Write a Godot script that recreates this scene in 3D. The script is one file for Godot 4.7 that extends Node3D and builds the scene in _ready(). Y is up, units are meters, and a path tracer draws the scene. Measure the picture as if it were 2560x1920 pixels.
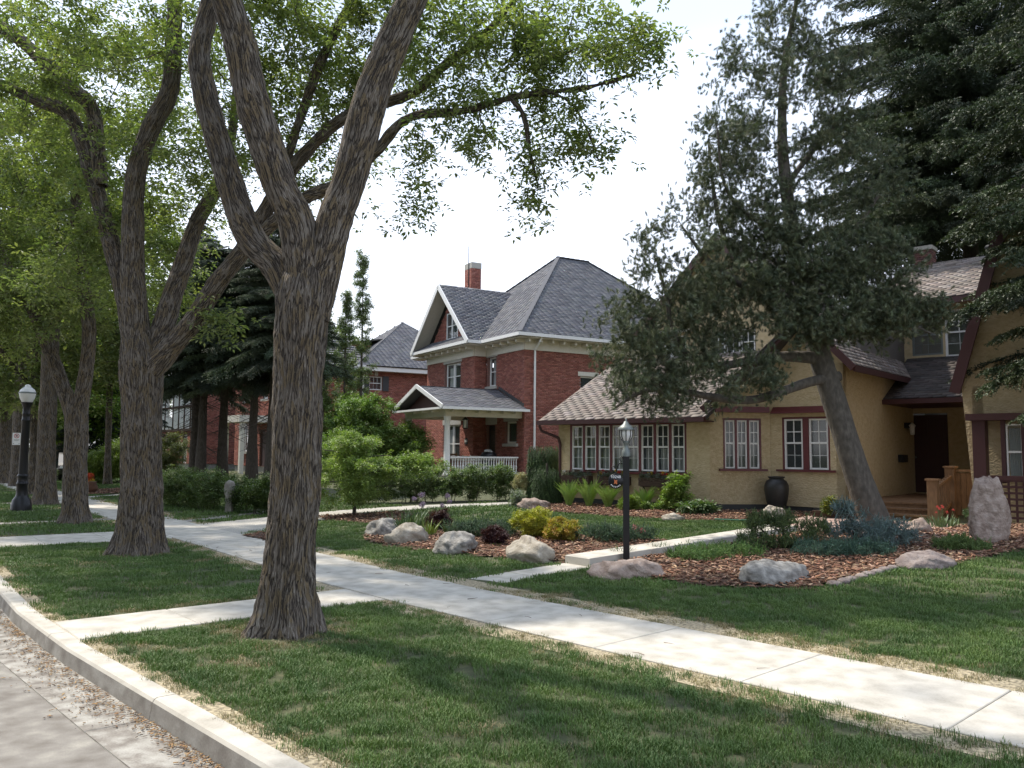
extends Node3D
# A residential street in early summer: boulevard elms, concrete walks, a yellow stucco house and red brick houses.

var M := {}            # materials
var TX := {}           # shared textures
var SHAPE := {}        # shared small meshes
var rng := RandomNumberGenerator.new()
var nz := FastNoiseLite.new()
var nz2 := FastNoiseLite.new()
var used := {}

func _ready():
	rng.seed = 20240611
	nz.seed = 7; nz.frequency = 1.0; nz.noise_type = FastNoiseLite.TYPE_SIMPLEX_SMOOTH; nz.fractal_octaves = 3
	nz2.seed = 31; nz2.frequency = 1.0; nz2.noise_type = FastNoiseLite.TYPE_SIMPLEX_SMOOTH; nz2.fractal_octaves = 1
	camera_and_light()
	make_materials()
	make_shapes()
	build_ground()
	build_walks()
	yellow_house()
	red_house()
	far_houses()
	opposite_houses()
	boulevard_trees()
	opposite_trees()
	conifers()
	garden_trees()
	garden()
	street_things()
	grass_all()
	litter_all()

# ------------------------------------------------------------------ camera, sky, sun
func camera_and_light():
	var cam := Camera3D.new()
	cam.name = "camera"
	cam.fov = 49.74
	cam.far = 900.0
	cam.near = 0.1
	add_child(cam)
	cam.position = Vector3(0, 1.8, 0)
	cam.basis = Basis(Vector3.RIGHT, deg_to_rad(4.7)) * Basis(Vector3.BACK, deg_to_rad(0.5))
	cam.current = true
	var env := Environment.new()
	env.background_mode = Environment.BG_SKY
	env.tonemap_mode = Environment.TONE_MAPPER_LINEAR
	env.tonemap_exposure = 2.08
	env.sdfgi_enabled = true
	env.ssao_enabled = true
	env.ssil_enabled = true
	var sky := Sky.new()
	var sm := ProceduralSkyMaterial.new()
	sm.sky_top_color = Color(0.69, 0.75, 0.85)
	sm.sky_horizon_color = Color(0.925, 0.93, 0.94)
	sm.sky_curve = 0.14
	sm.ground_bottom_color = Color(0.30, 0.30, 0.27)
	sm.ground_horizon_color = Color(0.55, 0.55, 0.52)
	sm.sun_angle_max = 45.0
	sm.sun_curve = 0.25
	# thin bright cloud veil
	var cn := FastNoiseLite.new()
	cn.seed = 5; cn.noise_type = FastNoiseLite.TYPE_SIMPLEX_SMOOTH; cn.frequency = 0.9; cn.fractal_octaves = 5
	var ci := Image.create(512, 256, false, Image.FORMAT_RGBA8)
	for y in 256:
		var el := PI * (0.5 - (y + 0.5) / 256.0)
		for x in 512:
			var a := TAU * (x + 0.5) / 512.0
			var d := Vector3(cos(el) * cos(a), sin(el) * 2.2, cos(el) * sin(a))
			var v := smoothstep(-0.35, 0.35, cn.get_noise_3d(d.x * 1.2, d.y * 1.2, d.z * 1.2))
			ci.set_pixel(x, y, Color(0.80, 0.80, 0.82, v) if el > -0.02 else Color(0, 0, 0, 0))
	sm.sky_cover = ImageTexture.create_from_image(ci)
	sm.sky_cover_modulate = Color(0.56, 0.555, 0.55, 0.9)
	sky.sky_material = sm
	env.sky = sky
	var we := WorldEnvironment.new()
	we.name = "world_environment"
	we.environment = env
	add_child(we)
	var sun := DirectionalLight3D.new()
	sun.name = "sun"
	sun.light_energy = 0.92
	sun.light_color = Color(1.0, 0.965, 0.91)
	sun.light_angular_distance = 2.0
	sun.shadow_enabled = true
	add_child(sun)
	var az := deg_to_rad(-52.0)
	var elv := deg_to_rad(57.0)
	var to_sun := Vector3(sin(az) * cos(elv), sin(elv), -cos(az) * cos(elv))
	sun.look_at_from_position(to_sun * 50.0, Vector3.ZERO, Vector3.UP)

# ------------------------------------------------------------------ small helpers
func lin(r: float, g: float, b: float) -> Color:
	return Color(r, g, b).linear_to_srgb()

func mat(called: String, c: Color, rough := 0.85, opts := {}) -> StandardMaterial3D:
	var m := StandardMaterial3D.new()
	m.resource_name = called
	m.albedo_color = c
	m.roughness = rough
	for k in opts:
		m.set(k, opts[k])
	M[called] = m
	return m

func numbered(called: String) -> String:
	if not used.has(called):
		used[called] = 0
		return called
	used[called] += 1
	return "%s_%03d" % [called, used[called]]

func tag(o: Node, label: String, category: String, group := "", kind := ""):
	if label: o.set_meta("label", label)
	if category: o.set_meta("category", category)
	if group: o.set_meta("group", group)
	if kind: o.set_meta("kind", kind)

func thing(called: String, label: String, category: String, at := Vector3.ZERO, turn := 0.0, group := "") -> Node3D:
	var o := Node3D.new()
	o.name = numbered(called)
	add_child(o)
	o.position = at
	o.rotation.y = turn
	tag(o, label, category, group)
	return o

func put(called: String, mesh: Mesh, m: Material, parent: Node, t := Transform3D.IDENTITY) -> MeshInstance3D:
	var o := MeshInstance3D.new()
	o.name = called if parent != self else numbered(called)
	o.mesh = mesh
	o.material_override = m
	parent.add_child(o, true)
	o.transform = t
	return o

func box_mesh(size: Vector3) -> BoxMesh:
	var key := "b%.3f_%.3f_%.3f" % [size.x, size.y, size.z]
	if not SHAPE.has(key):
		var b := BoxMesh.new()
		b.size = size
		SHAPE[key] = b
	return SHAPE[key]

func box(called: String, size: Vector3, at: Vector3, m: Material, parent: Node, turn := 0.0) -> MeshInstance3D:
	return put(called, box_mesh(size), m, parent, Transform3D(Basis(Vector3.UP, turn), at))

func new_st() -> SurfaceTool:
	var st := SurfaceTool.new()
	st.begin(Mesh.PRIMITIVE_TRIANGLES)
	return st

func done(st: SurfaceTool) -> ArrayMesh:
	st.generate_normals()
	return st.commit()

func tri(st: SurfaceTool, a: Vector3, b: Vector3, c: Vector3):   # counter-clockwise seen from outside
	st.add_vertex(a); st.add_vertex(c); st.add_vertex(b)

func quad(st: SurfaceTool, a: Vector3, b: Vector3, c: Vector3, d: Vector3):
	tri(st, a, b, c); tri(st, a, c, d)

func add_box(st: SurfaceTool, size: Vector3, t: Transform3D):
	var h := size * 0.5
	var p := []
	for i in 8:
		p.append(t * Vector3(h.x if i & 1 else -h.x, h.y if i & 2 else -h.y, h.z if i & 4 else -h.z))
	quad(st, p[4], p[5], p[7], p[6]); quad(st, p[1], p[0], p[2], p[3])
	quad(st, p[5], p[1], p[3], p[7]); quad(st, p[0], p[4], p[6], p[2])
	quad(st, p[6], p[7], p[3], p[2]); quad(st, p[0], p[1], p[5], p[4])

func add_bar(st: SurfaceTool, a: Vector3, b: Vector3, w: float, h: float):
	var d := b - a
	var z := d.normalized()
	var x := Vector3.UP.cross(z)
	if x.length() < 0.01: x = Vector3.RIGHT
	x = x.normalized()
	add_box(st, Vector3(w, h, d.length()), Transform3D(Basis(x, z.cross(x), z), (a + b) * 0.5))

func prism(loop: PackedVector3Array, depth: Vector3) -> ArrayMesh:
	# a flat outline (any plane) pushed through by depth; outline counter-clockwise seen from outside (-depth side)
	var st := new_st()
	st.set_smooth_group(-1)
	var n := Vector3.ZERO
	for i in loop.size():
		n += loop[i].cross(loop[(i + 1) % loop.size()])
	n = n.normalized()
	var ux := (loop[1] - loop[0]).normalized()
	var uy := n.cross(ux)
	var flat := PackedVector2Array()
	for p in loop:
		flat.append(Vector2(p.dot(ux), p.dot(uy)))
	var idx := Geometry2D.triangulate_polygon(flat)
	for k in range(0, idx.size(), 3):
		var a := loop[idx[k]]; var b := loop[idx[k + 1]]; var c := loop[idx[k + 2]]
		if (b - a).cross(c - a).dot(n) < 0:
			var sw := b; b = c; c = sw
		tri(st, a, b, c)
		tri(st, a + depth, c + depth, b + depth)
	for i in loop.size():
		var a := loop[i]; var b := loop[(i + 1) % loop.size()]
		quad(st, a, a + depth, b + depth, b)
	return done(st)

func lathe(prof: Array, seg: int) -> ArrayMesh:   # prof: [radius, y] from bottom to top
	var st := new_st()
	for i in prof.size() - 1:
		st.set_smooth_group(-1)
		for k in seg:
			var a := TAU * k / seg; var b := TAU * (k + 1) / seg
			var p: float = prof[i][0]; var q: float = prof[i + 1][0]
			var v0 := Vector3(cos(a) * p, prof[i][1], -sin(a) * p)
			var v1 := Vector3(cos(b) * p, prof[i][1], -sin(b) * p)
			var v2 := Vector3(cos(b) * q, prof[i + 1][1], -sin(b) * q)
			var v3 := Vector3(cos(a) * q, prof[i + 1][1], -sin(a) * q)
			st.set_smooth_group(1)
			if p > 0.0005: tri(st, v0, v1, v2)
			if q > 0.0005: tri(st, v0, v2, v3)
	return done(st)

func spline(ctrl: Array, step: float) -> Array:   # ctrl: [x,y,z,r]; Catmull-Rom, returns [Vector4...]
	var out := []
	var n := ctrl.size()
	for i in n - 1:
		var p := []
		for j in [i - 1, i, i + 1, i + 2]:
			var c: Array = ctrl[clampi(j, 0, n - 1)]
			p.append(Vector4(c[0], c[1], c[2], c[3]))
		var ln := Vector3(p[2].x - p[1].x, p[2].y - p[1].y, p[2].z - p[1].z).length()
		var m := maxi(1, int(ceil(ln / step)))
		for k in m:
			var t := float(k) / m
			out.append(0.5 * ((2.0 * p[1]) + (p[2] - p[0]) * t + (2.0 * p[0] - 5.0 * p[1] + 4.0 * p[2] - p[3]) * t * t + (3.0 * p[1] - p[0] - 3.0 * p[2] + p[3]) * t * t * t))
	var e: Array = ctrl[n - 1]
	out.append(Vector4(e[0], e[1], e[2], e[3]))
	return out

# a tapering limb with bark ridges; flare > 0 spreads root buttresses at its foot
func limb_mesh(ctrl: Array, seg: int, step: float, ridge := 0.0, flare := 0.0, tile := 0.55) -> ArrayMesh:
	var pts := spline(ctrl, step)
	var st := new_st()
	st.set_smooth_group(0)
	var up := Vector3(0.21, 0.05, 0.97)
	var rings := []
	var uvs := []
	var ln := 0.0
	var off := rng.randf() * 50.0
	var around := maxf(1.0, round(TAU * pts[0].w / tile))
	for i in pts.size():
		var c := Vector3(pts[i].x, pts[i].y, pts[i].z)
		var c2 := Vector3(pts[mini(i + 1, pts.size() - 1)].x, pts[mini(i + 1, pts.size() - 1)].y, pts[mini(i + 1, pts.size() - 1)].z)
		var c0 := Vector3(pts[maxi(i - 1, 0)].x, pts[maxi(i - 1, 0)].y, pts[maxi(i - 1, 0)].z)
		var d := (c2 - c0).normalized()
		var x := (up - d * up.dot(d)).normalized()
		var y := d.cross(x)
		if i > 0: ln += c.distance_to(c0)
		var ring := []
		for k in seg + 1:
			var a := TAU * (k % seg) / seg
			var r: float = pts[i].w
			var dir := x * cos(a) + y * sin(a)
			if ridge > 0.0:
				var q := c + dir * r
				var v := nz.get_noise_3d(q.x * 9.0 + off, q.y * 1.7, q.z * 9.0)
				var w := nz2.get_noise_3d(q.x * 2.2, q.y * 0.9 + off, q.z * 2.2)
				var g := nz2.get_noise_3d(q.x * 21.0 + off, q.y * 3.2, q.z * 21.0)
				r += ridge * (1.0 - 2.2 * absf(v)) + ridge * 1.3 * w + ridge * 0.55 * g
			if flare > 0.0:
				var h: float = c.y - ctrl[0][1]
				var f := exp(-h / (flare * 0.9))
				r *= 1.0 + f * 0.34 * maxf(0.0, sin(a * 5.0 + off) + 0.45 * sin(a * 3.0 - off))
			ring.append(c + dir * r)
		rings.append(ring)
		uvs.append(ln / (tile * 2.0))
	for i in rings.size() - 1:
		for k in seg:
			var u0 := around * k / seg; var u1 := around * (k + 1) / seg
			var q := [[rings[i][k], u0, uvs[i]], [rings[i][k + 1], u1, uvs[i]], [rings[i + 1][k + 1], u1, uvs[i + 1]], [rings[i + 1][k], u0, uvs[i + 1]]]
			for j in [0, 2, 1, 0, 3, 2]:
				st.set_uv(Vector2(q[j][1], q[j][2]))
				st.add_vertex(q[j][0])
	st.index()
	st.generate_normals()
	return st.commit()

func add_twig(st: SurfaceTool, a: Vector3, b: Vector3, ra: float, rb: float):
	var d := (b - a)
	if d.length() < 0.001: return
	d = d.normalized()
	var x := d.cross(Vector3(0.31, 0.2, 0.93)).normalized()
	var y := d.cross(x)
	for k in 3:
		var p := TAU * k / 3; var q := TAU * (k + 1) / 3
		var e0 := x * cos(p) + y * sin(p); var e1 := x * cos(q) + y * sin(q)
		quad(st, a + e0 * ra, a + e1 * ra, b + e1 * rb, b + e0 * rb)

func scatter(called: String, mesh: Mesh, m: Material, parent: Node, ts: Array, cs: Array, kind := "") -> MultiMeshInstance3D:
	var mm := MultiMesh.new()
	mm.transform_format = MultiMesh.TRANSFORM_3D
	mm.use_colors = cs.size() > 0
	mm.mesh = mesh
	mm.instance_count = ts.size()
	for i in ts.size():
		mm.set_instance_transform(i, ts[i])
		if cs.size(): mm.set_instance_color(i, cs[i])
	var o := MultiMeshInstance3D.new()
	o.name = called if parent != self else numbered(called)
	o.multimesh = mm
	o.material_override = m
	parent.add_child(o, true)
	o.set_meta("kind", "stuff")
	return o

func rvec() -> Vector3:   # random direction
	var z := rng.randf_range(-1, 1); var a := rng.randf() * TAU
	var r := sqrt(1.0 - z * z)
	return Vector3(r * cos(a), z, r * sin(a))

func rbasis(sc: float) -> Basis:
	return Basis(rvec(), rng.randf() * TAU).scaled(Vector3.ONE * sc)

func vary(c: Color, amt: float) -> Color:
	var k := 1.0 + rng.randf_range(-amt, amt)
	return Color(c.r * k * (1.0 + rng.randf_range(-amt, amt) * 0.35), c.g * k, c.b * k * (1.0 + rng.randf_range(-amt, amt) * 0.35))

# ------------------------------------------------------------------ the street's own axes: s along the walk, d across it (houses +, road -)
const WALK := [[3.91, -6.46], [-0.22, -10.81], [-1.30, -12.02], [-80.0, -114.5]]
const BACK := [[18.4, 8.81]]
func street_pts() -> Array:
	return [Vector2(18.36, 8.77), Vector2(3.91, -6.46), Vector2(-0.35, -10.95), Vector2(-1.62, -12.42), Vector2(-79.0, -113.2)]

var SP := []
var SL := []
func street_init():
	SP = street_pts()
	SL = [-21.0]
	var acc := -21.0
	for i in SP.size() - 1:
		acc += SP[i].distance_to(SP[i + 1])
		SL.append(acc)

func sd_of(x: float, z: float) -> Vector2:
	var p := Vector2(x, z)
	var best := 1e9
	var out := Vector2.ZERO
	for i in SP.size() - 1:
		var a: Vector2 = SP[i]; var b: Vector2 = SP[i + 1]
		var ab := b - a
		var t := clampf((p - a).dot(ab) / ab.length_squared(), 0, 1)
		var q := p - a - ab * t
		var l := q.length()
		if l < best - 1e-6:
			best = l
			var sg := 1.0 if ab.x * (p - a).y - ab.y * (p - a).x > 0 else -1.0
			out = Vector2(lerpf(SL[i], SL[i + 1], t), l * sg)
	return out

func at_sd(s: float, d: float, y := 0.0) -> Vector3:
	var i := 0
	while i < SP.size() - 2 and s > SL[i + 1]: i += 1
	var a: Vector2 = SP[i]; var b: Vector2 = SP[i + 1]
	var dir := (b - a).normalized()
	# mitred corners: blend the crossing direction near each bend
	var n := Vector2(-dir.y, dir.x)
	var t: float = s - SL[i]
	if i > 0 and t < 1.2:
		var pd: Vector2 = (SP[i] - SP[i - 1]).normalized()
		var pn := Vector2(-pd.y, pd.x)
		n = pn.lerp(n, 0.5 + 0.5 * t / 1.2).normalized()
	elif i < SP.size() - 2 and SL[i + 1] - s < 1.2:
		var nd: Vector2 = (SP[i + 2] - SP[i + 1]).normalized()
		var nn := Vector2(-nd.y, nd.x)
		n = nn.lerp(n, 0.5 + 0.5 * (SL[i + 1] - s) / 1.2).normalized()
	var p: Vector2 = a + dir * t + n * d
	return Vector3(p.x, y, p.y)

func lot_y(d: float) -> float:
	if d <= 0.0: return 0.0
	if d < 0.3: return 0.02 * d / 0.3
	if d < 9.5: return lerpf(0.02, 0.40, (d - 0.3) / 9.2)
	if d < 14.0: return lerpf(0.40, 0.42, (d - 9.5) / 4.5)
	return 0.42

func gy(x: float, z: float) -> float:
	return lot_y(sd_of(x, z).y)

func on_ground(x: float, z: float, dy := 0.0) -> Vector3:
	return Vector3(x, gy(x, z) + dy, z)

# ------------------------------------------------------------------ textures and materials
func noise(seed_: int, freq: float, oct := 4, type := FastNoiseLite.TYPE_SIMPLEX_SMOOTH) -> FastNoiseLite:
	var n := FastNoiseLite.new()
	n.seed = seed_; n.frequency = freq; n.noise_type = type; n.fractal_octaves = oct
	return n

func ramp_tex(n: FastNoiseLite, size: int, stops: Array, n2: FastNoiseLite = null, amt2 := 0.0) -> ImageTexture:   # stops: [[t, Color]...], sRGB colours
	var im := n.get_seamless_image(size, size)
	var im2 := n2.get_seamless_image(size, size) if n2 else null
	var g := Gradient.new()
	var off := PackedFloat32Array(); var cols := PackedColorArray()
	for s in stops:
		off.append(s[0]); cols.append(s[1])
	g.offsets = off; g.colors = cols
	var lut := []
	for i in 256: lut.append(g.sample(i / 255.0))
	var out := Image.create(size, size, false, Image.FORMAT_RGB8)
	for y in size:
		for x in size:
			var v := im.get_pixel(x, y).r
			if im2: v += (im2.get_pixel(x, y).r - 0.5) * amt2
			out.set_pixel(x, y, lut[clampi(int(v * 255.0), 0, 255)])
	return ImageTexture.create_from_image(out)

func grey_tex(n: FastNoiseLite, size: int) -> ImageTexture:
	var im := n.get_seamless_image(size, size)
	im.convert(Image.FORMAT_RGB8)
	return ImageTexture.create_from_image(im)

func bark_textures():
	var s := 512
	var col := Image.create(s, s, false, Image.FORMAT_RGB8)
	var hgt := Image.create(s, s, false, Image.FORMAT_RGB8)
	var a := noise(3, 1.1, 3)
	var b := noise(4, 4.2, 3)
	var p := noise(9, 1.1, 3)
	var dark := lin(0.030, 0.023, 0.018); var mid := lin(0.150, 0.122, 0.096); var pale := lin(0.27, 0.243, 0.212)
	var ochre := lin(0.19, 0.132, 0.062)
	for y in s:
		for x in s:
			var u := TAU * x / s; var v := TAU * y / s
			# stretched along the limb, seamless on both axes
			var q := Vector3(cos(u) * 1.5, sin(u) * 1.5, 0.0)
			var vy := cos(v) * 0.36; var vz := sin(v) * 0.36
			var w := b.get_noise_3d(q.x * 0.5 + vy, q.y * 0.5 - vz, vz * 2.0) * 0.10
			var r := absf(a.get_noise_3d(q.x + vy + w, q.y + vz - w, vy * 0.8 - vz))
			var r2 := absf(a.get_noise_3d(q.x * 2.1 - vz + 7.0, q.y * 2.1 + vy + w, vz + vy))
			var f := b.get_noise_3d(q.x * 2.0 + vy * 2.0, q.y * 2.0 - vz * 2.0, vz)
			var hv := clampf(0.12 + 0.64 * smoothstep(0.02, 0.24, r) + 0.26 * smoothstep(0.0, 0.18, r2) - 0.16 + f * 0.28, 0, 1)
			var o := smoothstep(0.0, 0.30, p.get_noise_3d(q.x * 0.42 + 3.0, q.y * 0.42 + vz * 1.3, vy * 1.8))
			var c := dark.lerp(mid, smoothstep(0.10, 0.55, hv)).lerp(pale, smoothstep(0.70, 1.0, hv))
			c = c.lerp(ochre, o * 0.6 * smoothstep(0.25, 0.7, hv))
			col.set_pixel(x, y, c)
			hgt.set_pixel(x, y, Color(hv, hv, hv))
	TX.bark = ImageTexture.create_from_image(col)
	TX.bark_h = ImageTexture.create_from_image(hgt)

func make_materials():
	street_init()
	bark_textures()
	TX.fine = grey_tex(noise(11, 0.09, 4), 256)
	TX.rough = grey_tex(noise(12, 0.035, 5), 256)
	var cell := FastNoiseLite.new()
	cell.seed = 8; cell.noise_type = FastNoiseLite.TYPE_SIMPLEX; cell.frequency = 0.045; cell.fractal_octaves = 3; cell.fractal_type = FastNoiseLite.FRACTAL_RIDGED
	TX.stucco_h = grey_tex(cell, 256)
	var tri_on := {"uv1_triplanar": true, "uv1_world_triplanar": true}
	# concrete
	TX.concrete = ramp_tex(noise(21, 0.012, 5), 512, [[0.0, lin(0.34, 0.315, 0.265)], [0.42, lin(0.445, 0.415, 0.36)], [0.6, lin(0.49, 0.46, 0.40)], [1.0, lin(0.56, 0.53, 0.47)]], noise(22, 0.2, 2), 0.28)
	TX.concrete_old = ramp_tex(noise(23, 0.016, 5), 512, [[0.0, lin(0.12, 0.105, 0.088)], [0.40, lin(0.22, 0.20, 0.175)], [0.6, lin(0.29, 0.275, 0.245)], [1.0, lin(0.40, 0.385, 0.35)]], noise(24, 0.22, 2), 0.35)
	mat("concrete", Color.WHITE, 0.9, {"albedo_texture": TX.concrete, "uv1_scale": Vector3.ONE * 0.45, "heightmap_enabled": true, "heightmap_texture": TX.fine, "heightmap_scale": 0.12}.merged(tri_on))
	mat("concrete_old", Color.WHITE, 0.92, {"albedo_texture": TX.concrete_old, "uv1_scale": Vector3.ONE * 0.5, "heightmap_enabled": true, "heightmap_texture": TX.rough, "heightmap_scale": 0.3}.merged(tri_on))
	TX.asphalt = ramp_tex(noise(25, 0.010, 5), 1024, [[0.0, lin(0.115, 0.10, 0.085)], [0.40, lin(0.18, 0.165, 0.145)], [0.58, lin(0.21, 0.195, 0.175)], [0.75, lin(0.25, 0.235, 0.205)], [1.0, lin(0.33, 0.31, 0.27)]], noise(26, 0.35, 2), 0.42)
	mat("asphalt", Color.WHITE, 0.93, {"albedo_texture": TX.asphalt, "uv1_scale": Vector3.ONE * 0.28, "heightmap_enabled": true, "heightmap_texture": TX.fine, "heightmap_scale": 0.35}.merged(tri_on))
	TX.soil = ramp_tex(noise(27, 0.02, 5), 512, [[0.0, lin(0.035, 0.042, 0.016)], [0.5, lin(0.060, 0.068, 0.027)], [1.0, lin(0.12, 0.11, 0.055)]], noise(28, 0.3, 2), 0.5)
	mat("turf_soil", Color.WHITE, 1.0, {"albedo_texture": TX.soil, "uv1_scale": Vector3.ONE * 0.6}.merged(tri_on))
	TX.dry = ramp_tex(noise(29, 0.05, 5), 512, [[0.0, lin(0.10, 0.085, 0.06)], [0.4, lin(0.24, 0.20, 0.13)], [0.6, lin(0.38, 0.32, 0.21)], [1.0, lin(0.50, 0.43, 0.30)]], noise(30, 0.35, 2), 0.6)
	mat("dry_soil", Color.WHITE, 1.0, {"albedo_texture": TX.dry, "uv1_scale": Vector3.ONE * 0.8, "heightmap_enabled": true, "heightmap_texture": TX.rough, "heightmap_scale": 1.0}.merged(tri_on))
	TX.mulch = ramp_tex(noise(33, 0.09, 3), 256, [[0.0, lin(0.022, 0.012, 0.008)], [0.5, lin(0.075, 0.038, 0.022)], [1.0, lin(0.17, 0.09, 0.05)]])
	mat("mulch_base", Color.WHITE, 1.0, {"albedo_texture": TX.mulch, "uv1_scale": Vector3.ONE * 1.1}.merged(tri_on))
	mat("gravel", Color.WHITE, 0.95, {"albedo_texture": ramp_tex(noise(35, 0.12, 3), 256, [[0.0, lin(0.22, 0.20, 0.175)], [0.5, lin(0.38, 0.36, 0.32)], [1.0, lin(0.55, 0.53, 0.48)]]), "uv1_scale": Vector3.ONE * 0.9, "heightmap_enabled": true, "heightmap_texture": TX.fine, "heightmap_scale": 0.5}.merged(tri_on))
	mat("paver", Color.WHITE, 0.9, {"albedo_texture": ramp_tex(noise(36, 0.04, 4), 256, [[0.0, lin(0.26, 0.17, 0.14)], [0.5, lin(0.36, 0.25, 0.21)], [1.0, lin(0.46, 0.36, 0.31)]]), "uv1_scale": Vector3.ONE * 0.7}.merged(tri_on))
	# walls
	TX.stucco = ramp_tex(noise(41, 0.018, 4), 512, [[0.0, lin(0.42, 0.325, 0.18)], [0.5, lin(0.505, 0.40, 0.24)], [1.0, lin(0.58, 0.475, 0.305)]], noise(42, 0.25, 2), 0.35)
	mat("stucco", Color.WHITE, 0.95, {"albedo_texture": TX.stucco, "uv1_scale": Vector3.ONE * 0.8, "heightmap_enabled": true, "heightmap_texture": TX.stucco_h, "heightmap_scale": 1.6}.merged(tri_on))
	mat("mortar", Color.WHITE, 0.95, {"albedo_texture": ramp_tex(noise(43, 0.05, 3), 256, [[0.0, lin(0.16, 0.085, 0.07)], [1.0, lin(0.24, 0.14, 0.115)]])}.merged(tri_on))
	mat("brick", lin(1, 1, 1), 0.88, {"vertex_color_use_as_albedo": true, "albedo_texture": grain_tex(44, 0.05, 0.82), "uv1_scale": Vector3.ONE * 1.5}.merged(tri_on))
	mat("shingle", lin(1, 1, 1), 0.93, {"vertex_color_use_as_albedo": true, "albedo_texture": grain_tex(45, 0.30, 0.70), "uv1_scale": Vector3.ONE * 1.2}.merged(tri_on))
	mat("shingle_grey", lin(0.118, 0.120, 0.132), 0.92, {"albedo_texture": grain_tex(46, 0.30, 0.66), "uv1_scale": Vector3.ONE * 1.2}.merged(tri_on))
	mat("roof_under", lin(0.06, 0.055, 0.05), 0.95)
	mat("trim_white", lin(0.78, 0.77, 0.74), 0.5, {"albedo_texture": grain_tex(47, 0.03, 0.90)}.merged(tri_on))
	mat("trim_cream", lin(0.66, 0.62, 0.53), 0.6, {"albedo_texture": grain_tex(48, 0.03, 0.88)}.merged(tri_on))
	mat("trim_red", lin(0.125, 0.022, 0.025), 0.42, {"albedo_texture": grain_tex(49, 0.04, 0.80)}.merged(tri_on))
	mat("trim_dark_red", lin(0.055, 0.016, 0.016), 0.5)
	mat("stone_trim", lin(0.42, 0.40, 0.35), 0.9, {"albedo_texture": grain_tex(50, 0.05, 0.78)}.merged(tri_on))
	mat("foundation", lin(0.055, 0.055, 0.055), 0.95)
	mat("foundation_stone", lin(0.36, 0.35, 0.32), 0.95, {"albedo_texture": grain_tex(51, 0.02, 0.6)}.merged(tri_on))
	mat("door_red", lin(0.040, 0.010, 0.010), 0.5)
	mat("door_dark", lin(0.025, 0.022, 0.02), 0.4)
	mat("black_metal", lin(0.012, 0.012, 0.014), 0.38, {"metallic": 0.3})
	mat("grey_metal", lin(0.17, 0.19, 0.18), 0.5, {"metallic": 0.4})
	mat("dark_grey", lin(0.035, 0.038, 0.04), 0.6)
	mat("glass", Color(0.55, 0.62, 0.62, 0.12), 0.03, {"transparency": BaseMaterial3D.TRANSPARENCY_ALPHA})
	mat("frosted", lin(0.78, 0.78, 0.76), 0.35, {"backlight_enabled": true, "backlight": Color(0.6, 0.6, 0.6)})
	mat("curtain", lin(0.40, 0.41, 0.39), 0.9, {"backlight_enabled": true, "backlight": Color(0.4, 0.4, 0.4)})
	mat("wood_deck", Color.WHITE, 0.75, {"albedo_texture": ramp_tex(noise(55, 0.03, 4), 256, [[0.0, lin(0.11, 0.055, 0.025)], [0.5, lin(0.19, 0.10, 0.045)], [1.0, lin(0.27, 0.15, 0.07)]]), "uv1_scale": Vector3(2.5, 0.5, 2.5)}.merged(tri_on))
	mat("wood_brown", Color.WHITE, 0.8, {"albedo_texture": ramp_tex(noise(56, 0.03, 4), 256, [[0.0, lin(0.04, 0.022, 0.015)], [1.0, lin(0.09, 0.05, 0.03)]]), "uv1_scale": Vector3.ONE * 1.5}.merged(tri_on))
	mat("ceramic", lin(0.028, 0.026, 0.023), 0.45, {"albedo_texture": grain_tex(57, 0.03, 0.6)}.merged(tri_on))
	mat("terracotta", lin(0.20, 0.10, 0.06), 0.8, {"albedo_texture": grain_tex(58, 0.03, 0.6)}.merged(tri_on))
	mat("white_paint", lin(0.74, 0.74, 0.72), 0.6)
	mat("sign_red", lin(0.45, 0.03, 0.03), 0.5)
	mat("orange", lin(0.55, 0.16, 0.05), 0.6)
	mat("rubber", lin(0.02, 0.02, 0.02), 0.7)
	mat("car_paint", lin(0.012, 0.012, 0.014), 0.2, {"clearcoat_enabled": true, "clearcoat": 1.0})
	mat("hose", lin(0.30, 0.32, 0.28), 0.5)
	mat("hose_green", lin(0.03, 0.14, 0.08), 0.5)
	# bark
	mat("bark", Color.WHITE, 0.95, {"albedo_texture": TX.bark, "heightmap_enabled": true, "heightmap_texture": TX.bark_h, "heightmap_scale": 3.0})
	mat("bark_grey", lin(0.52, 0.56, 0.62), 0.95, {"albedo_texture": grain_tex(60, 0.03, 0.45), "uv1_scale": Vector3(1.4, 0.6, 1.4), "heightmap_enabled": true, "heightmap_texture": TX.rough, "heightmap_scale": 1.2}.merged(tri_on))
	M.bark_grey.albedo_color = lin(0.14, 0.122, 0.10)
	mat("bark_dark", lin(0.10, 0.082, 0.066), 0.95, {"albedo_texture": grain_tex(61, 0.04, 0.5), "uv1_scale": Vector3(1.6, 0.5, 1.6), "heightmap_enabled": true, "heightmap_texture": TX.rough, "heightmap_scale": 1.5}.merged(tri_on))
	mat("twig", lin(0.075, 0.06, 0.048), 0.95)
	# leaves: base colour comes from each copy's own tint
	for k in [["leaf", 0.5, Color(0.93, 1.0, 0.62)], ["leaf_shrub", 0.5, Color(0.72, 0.8, 0.42)], ["needle", 0.55, Color(0.5, 0.55, 0.35)], ["blade", 0.6, Color(0.45, 0.52, 0.25)], ["petal", 0.6, Color(0.5, 0.5, 0.5)]]:
		mat(k[0], Color.WHITE, k[1], {"vertex_color_use_as_albedo": true, "backlight_enabled": true, "backlight": k[2]})
	mat("chip", Color.WHITE, 0.9, {"vertex_color_use_as_albedo": true})
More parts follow.
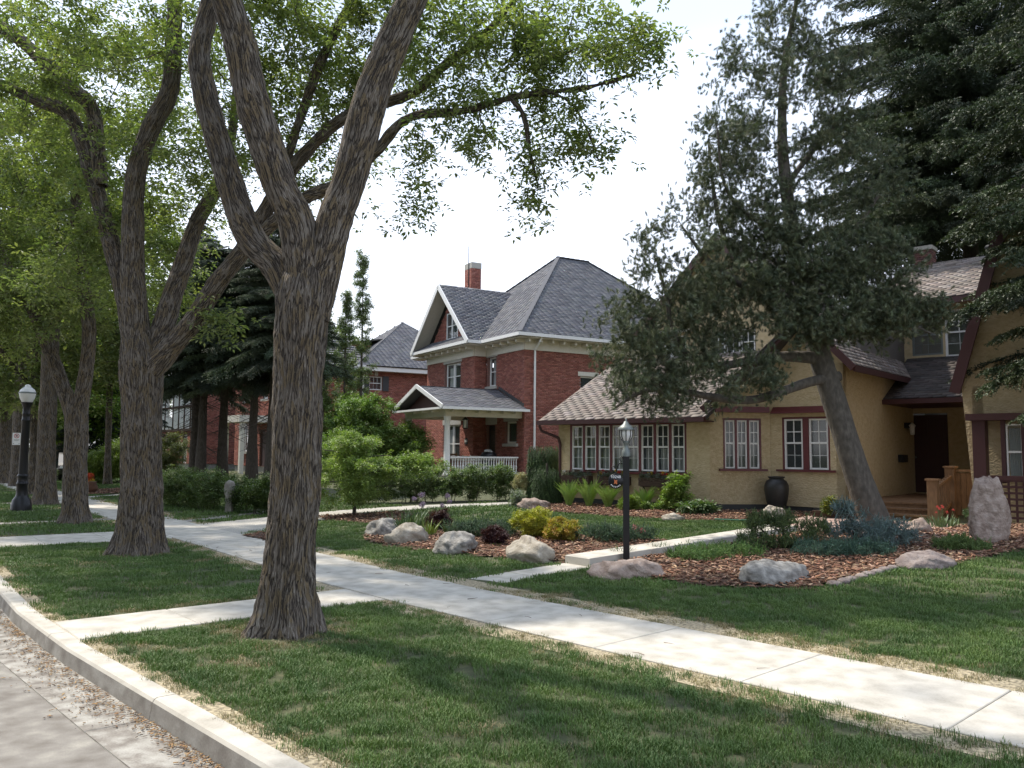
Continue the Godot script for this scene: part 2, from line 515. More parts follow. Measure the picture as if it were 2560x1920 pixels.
	# stone
	for k in [["rock_grey", [0.11, 0.104, 0.094], [0.235, 0.223, 0.203], [0.38, 0.363, 0.332]], ["rock_tan", [0.187, 0.158, 0.122], [0.331, 0.295, 0.238], [0.446, 0.41, 0.353]], ["rock_pink", [0.18, 0.13, 0.104], [0.31, 0.238, 0.198], [0.403, 0.331, 0.288]], ["rock_brown", [0.137, 0.104, 0.094], [0.216, 0.176, 0.162], [0.302, 0.259, 0.238]]]:
		var st := []
		var tt := [0.1, 0.5, 0.85]
		for i in 3: st.append([tt[i], lin(k[i + 1][0], k[i + 1][1], k[i + 1][2])])
		mat(k[0], Color.WHITE, 0.93, {"albedo_texture": ramp_tex(noise(hash(k[0]) % 1000, 0.014, 5), 256, st, noise(71, 0.25, 2), 0.45), "uv1_scale": Vector3.ONE * 1.7, "heightmap_enabled": true, "heightmap_texture": TX.rough, "heightmap_scale": 1.6}.merged(tri_on))

func grain_tex(seed_: int, freq: float, low: float) -> ImageTexture:
	var lo := Color(low, low, low).linear_to_srgb()
	return ramp_tex(noise(seed_, freq, 4), 256, [[0.15, lo], [0.85, Color.WHITE]])

# ------------------------------------------------------------------ small shared shapes
func leaf_to(st: SurfaceTool, base: Vector3, dir: Vector3, side: Vector3, ln: float, w: float, fold := 0.18):
	var n := side.cross(dir).normalized()
	var mid := base + dir * ln * 0.45
	var tip := base + dir * ln + n * -fold * ln * 0.5
	var l := mid + side * w * 0.5 + n * fold * w
	var r := mid - side * w * 0.5 + n * fold * w
	tri(st, base, tip, l); tri(st, base, r, tip)

func cluster_mesh(seed_: int, count: int, ln: float, w: float, spread: float, droop := 0.35) -> ArrayMesh:
	var r := RandomNumberGenerator.new(); r.seed = seed_
	var st := new_st(); st.set_smooth_group(-1)
	for i in count:
		var a := r.randf() * TAU
		var e := r.randf_range(-0.5, 0.9)
		var out := Vector3(cos(a) * cos(e), sin(e), sin(a) * cos(e))
		var b := out * spread * r.randf_range(0.1, 0.8)
		var d := (out + Vector3.DOWN * droop * r.randf_range(0.3, 1.4) + Vector3(r.randf_range(-0.4, 0.4), r.randf_range(-0.3, 0.3), r.randf_range(-0.4, 0.4))).normalized()
		var s := d.cross(Vector3(r.randf_range(-0.5, 0.5), 1, r.randf_range(-0.5, 0.5))).normalized()
		leaf_to(st, b, d, s, ln * r.randf_range(0.7, 1.2), w * r.randf_range(0.75, 1.2))
	return done(st)

func needle_burst(seed_: int, count: int, ln: float, w: float, shoot: float) -> ArrayMesh:
	var r := RandomNumberGenerator.new(); r.seed = seed_
	var st := new_st(); st.set_smooth_group(-1)
	add_twig(st, Vector3.ZERO, Vector3(0, shoot, 0), 0.004, 0.003)
	for i in count:
		var y := shoot * (0.15 + 0.85 * i / count)
		var a := i * 2.4 + r.randf() * 0.5
		var tilt := r.randf_range(0.35, 1.15)
		var d := Vector3(cos(a) * sin(tilt), cos(tilt), sin(a) * sin(tilt))
		var s := d.cross(Vector3.UP).normalized() * w * 0.5
		var b := Vector3(0, y, 0)
		var e := b + d * ln * r.randf_range(0.75, 1.1)
		tri(st, b - s, b + s, e)
	return done(st)

func spruce_branch(seed_: int, ln: float, needles: int) -> ArrayMesh:
	# grows along +z, drooping, with hanging side sprays of short needles
	var r := RandomNumberGenerator.new(); r.seed = seed_
	var st := new_st(); st.set_smooth_group(-1)
	var pts := []
	for i in 9:
		var t := i / 8.0
		pts.append(Vector3(0.06 * sin(t * 5.0), -0.42 * ln * t * t * 0.75 + 0.10 * ln * t * t * t, ln * t))
	for i in 8:
		add_twig(st, pts[i], pts[i + 1], 0.016 * (1.0 - i / 9.0) + 0.003, 0.016 * (1.0 - (i + 1) / 9.0) + 0.003)
	var sprays := int(needles / 26.0)
	for k in sprays:
		var t := pow(r.randf_range(0.06, 1.0), 0.8)
		var i := mini(7, int(t * 8.0))
		var base: Vector3 = pts[i].lerp(pts[i + 1], t * 8.0 - i)
		var sd := 1.0 if k % 2 else -1.0
		var sl := ln * r.randf_range(0.10, 0.26) * (1.15 - 0.55 * t)
		var d := Vector3(sd * r.randf_range(0.45, 1.0), r.randf_range(-0.75, -0.05), r.randf_range(0.25, 0.9)).normalized()
		var tipd := (d + Vector3.DOWN * 0.5).normalized()
		var e := base + d * sl * 0.6 + tipd * sl * 0.4
		add_twig(st, base, e, 0.005, 0.002)
		for j in 26:
			var u := r.randf_range(0.05, 1.05)
			var b := base.lerp(e, u)
			var nd := (rv(r) + (e - base).normalized() * 0.7).normalized()
			var s := nd.cross(rv(r)).normalized() * 0.0105
			var nl := r.randf_range(0.035, 0.06)
			tri(st, b - s, b + s, b + nd * nl)
	return done(st)

func rv(r: RandomNumberGenerator) -> Vector3:
	return Vector3(r.randf_range(-1, 1), r.randf_range(-1, 1), r.randf_range(-1, 1)).normalized()

func grass_patch(seed_: int, blades: int, size: float, h: float, w: float) -> ArrayMesh:
	var r := RandomNumberGenerator.new(); r.seed = seed_
	var st := new_st(); st.set_smooth_group(-1)
	for i in blades:
		var b := Vector3(r.randf_range(-0.5, 0.5) * size, -0.006, r.randf_range(-0.5, 0.5) * size)
		var a := r.randf() * TAU
		var lean := r.randf_range(0.1, 0.75)
		var hh := h * r.randf_range(0.5, 1.15)
		var dir := Vector3(cos(a), 0, sin(a))
		var s := Vector3(-sin(a), 0, cos(a)) * w * 0.5
		var m := b + Vector3.UP * hh * 0.62 + dir * hh * lean * 0.35
		var e := b + Vector3.UP * hh * (1.0 - lean * 0.25) + dir * hh * lean
		tri(st, b - s, b + s, m + s * 0.7); tri(st, b - s, m + s * 0.7, m - s * 0.7); tri(st, m - s * 0.7, m + s * 0.7, e)
	return done(st)

func make_shapes():
	for i in 3:
		SHAPE["ash%d" % i] = cluster_mesh(100 + i, 12, 0.088, 0.038, 0.12, 0.5)
		SHAPE["far%d" % i] = cluster_mesh(120 + i, 14, 0.21, 0.11, 0.30, 0.4)
		SHAPE["small%d" % i] = cluster_mesh(140 + i, 12, 0.055, 0.028, 0.07, 0.2)
		SHAPE["tiny%d" % i] = cluster_mesh(160 + i, 14, 0.030, 0.015, 0.045, 0.0)
		SHAPE["pine%d" % i] = needle_burst(180 + i, 60, 0.072, 0.0044, 0.075)
		SHAPE["spruce%d" % i] = spruce_branch(200 + i, 2.4, 4400)
		SHAPE["fir%d" % i] = needle_burst(220 + i, 40, 0.024, 0.0055, 0.10)
		SHAPE["turf%d" % i] = grass_patch(240 + i, 70, 0.16, 0.058, 0.0050)
		SHAPE["turf_mid%d" % i] = grass_patch(250 + i, 60, 0.26, 0.062, 0.0085)
		SHAPE["turf_far%d" % i] = grass_patch(260 + i, 60, 0.55, 0.075, 0.017)
	var st := new_st()
	add_box(st, Vector3(0.055, 0.010, 0.018), Transform3D.IDENTITY)
	SHAPE.chip = done(st)
	st = new_st()
	add_box(st, Vector3(0.206, 0.060, 0.022), Transform3D.IDENTITY)
	SHAPE.brick = done(st)
	st = new_st()
	add_box(st, Vector3(0.318, 0.19, 0.010), Transform3D(Basis(Vector3.RIGHT, -0.040), Vector3(0, 0.02, 0)))
	SHAPE.tab = done(st)

# ------------------------------------------------------------------ ground, road, walks
var BEDS := []
var HARD := []      # paved outlines where no grass grows

func poly(a: Array) -> PackedVector2Array:
	var p := PackedVector2Array()
	for i in range(0, a.size(), 2): p.append(Vector2(a[i], a[i + 1]))
	return p

func in_any(list: Array, p: Vector2) -> bool:
	for q in list:
		if Geometry2D.is_point_in_polygon(p, q): return true
	return false

func strip_mesh(s0: float, s1: float, ds: Array, yf: Callable, near_step := 1.0) -> ArrayMesh:
	var st := new_st(); st.set_smooth_group(0)
	var ss := []
	var s := s0
	while s < s1:
		ss.append(s)
		s += near_step if s < 35.0 else near_step * 4.0
	ss.append(s1)
	for i in ss.size() - 1:
		for j in ds.size() - 1:
			var q := []
			for c in [[i, j], [i + 1, j], [i + 1, j + 1], [i, j + 1]]:
				var p := at_sd(ss[c[0]], ds[c[1]])
				p.y = yf.call(ss[c[0]], ds[c[1]])
				q.append(p)
			quad(st, q[0], q[3], q[2], q[1])
	st.index()
	st.generate_normals()
	return st.commit()

func structure(called: String, mesh: Mesh, m: Material) -> MeshInstance3D:
	var o := put(called, mesh, m, self)
	o.set_meta("kind", "structure")
	return o

func build_ground():
	var pm := PlaneMesh.new(); pm.size = Vector2(1200, 1200)
	var g := structure("ground", pm, M.turf_soil); g.position = Vector3(0, -0.5, 0)
	structure("boulevard_ground", strip_mesh(-20, 105, [-4.76, -3.6, -2.4, -1.345], func(_s, _d): return 0.0), M.turf_soil)
	structure("yard_ground", strip_mesh(-20, 105, [-0.005, 0.3, 1.0, 2.0, 3.0, 4.0, 5.0, 6.0, 7.0, 8.0, 9.5, 11, 14, 20, 40, 90], func(_s, d): return lot_y(d)), M.turf_soil)
	structure("road", strip_mesh(-20, 105, [-15.0, -12.0, -9.0, -7.0, -5.36], func(_s, d): return -0.125 + 0.06 * sin(clampf((-d - 5.36) / 9.6, 0, 1) * PI)), M.asphalt)
	structure("opposite_ground", strip_mesh(-20, 105, [-90.0, -40.0, -15.2, -15.0], func(_s, d): return 0.0 if d < -15.1 else -0.13, 4.0), M.turf_soil)
	# kerb: short cast lengths with a rounded arris, joints between them
	var kerb := Node3D.new(); kerb.name = "kerb"; add_child(kerb); kerb.set_meta("kind", "structure")
	var gut := Node3D.new(); gut.name = "gutter"; add_child(gut); gut.set_meta("kind", "structure")
	var s := -14.0
	while s < 62.0:
		var ln := 2.6 if s < 30 else 5.2
		var st := new_st(); st.set_smooth_group(-1)
		var prof := [[-4.755, -0.16], [-4.755, 0.006], [-4.765, 0.014], [-4.895, 0.016], [-4.915, 0.008], [-4.930, -0.014], [-4.955, -0.16]]
		var cuts := 4
		for c in cuts:
			var a := s + 0.006 + (ln - 0.012) * c / cuts; var b := s + 0.006 + (ln - 0.012) * (c + 1) / cuts
			for k in prof.size() - 2:
				quad(st, at_sd(a, prof[k][0], prof[k][1]), at_sd(a, prof[k + 1][0], prof[k + 1][1]), at_sd(b, prof[k + 1][0], prof[k + 1][1]), at_sd(b, prof[k][0], prof[k][1]))
		for e in [s + 0.006, s + ln - 0.006]:
			for k in range(1, prof.size() - 1):
				tri(st, at_sd(e, prof[0][0], prof[0][1]), at_sd(e, prof[k][0], prof[k][1]), at_sd(e, prof[k + 1][0], prof[k + 1][1]))
		var ks := put("kerb_stone", done(st), M.concrete, kerb)
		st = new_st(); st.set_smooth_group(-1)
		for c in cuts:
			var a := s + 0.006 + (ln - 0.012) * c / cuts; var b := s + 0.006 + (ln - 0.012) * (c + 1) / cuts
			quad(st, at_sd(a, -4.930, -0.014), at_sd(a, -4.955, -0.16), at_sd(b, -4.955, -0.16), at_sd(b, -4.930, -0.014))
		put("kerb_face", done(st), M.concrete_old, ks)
		put("gutter_slab", slab_mesh([at_sd(s + 0.004, -4.957), at_sd(s + ln - 0.004, -4.957), at_sd(s + ln - 0.004, -5.38), at_sd(s + 0.004, -5.38)], [-0.128, -0.128, -0.118, -0.118], 0.1, 0.006), M.concrete_old, gut)
		s += ln

func slab_mesh(c: Array, y: Array, thick: float, bevel: float) -> ArrayMesh:   # corners given clockwise or not: faces are two-sided
	var st := new_st(); st.set_smooth_group(-1)
	var mid: Vector3 = (c[0] + c[1] + c[2] + c[3]) * 0.25
	var top := []; var rim := []; var low := []
	for i in 4:
		var p: Vector3 = c[i]
		var inw := (mid - p); inw.y = 0; inw = inw.normalized() * bevel * 1.5
		top.append(Vector3(p.x + inw.x, y[i], p.z + inw.z))
		rim.append(Vector3(p.x, y[i] - bevel, p.z))
		low.append(Vector3(p.x, y[i] - thick, p.z))
	var flip: bool = (top[1] - top[0]).cross(top[2] - top[0]).y < 0
	var o := [3, 2, 1, 0] if flip else [0, 1, 2, 3]
	quad(st, top[o[0]], top[o[1]], top[o[2]], top[o[3]])
	for k in 4:
		var i: int = o[k]; var j: int = o[(k + 1) % 4]
		quad(st, top[i], rim[i], rim[j], top[j])
		quad(st, rim[i], low[i], low[j], rim[j])
	return done(st)

func walk(called: String, lefts: Array, rights: Array, lift: float, m: Material, thick := 0.12) -> Node3D:
	var w := Node3D.new(); w.name = numbered(called); add_child(w); w.set_meta("kind", "structure")
	var outline := PackedVector2Array()
	for p in lefts: outline.append(p)
	for i in rights.size(): outline.append(rights[rights.size() - 1 - i])
	HARD.append(outline)
	for i in lefts.size() - 1:
		var q := [lefts[i], lefts[i + 1], rights[i + 1], rights[i]]
		var mid: Vector2 = (q[0] + q[1] + q[2] + q[3]) * 0.25
		var c := []; var y := []
		for p in q:
			var k: Vector2 = p + (mid - p).normalized() * 0.004
			c.append(Vector3(k.x, 0, k.y)); y.append(gy(k.x, k.y) + lift)
		put("slab", slab_mesh(c, y, thick, 0.008), m, w)
	return w

func divide(a: Array, n: int) -> Array:   # points along a polyline, n pieces
	var tot := 0.0
	for i in a.size() - 1: tot += a[i].distance_to(a[i + 1])
	var out := []
	for k in n + 1:
		var t := tot * k / n
		var i := 0
		while i < a.size() - 2 and t > a[i].distance_to(a[i + 1]):
			t -= a[i].distance_to(a[i + 1]); i += 1
		out.append(a[i].lerp(a[i + 1], clampf(t / a[i].distance_to(a[i + 1]), 0, 1)))
	return out

func bed(called: String, outline: PackedVector2Array, m: Material, lift: float, cell := 0.16) -> MeshInstance3D:
	var lo := Vector2(1e9, 1e9); var hi := -lo
	for p in outline:
		lo = lo.min(p); hi = hi.max(p)
	var st := new_st(); st.set_smooth_group(0)
	var x := lo.x
	while x < hi.x:
		var z := lo.y
		while z < hi.y:
			if Geometry2D.is_point_in_polygon(Vector2(x + cell * 0.5, z + cell * 0.5), outline):
				var q := []
				for c in [[0, 0], [0, 1], [1, 1], [1, 0]]:
					var px: float = x + cell * c[0]; var pz: float = z + cell * c[1]
					q.append(Vector3(px, gy(px, pz) + lift + 0.018 * nz2.get_noise_2d(px * 2.0, pz * 2.0), pz))
				quad(st, q[0], q[1], q[2], q[3])
			z += cell
		x += cell
	st.index(); st.generate_normals()
	return structure(called, st.commit(), m)

var BARE := [[-3.55, -7.72, 0.24, 0.13], [-3.0, -7.62, 0.17, 0.09], [1.9, -4.75, 0.5, 0.22]]
var CROSS := [[6.42, 7.36], [14.9, 16.9], [20.15, 20.6], [28.4, 28.9]]

func build_walks():
	var w := Node3D.new(); w.name = "sidewalk"; add_child(w); w.set_meta("kind", "structure")
	var s := -13.6
	while s < 100.0:
		var ln := 1.52 if s < 60 else 4.56
		var yy := 0.016 + rng.randf_range(-0.003, 0.004)
		var c := [at_sd(s + 0.004, -1.35), at_sd(s + ln - 0.004, -1.35), at_sd(s + ln - 0.004, 0.0), at_sd(s + 0.004, 0.0)]
		put("slab", slab_mesh(c, [yy + rng.randf_range(-0.003, 0.003), yy, yy + rng.randf_range(-0.003, 0.003), yy], 0.12, 0.006), M.concrete, w)
		s += ln
	for k in CROSS.size():
		var lefts := []; var rights := []
		for i in 4:
			var d := lerpf(-1.356, -4.75, i / 3.0)
			var a := at_sd(CROSS[k][0], d); var b := at_sd(CROSS[k][1], d)
			lefts.append(Vector2(b.x, b.z)); rights.append(Vector2(a.x, a.z))
		walk("carriage_walk", lefts, rights, 0.012, M.concrete if k < 2 else M.concrete_old)
	# the yellow house's front walk: lower run, a step up, upper run
	walk("front_walk", divide([Vector2(-0.93, -11.56), Vector2(0.86, -12.98)], 2), divide([Vector2(-0.47, -11.10), Vector2(1.24, -12.52)], 2), 0.004, M.concrete)
	walk("upper_walk", divide([Vector2(0.84, -12.96), Vector2(3.84, -15.24), Vector2(5.0, -16.3)], 4), divide([Vector2(1.18, -12.55), Vector2(4.2, -14.9), Vector2(5.45, -15.95)], 4), 0.125, M.concrete, 0.22)
	# neighbour's path, of pale packed gravel
	walk("gravel_path", [Vector2(-7.55, -20.05), Vector2(-6.6, -20.95), Vector2(-5.3, -22.3), Vector2(-4.2, -23.1), Vector2(-2.6, -23.75), Vector2(0.2, -24.1)], [Vector2(-5.75, -17.72), Vector2(-5.1, -19.4), Vector2(-4.4, -20.9), Vector2(-3.7, -21.9), Vector2(-2.2, -22.8), Vector2(0.3, -23.3)], 0.012, M.gravel)
	walk("far_path", divide([Vector2(-8.3, -21.05), Vector2(-6.0, -24.2)], 3), divide([Vector2(-8.0, -20.65), Vector2(-5.7, -23.9)], 3), 0.010, M.concrete_old)
	walk("front_path", divide([Vector2(-15.9, -30.9), Vector2(-11.5, -36.0)], 4), divide([Vector2(-15.3, -30.1), Vector2(-10.9, -35.3)], 4), 0.010, M.concrete)
	# patio of reddish pavers between the upper walk and the steps
	var pt := Node3D.new(); pt.name = "patio"; add_child(pt); pt.set_meta("kind", "structure")
	var o := Vector2(5.15, -16.35); var ux := Vector2(0.749, 0.663); var uy := Vector2(0.663, -0.749)
	for i in 8:
		for j in 6:
			var c := []; var y := []
			for e in [[0.005, 0.005], [0.455, 0.005], [0.455, 0.455], [0.005, 0.455]]:
				var p: Vector2 = o + ux * (i * 0.46 + e[0] - (0.4 if j > 2 else 0.0)) + uy * (j * 0.46 + e[1])
				c.append(Vector3(p.x, 0, p.y)); y.append(gy(p.x, p.y) + 0.03 + 0.003 * ((i * 7 + j * 3) % 4))
			put("paver", slab_mesh(c, y, 0.07, 0.006), M.paver, pt)
	HARD.append(PackedVector2Array([o, o + ux * 3.7, o + ux * 3.7 + uy * 2.8, o + uy * 2.8]))
	# planting beds
	BEDS = [
		poly([-3.0, -17.6, -2.85, -16.3, -2.3, -15.4, -1.13, -14.29, -0.32, -13.66, 0.34, -13.09, 0.84, -12.98, 2.3, -14.05, 2.9, -14.55, 2.7, -15.2, 1.6, -15.9, 0.4, -16.7, -0.7, -17.5, -1.4, -18.4, -2.5, -18.7]),
		poly([1.25, -12.5, 1.6, -11.85, 1.89, -11.54, 2.4, -10.99, 3.02, -10.61, 3.69, -10.53, 4.61, -11.22, 5.61, -12.01, 6.39, -12.1, 8.08, -13.21, 10.5, -13.9, 12.5, -15, 11.5, -17.2, 9.0, -16.6, 8.3, -16.0, 7.3, -15.4, 5.6, -15.85, 4.3, -14.9, 2.9, -13.85]),
		poly([0.2, -22.3, 0.78, -21.1, 1.9, -19.95, 3.3, -18.7, 4.3, -18.1, 5.2, -17.9, 6.1, -18.6, 7.6, -18.6, 8.0, -19.5, 6.4, -20.5, 4.9, -20.25, 1.35, -23.4, 0.2, -23.2]),
		poly([-5.0, -21.3, -4.2, -19.9, -3.3, -19.3, -2.6, -19.6, -2.4, -20.8, -2.9, -22.0, -3.7, -21.6]),
		poly([-5.6, -17.55, -4.75, -16.45, -4.5, -17.3, -4.9, -18.5]),
		poly([-18.6, -34.6, -16.4, -31.8, -14.6, -32.6, -16.6, -35.6]),
	]
	for i in BEDS.size():
		bed("mulch_bed", BEDS[i], M.mulch_base, 0.02)
	chips()
	# the worn dry margins beside the walk
	for e in [[-13.0, 60.0, 0.01, 0.34], [-13.0, 60.0, -1.70, -1.355], [-13.0, 50.0, -4.76, -4.60]]:
		var ds := [e[2], (e[2] + e[3]) * 0.5, e[3]]
		structure("dry_margin", strip_mesh(e[0], e[1], ds, func(_s, d): return lot_y(d) + 0.004, 0.8), M.dry_soil)

func chips():
	var ts := []; var cs := []
	var tones := [Color(0.162, 0.079, 0.046), Color(0.248, 0.139, 0.084), Color(0.093, 0.048, 0.030), Color(0.373, 0.245, 0.162), Color(0.199, 0.099, 0.061)]
	for b in BEDS.size():
		var lo := Vector2(1e9, 1e9); var hi := -lo
		for p in BEDS[b]:
			lo = lo.min(p); hi = hi.max(p)
		var n := int((hi.x - lo.x) * (hi.y - lo.y) * (330 if b == 1 else 260 if b < 3 else 150))
		for i in n:
			var p := Vector2(rng.randf_range(lo.x, hi.x), rng.randf_range(lo.y, hi.y))
			if not Geometry2D.is_point_in_polygon(p, BEDS[b]): continue
			var sc := rng.randf_range(0.6, 1.7)
			var bs := Basis(Vector3.UP, rng.randf() * TAU) * Basis(Vector3(1, 0, 0.4).normalized(), rng.randf_range(-0.6, 0.6)) * Basis(Vector3.BACK, rng.randf_range(-0.45, 0.45))
			ts.append(Transform3D(bs.scaled(Vector3(sc, rng.randf_range(0.7, 1.3), sc * rng.randf_range(0.7, 1.4))), on_ground(p.x, p.y, 0.028 + rng.randf() * 0.03)))
			cs.append(vary(tones[rng.randi() % 5], 0.35))
	var o := scatter("wood_chip_mulch", SHAPE.chip, M.chip, self, ts, cs, "stuff")
	tag(o, "reddish brown wood chip mulch spread over the planting beds", "mulch")

# ------------------------------------------------------------------ building parts
# a wall seen from outside: p0 lower left corner, u along it to the viewer's right; openings are [u0, u1, y0, y1] above p0
func wall_mesh(p0: Vector3, u: Vector3, ln: float, h: float, thick: float, openings: Array) -> ArrayMesh:
	var st := new_st(); st.set_smooth_group(-1)
	var n := u.cross(Vector3.UP)
	var us := [0.0, ln]; var ys := [0.0, h]
	for o in openings:
		us.append(o[0]); us.append(o[1]); ys.append(o[2]); ys.append(o[3])
	us.sort(); ys.sort()
	var P := func(a: float, b: float, k: float) -> Vector3: return p0 + u * a + Vector3.UP * b - n * k
	for i in us.size() - 1:
		if us[i + 1] - us[i] < 1e-4: continue
		for j in ys.size() - 1:
			if ys[j + 1] - ys[j] < 1e-4: continue
			var cu: float = (us[i] + us[i + 1]) * 0.5; var cy: float = (ys[j] + ys[j + 1]) * 0.5
			var hole := false
			for o in openings:
				if cu > o[0] and cu < o[1] and cy > o[2] and cy < o[3]: hole = true
			if hole: continue
			quad(st, P.call(us[i], ys[j], 0), P.call(us[i + 1], ys[j], 0), P.call(us[i + 1], ys[j + 1], 0), P.call(us[i], ys[j + 1], 0))
			quad(st, P.call(us[i + 1], ys[j], thick), P.call(us[i], ys[j], thick), P.call(us[i], ys[j + 1], thick), P.call(us[i + 1], ys[j + 1], thick))
	for o in openings + [[0.0, ln, 0.0, h]]:
		quad(st, P.call(o[0], o[2], 0), P.call(o[0], o[2], thick), P.call(o[1], o[2], thick), P.call(o[1], o[2], 0))
		quad(st, P.call(o[0], o[3], thick), P.call(o[0], o[3], 0), P.call(o[1], o[3], 0), P.call(o[1], o[3], thick))
		quad(st, P.call(o[0], o[2], thick), P.call(o[0], o[2], 0), P.call(o[0], o[3], 0), P.call(o[0], o[3], thick))
		quad(st, P.call(o[1], o[2], 0), P.call(o[1], o[2], thick), P.call(o[1], o[3], thick), P.call(o[1], o[3], 0))
	return done(st)

const BRICKS := [Color(0.285, 0.100, 0.072), Color(0.33, 0.122, 0.088), Color(0.245, 0.082, 0.060), Color(0.36, 0.145, 0.108)]
const DULL_BRICKS := [Color(0.14, 0.062, 0.052), Color(0.18, 0.082, 0.068), Color(0.11, 0.05, 0.045)]

func brick_face(parent: Node, p0: Vector3, u: Vector3, ln: float, h: float, openings: Array, clip := PackedVector2Array(), tones := BRICKS):
	var n := u.cross(Vector3.UP)
	var ts := []; var cs := []
	var b := Basis(u, Vector3.UP, n)
	var row := 0
	var y := 0.035
	while y < h - 0.02:
		var x := 0.0 if row % 2 else -0.108
		while x < ln - 0.02:
			var a := maxf(x, 0.0); var e := minf(x + 0.206, ln)
			var c := (a + e) * 0.5
			var ok := e - a > 0.03
			for o in openings:
				if c > o[0] - 0.05 and c < o[1] + 0.05 and y > o[2] - 0.03 and y < o[3] + 0.03: ok = false
			if ok and clip.size() and not Geometry2D.is_point_in_polygon(Vector2(c, y), clip): ok = false
			if ok:
				ts.append(Transform3D(b.scaled_local(Vector3((e - a) / 0.206, 1, 1)), p0 + u * c + Vector3.UP * y - n * (0.005 + rng.randf() * 0.003)))
				cs.append(vary(tones[rng.randi() % tones.size()], 0.16))
			x += 0.216
		y += 0.070; row += 1
	scatter("bricks", SHAPE.brick, M.brick, parent, ts, cs, "stuff")

# convex roof plane: points counter-clockwise seen from above, first edge is the eave (left to right seen from outside)
func roof_plane(parent: Node, called: String, pts: Array, tones: Array, singles := 0, expo := 0.14) -> MeshInstance3D:
	var loop := PackedVector3Array(pts)
	var ex: Vector3 = (pts[1] - pts[0]).normalized()
	var n: Vector3 = ex.cross(pts[2] - pts[0]).normalized()
	if n.y < 0: n = -n
	var ey := n.cross(ex)
	var base := put(called, prism(loop, -n * 0.07), M.roof_under, parent)
	var flat := []
	for p in pts: flat.append(Vector2((p - pts[0]).dot(ex), (p - pts[0]).dot(ey)))
	var top := 0.0
	for f in flat: top = maxf(top, f.y)
	var y := 0.02
	var row := 0
	var ts := []; var cs := []; var rank := []
	while y < top - 0.03:
		var lo := 1e9; var hi := -1e9
		for i in flat.size():
			var a: Vector2 = flat[i]; var b: Vector2 = flat[(i + 1) % flat.size()]
			if (a.y - y) * (b.y - y) <= 0.0 and absf(a.y - b.y) > 1e-6:
				var x := lerpf(a.x, b.x, (y - a.y) / (b.y - a.y))
				lo = minf(lo, x); hi = maxf(hi, x)
		if hi > lo:
			var x := lo - fmod(row * 0.137, 0.32)
			while x < hi:
				var a := maxf(x, lo); var e := minf(x + 0.314, hi)
				if e - a > 0.02:
					var p: Vector3 = pts[0] + ex * (a + e) * 0.5 + ey * (y + 0.05) + n * (0.011 + rng.randf() * 0.004)
					ts.append(Transform3D(Basis(ex, ey, n).scaled_local(Vector3((e - a) / 0.318, 1, 1)), p))
					cs.append(vary(tones[rng.randi() % tones.size()], 0.13))
				x += 0.32
		y += expo; row += 1
	if singles > 0:
		var mats := []
		for i in 5:
			var c := vary(tones[i % tones.size()], 0.12).linear_to_srgb()
			var m: StandardMaterial3D = M.shingle.duplicate()
			m.vertex_color_use_as_albedo = false
			m.albedo_color = c
			mats.append(m)
		for i in mini(singles, ts.size()):
			put("shingle", SHAPE.tab, mats[rng.randi() % 5], base, ts[i])
		ts = ts.slice(singles); cs = cs.slice(singles)
	if ts.size():
		scatter("shingles", SHAPE.tab, M.shingle, base, ts, cs, "stuff")
	return base

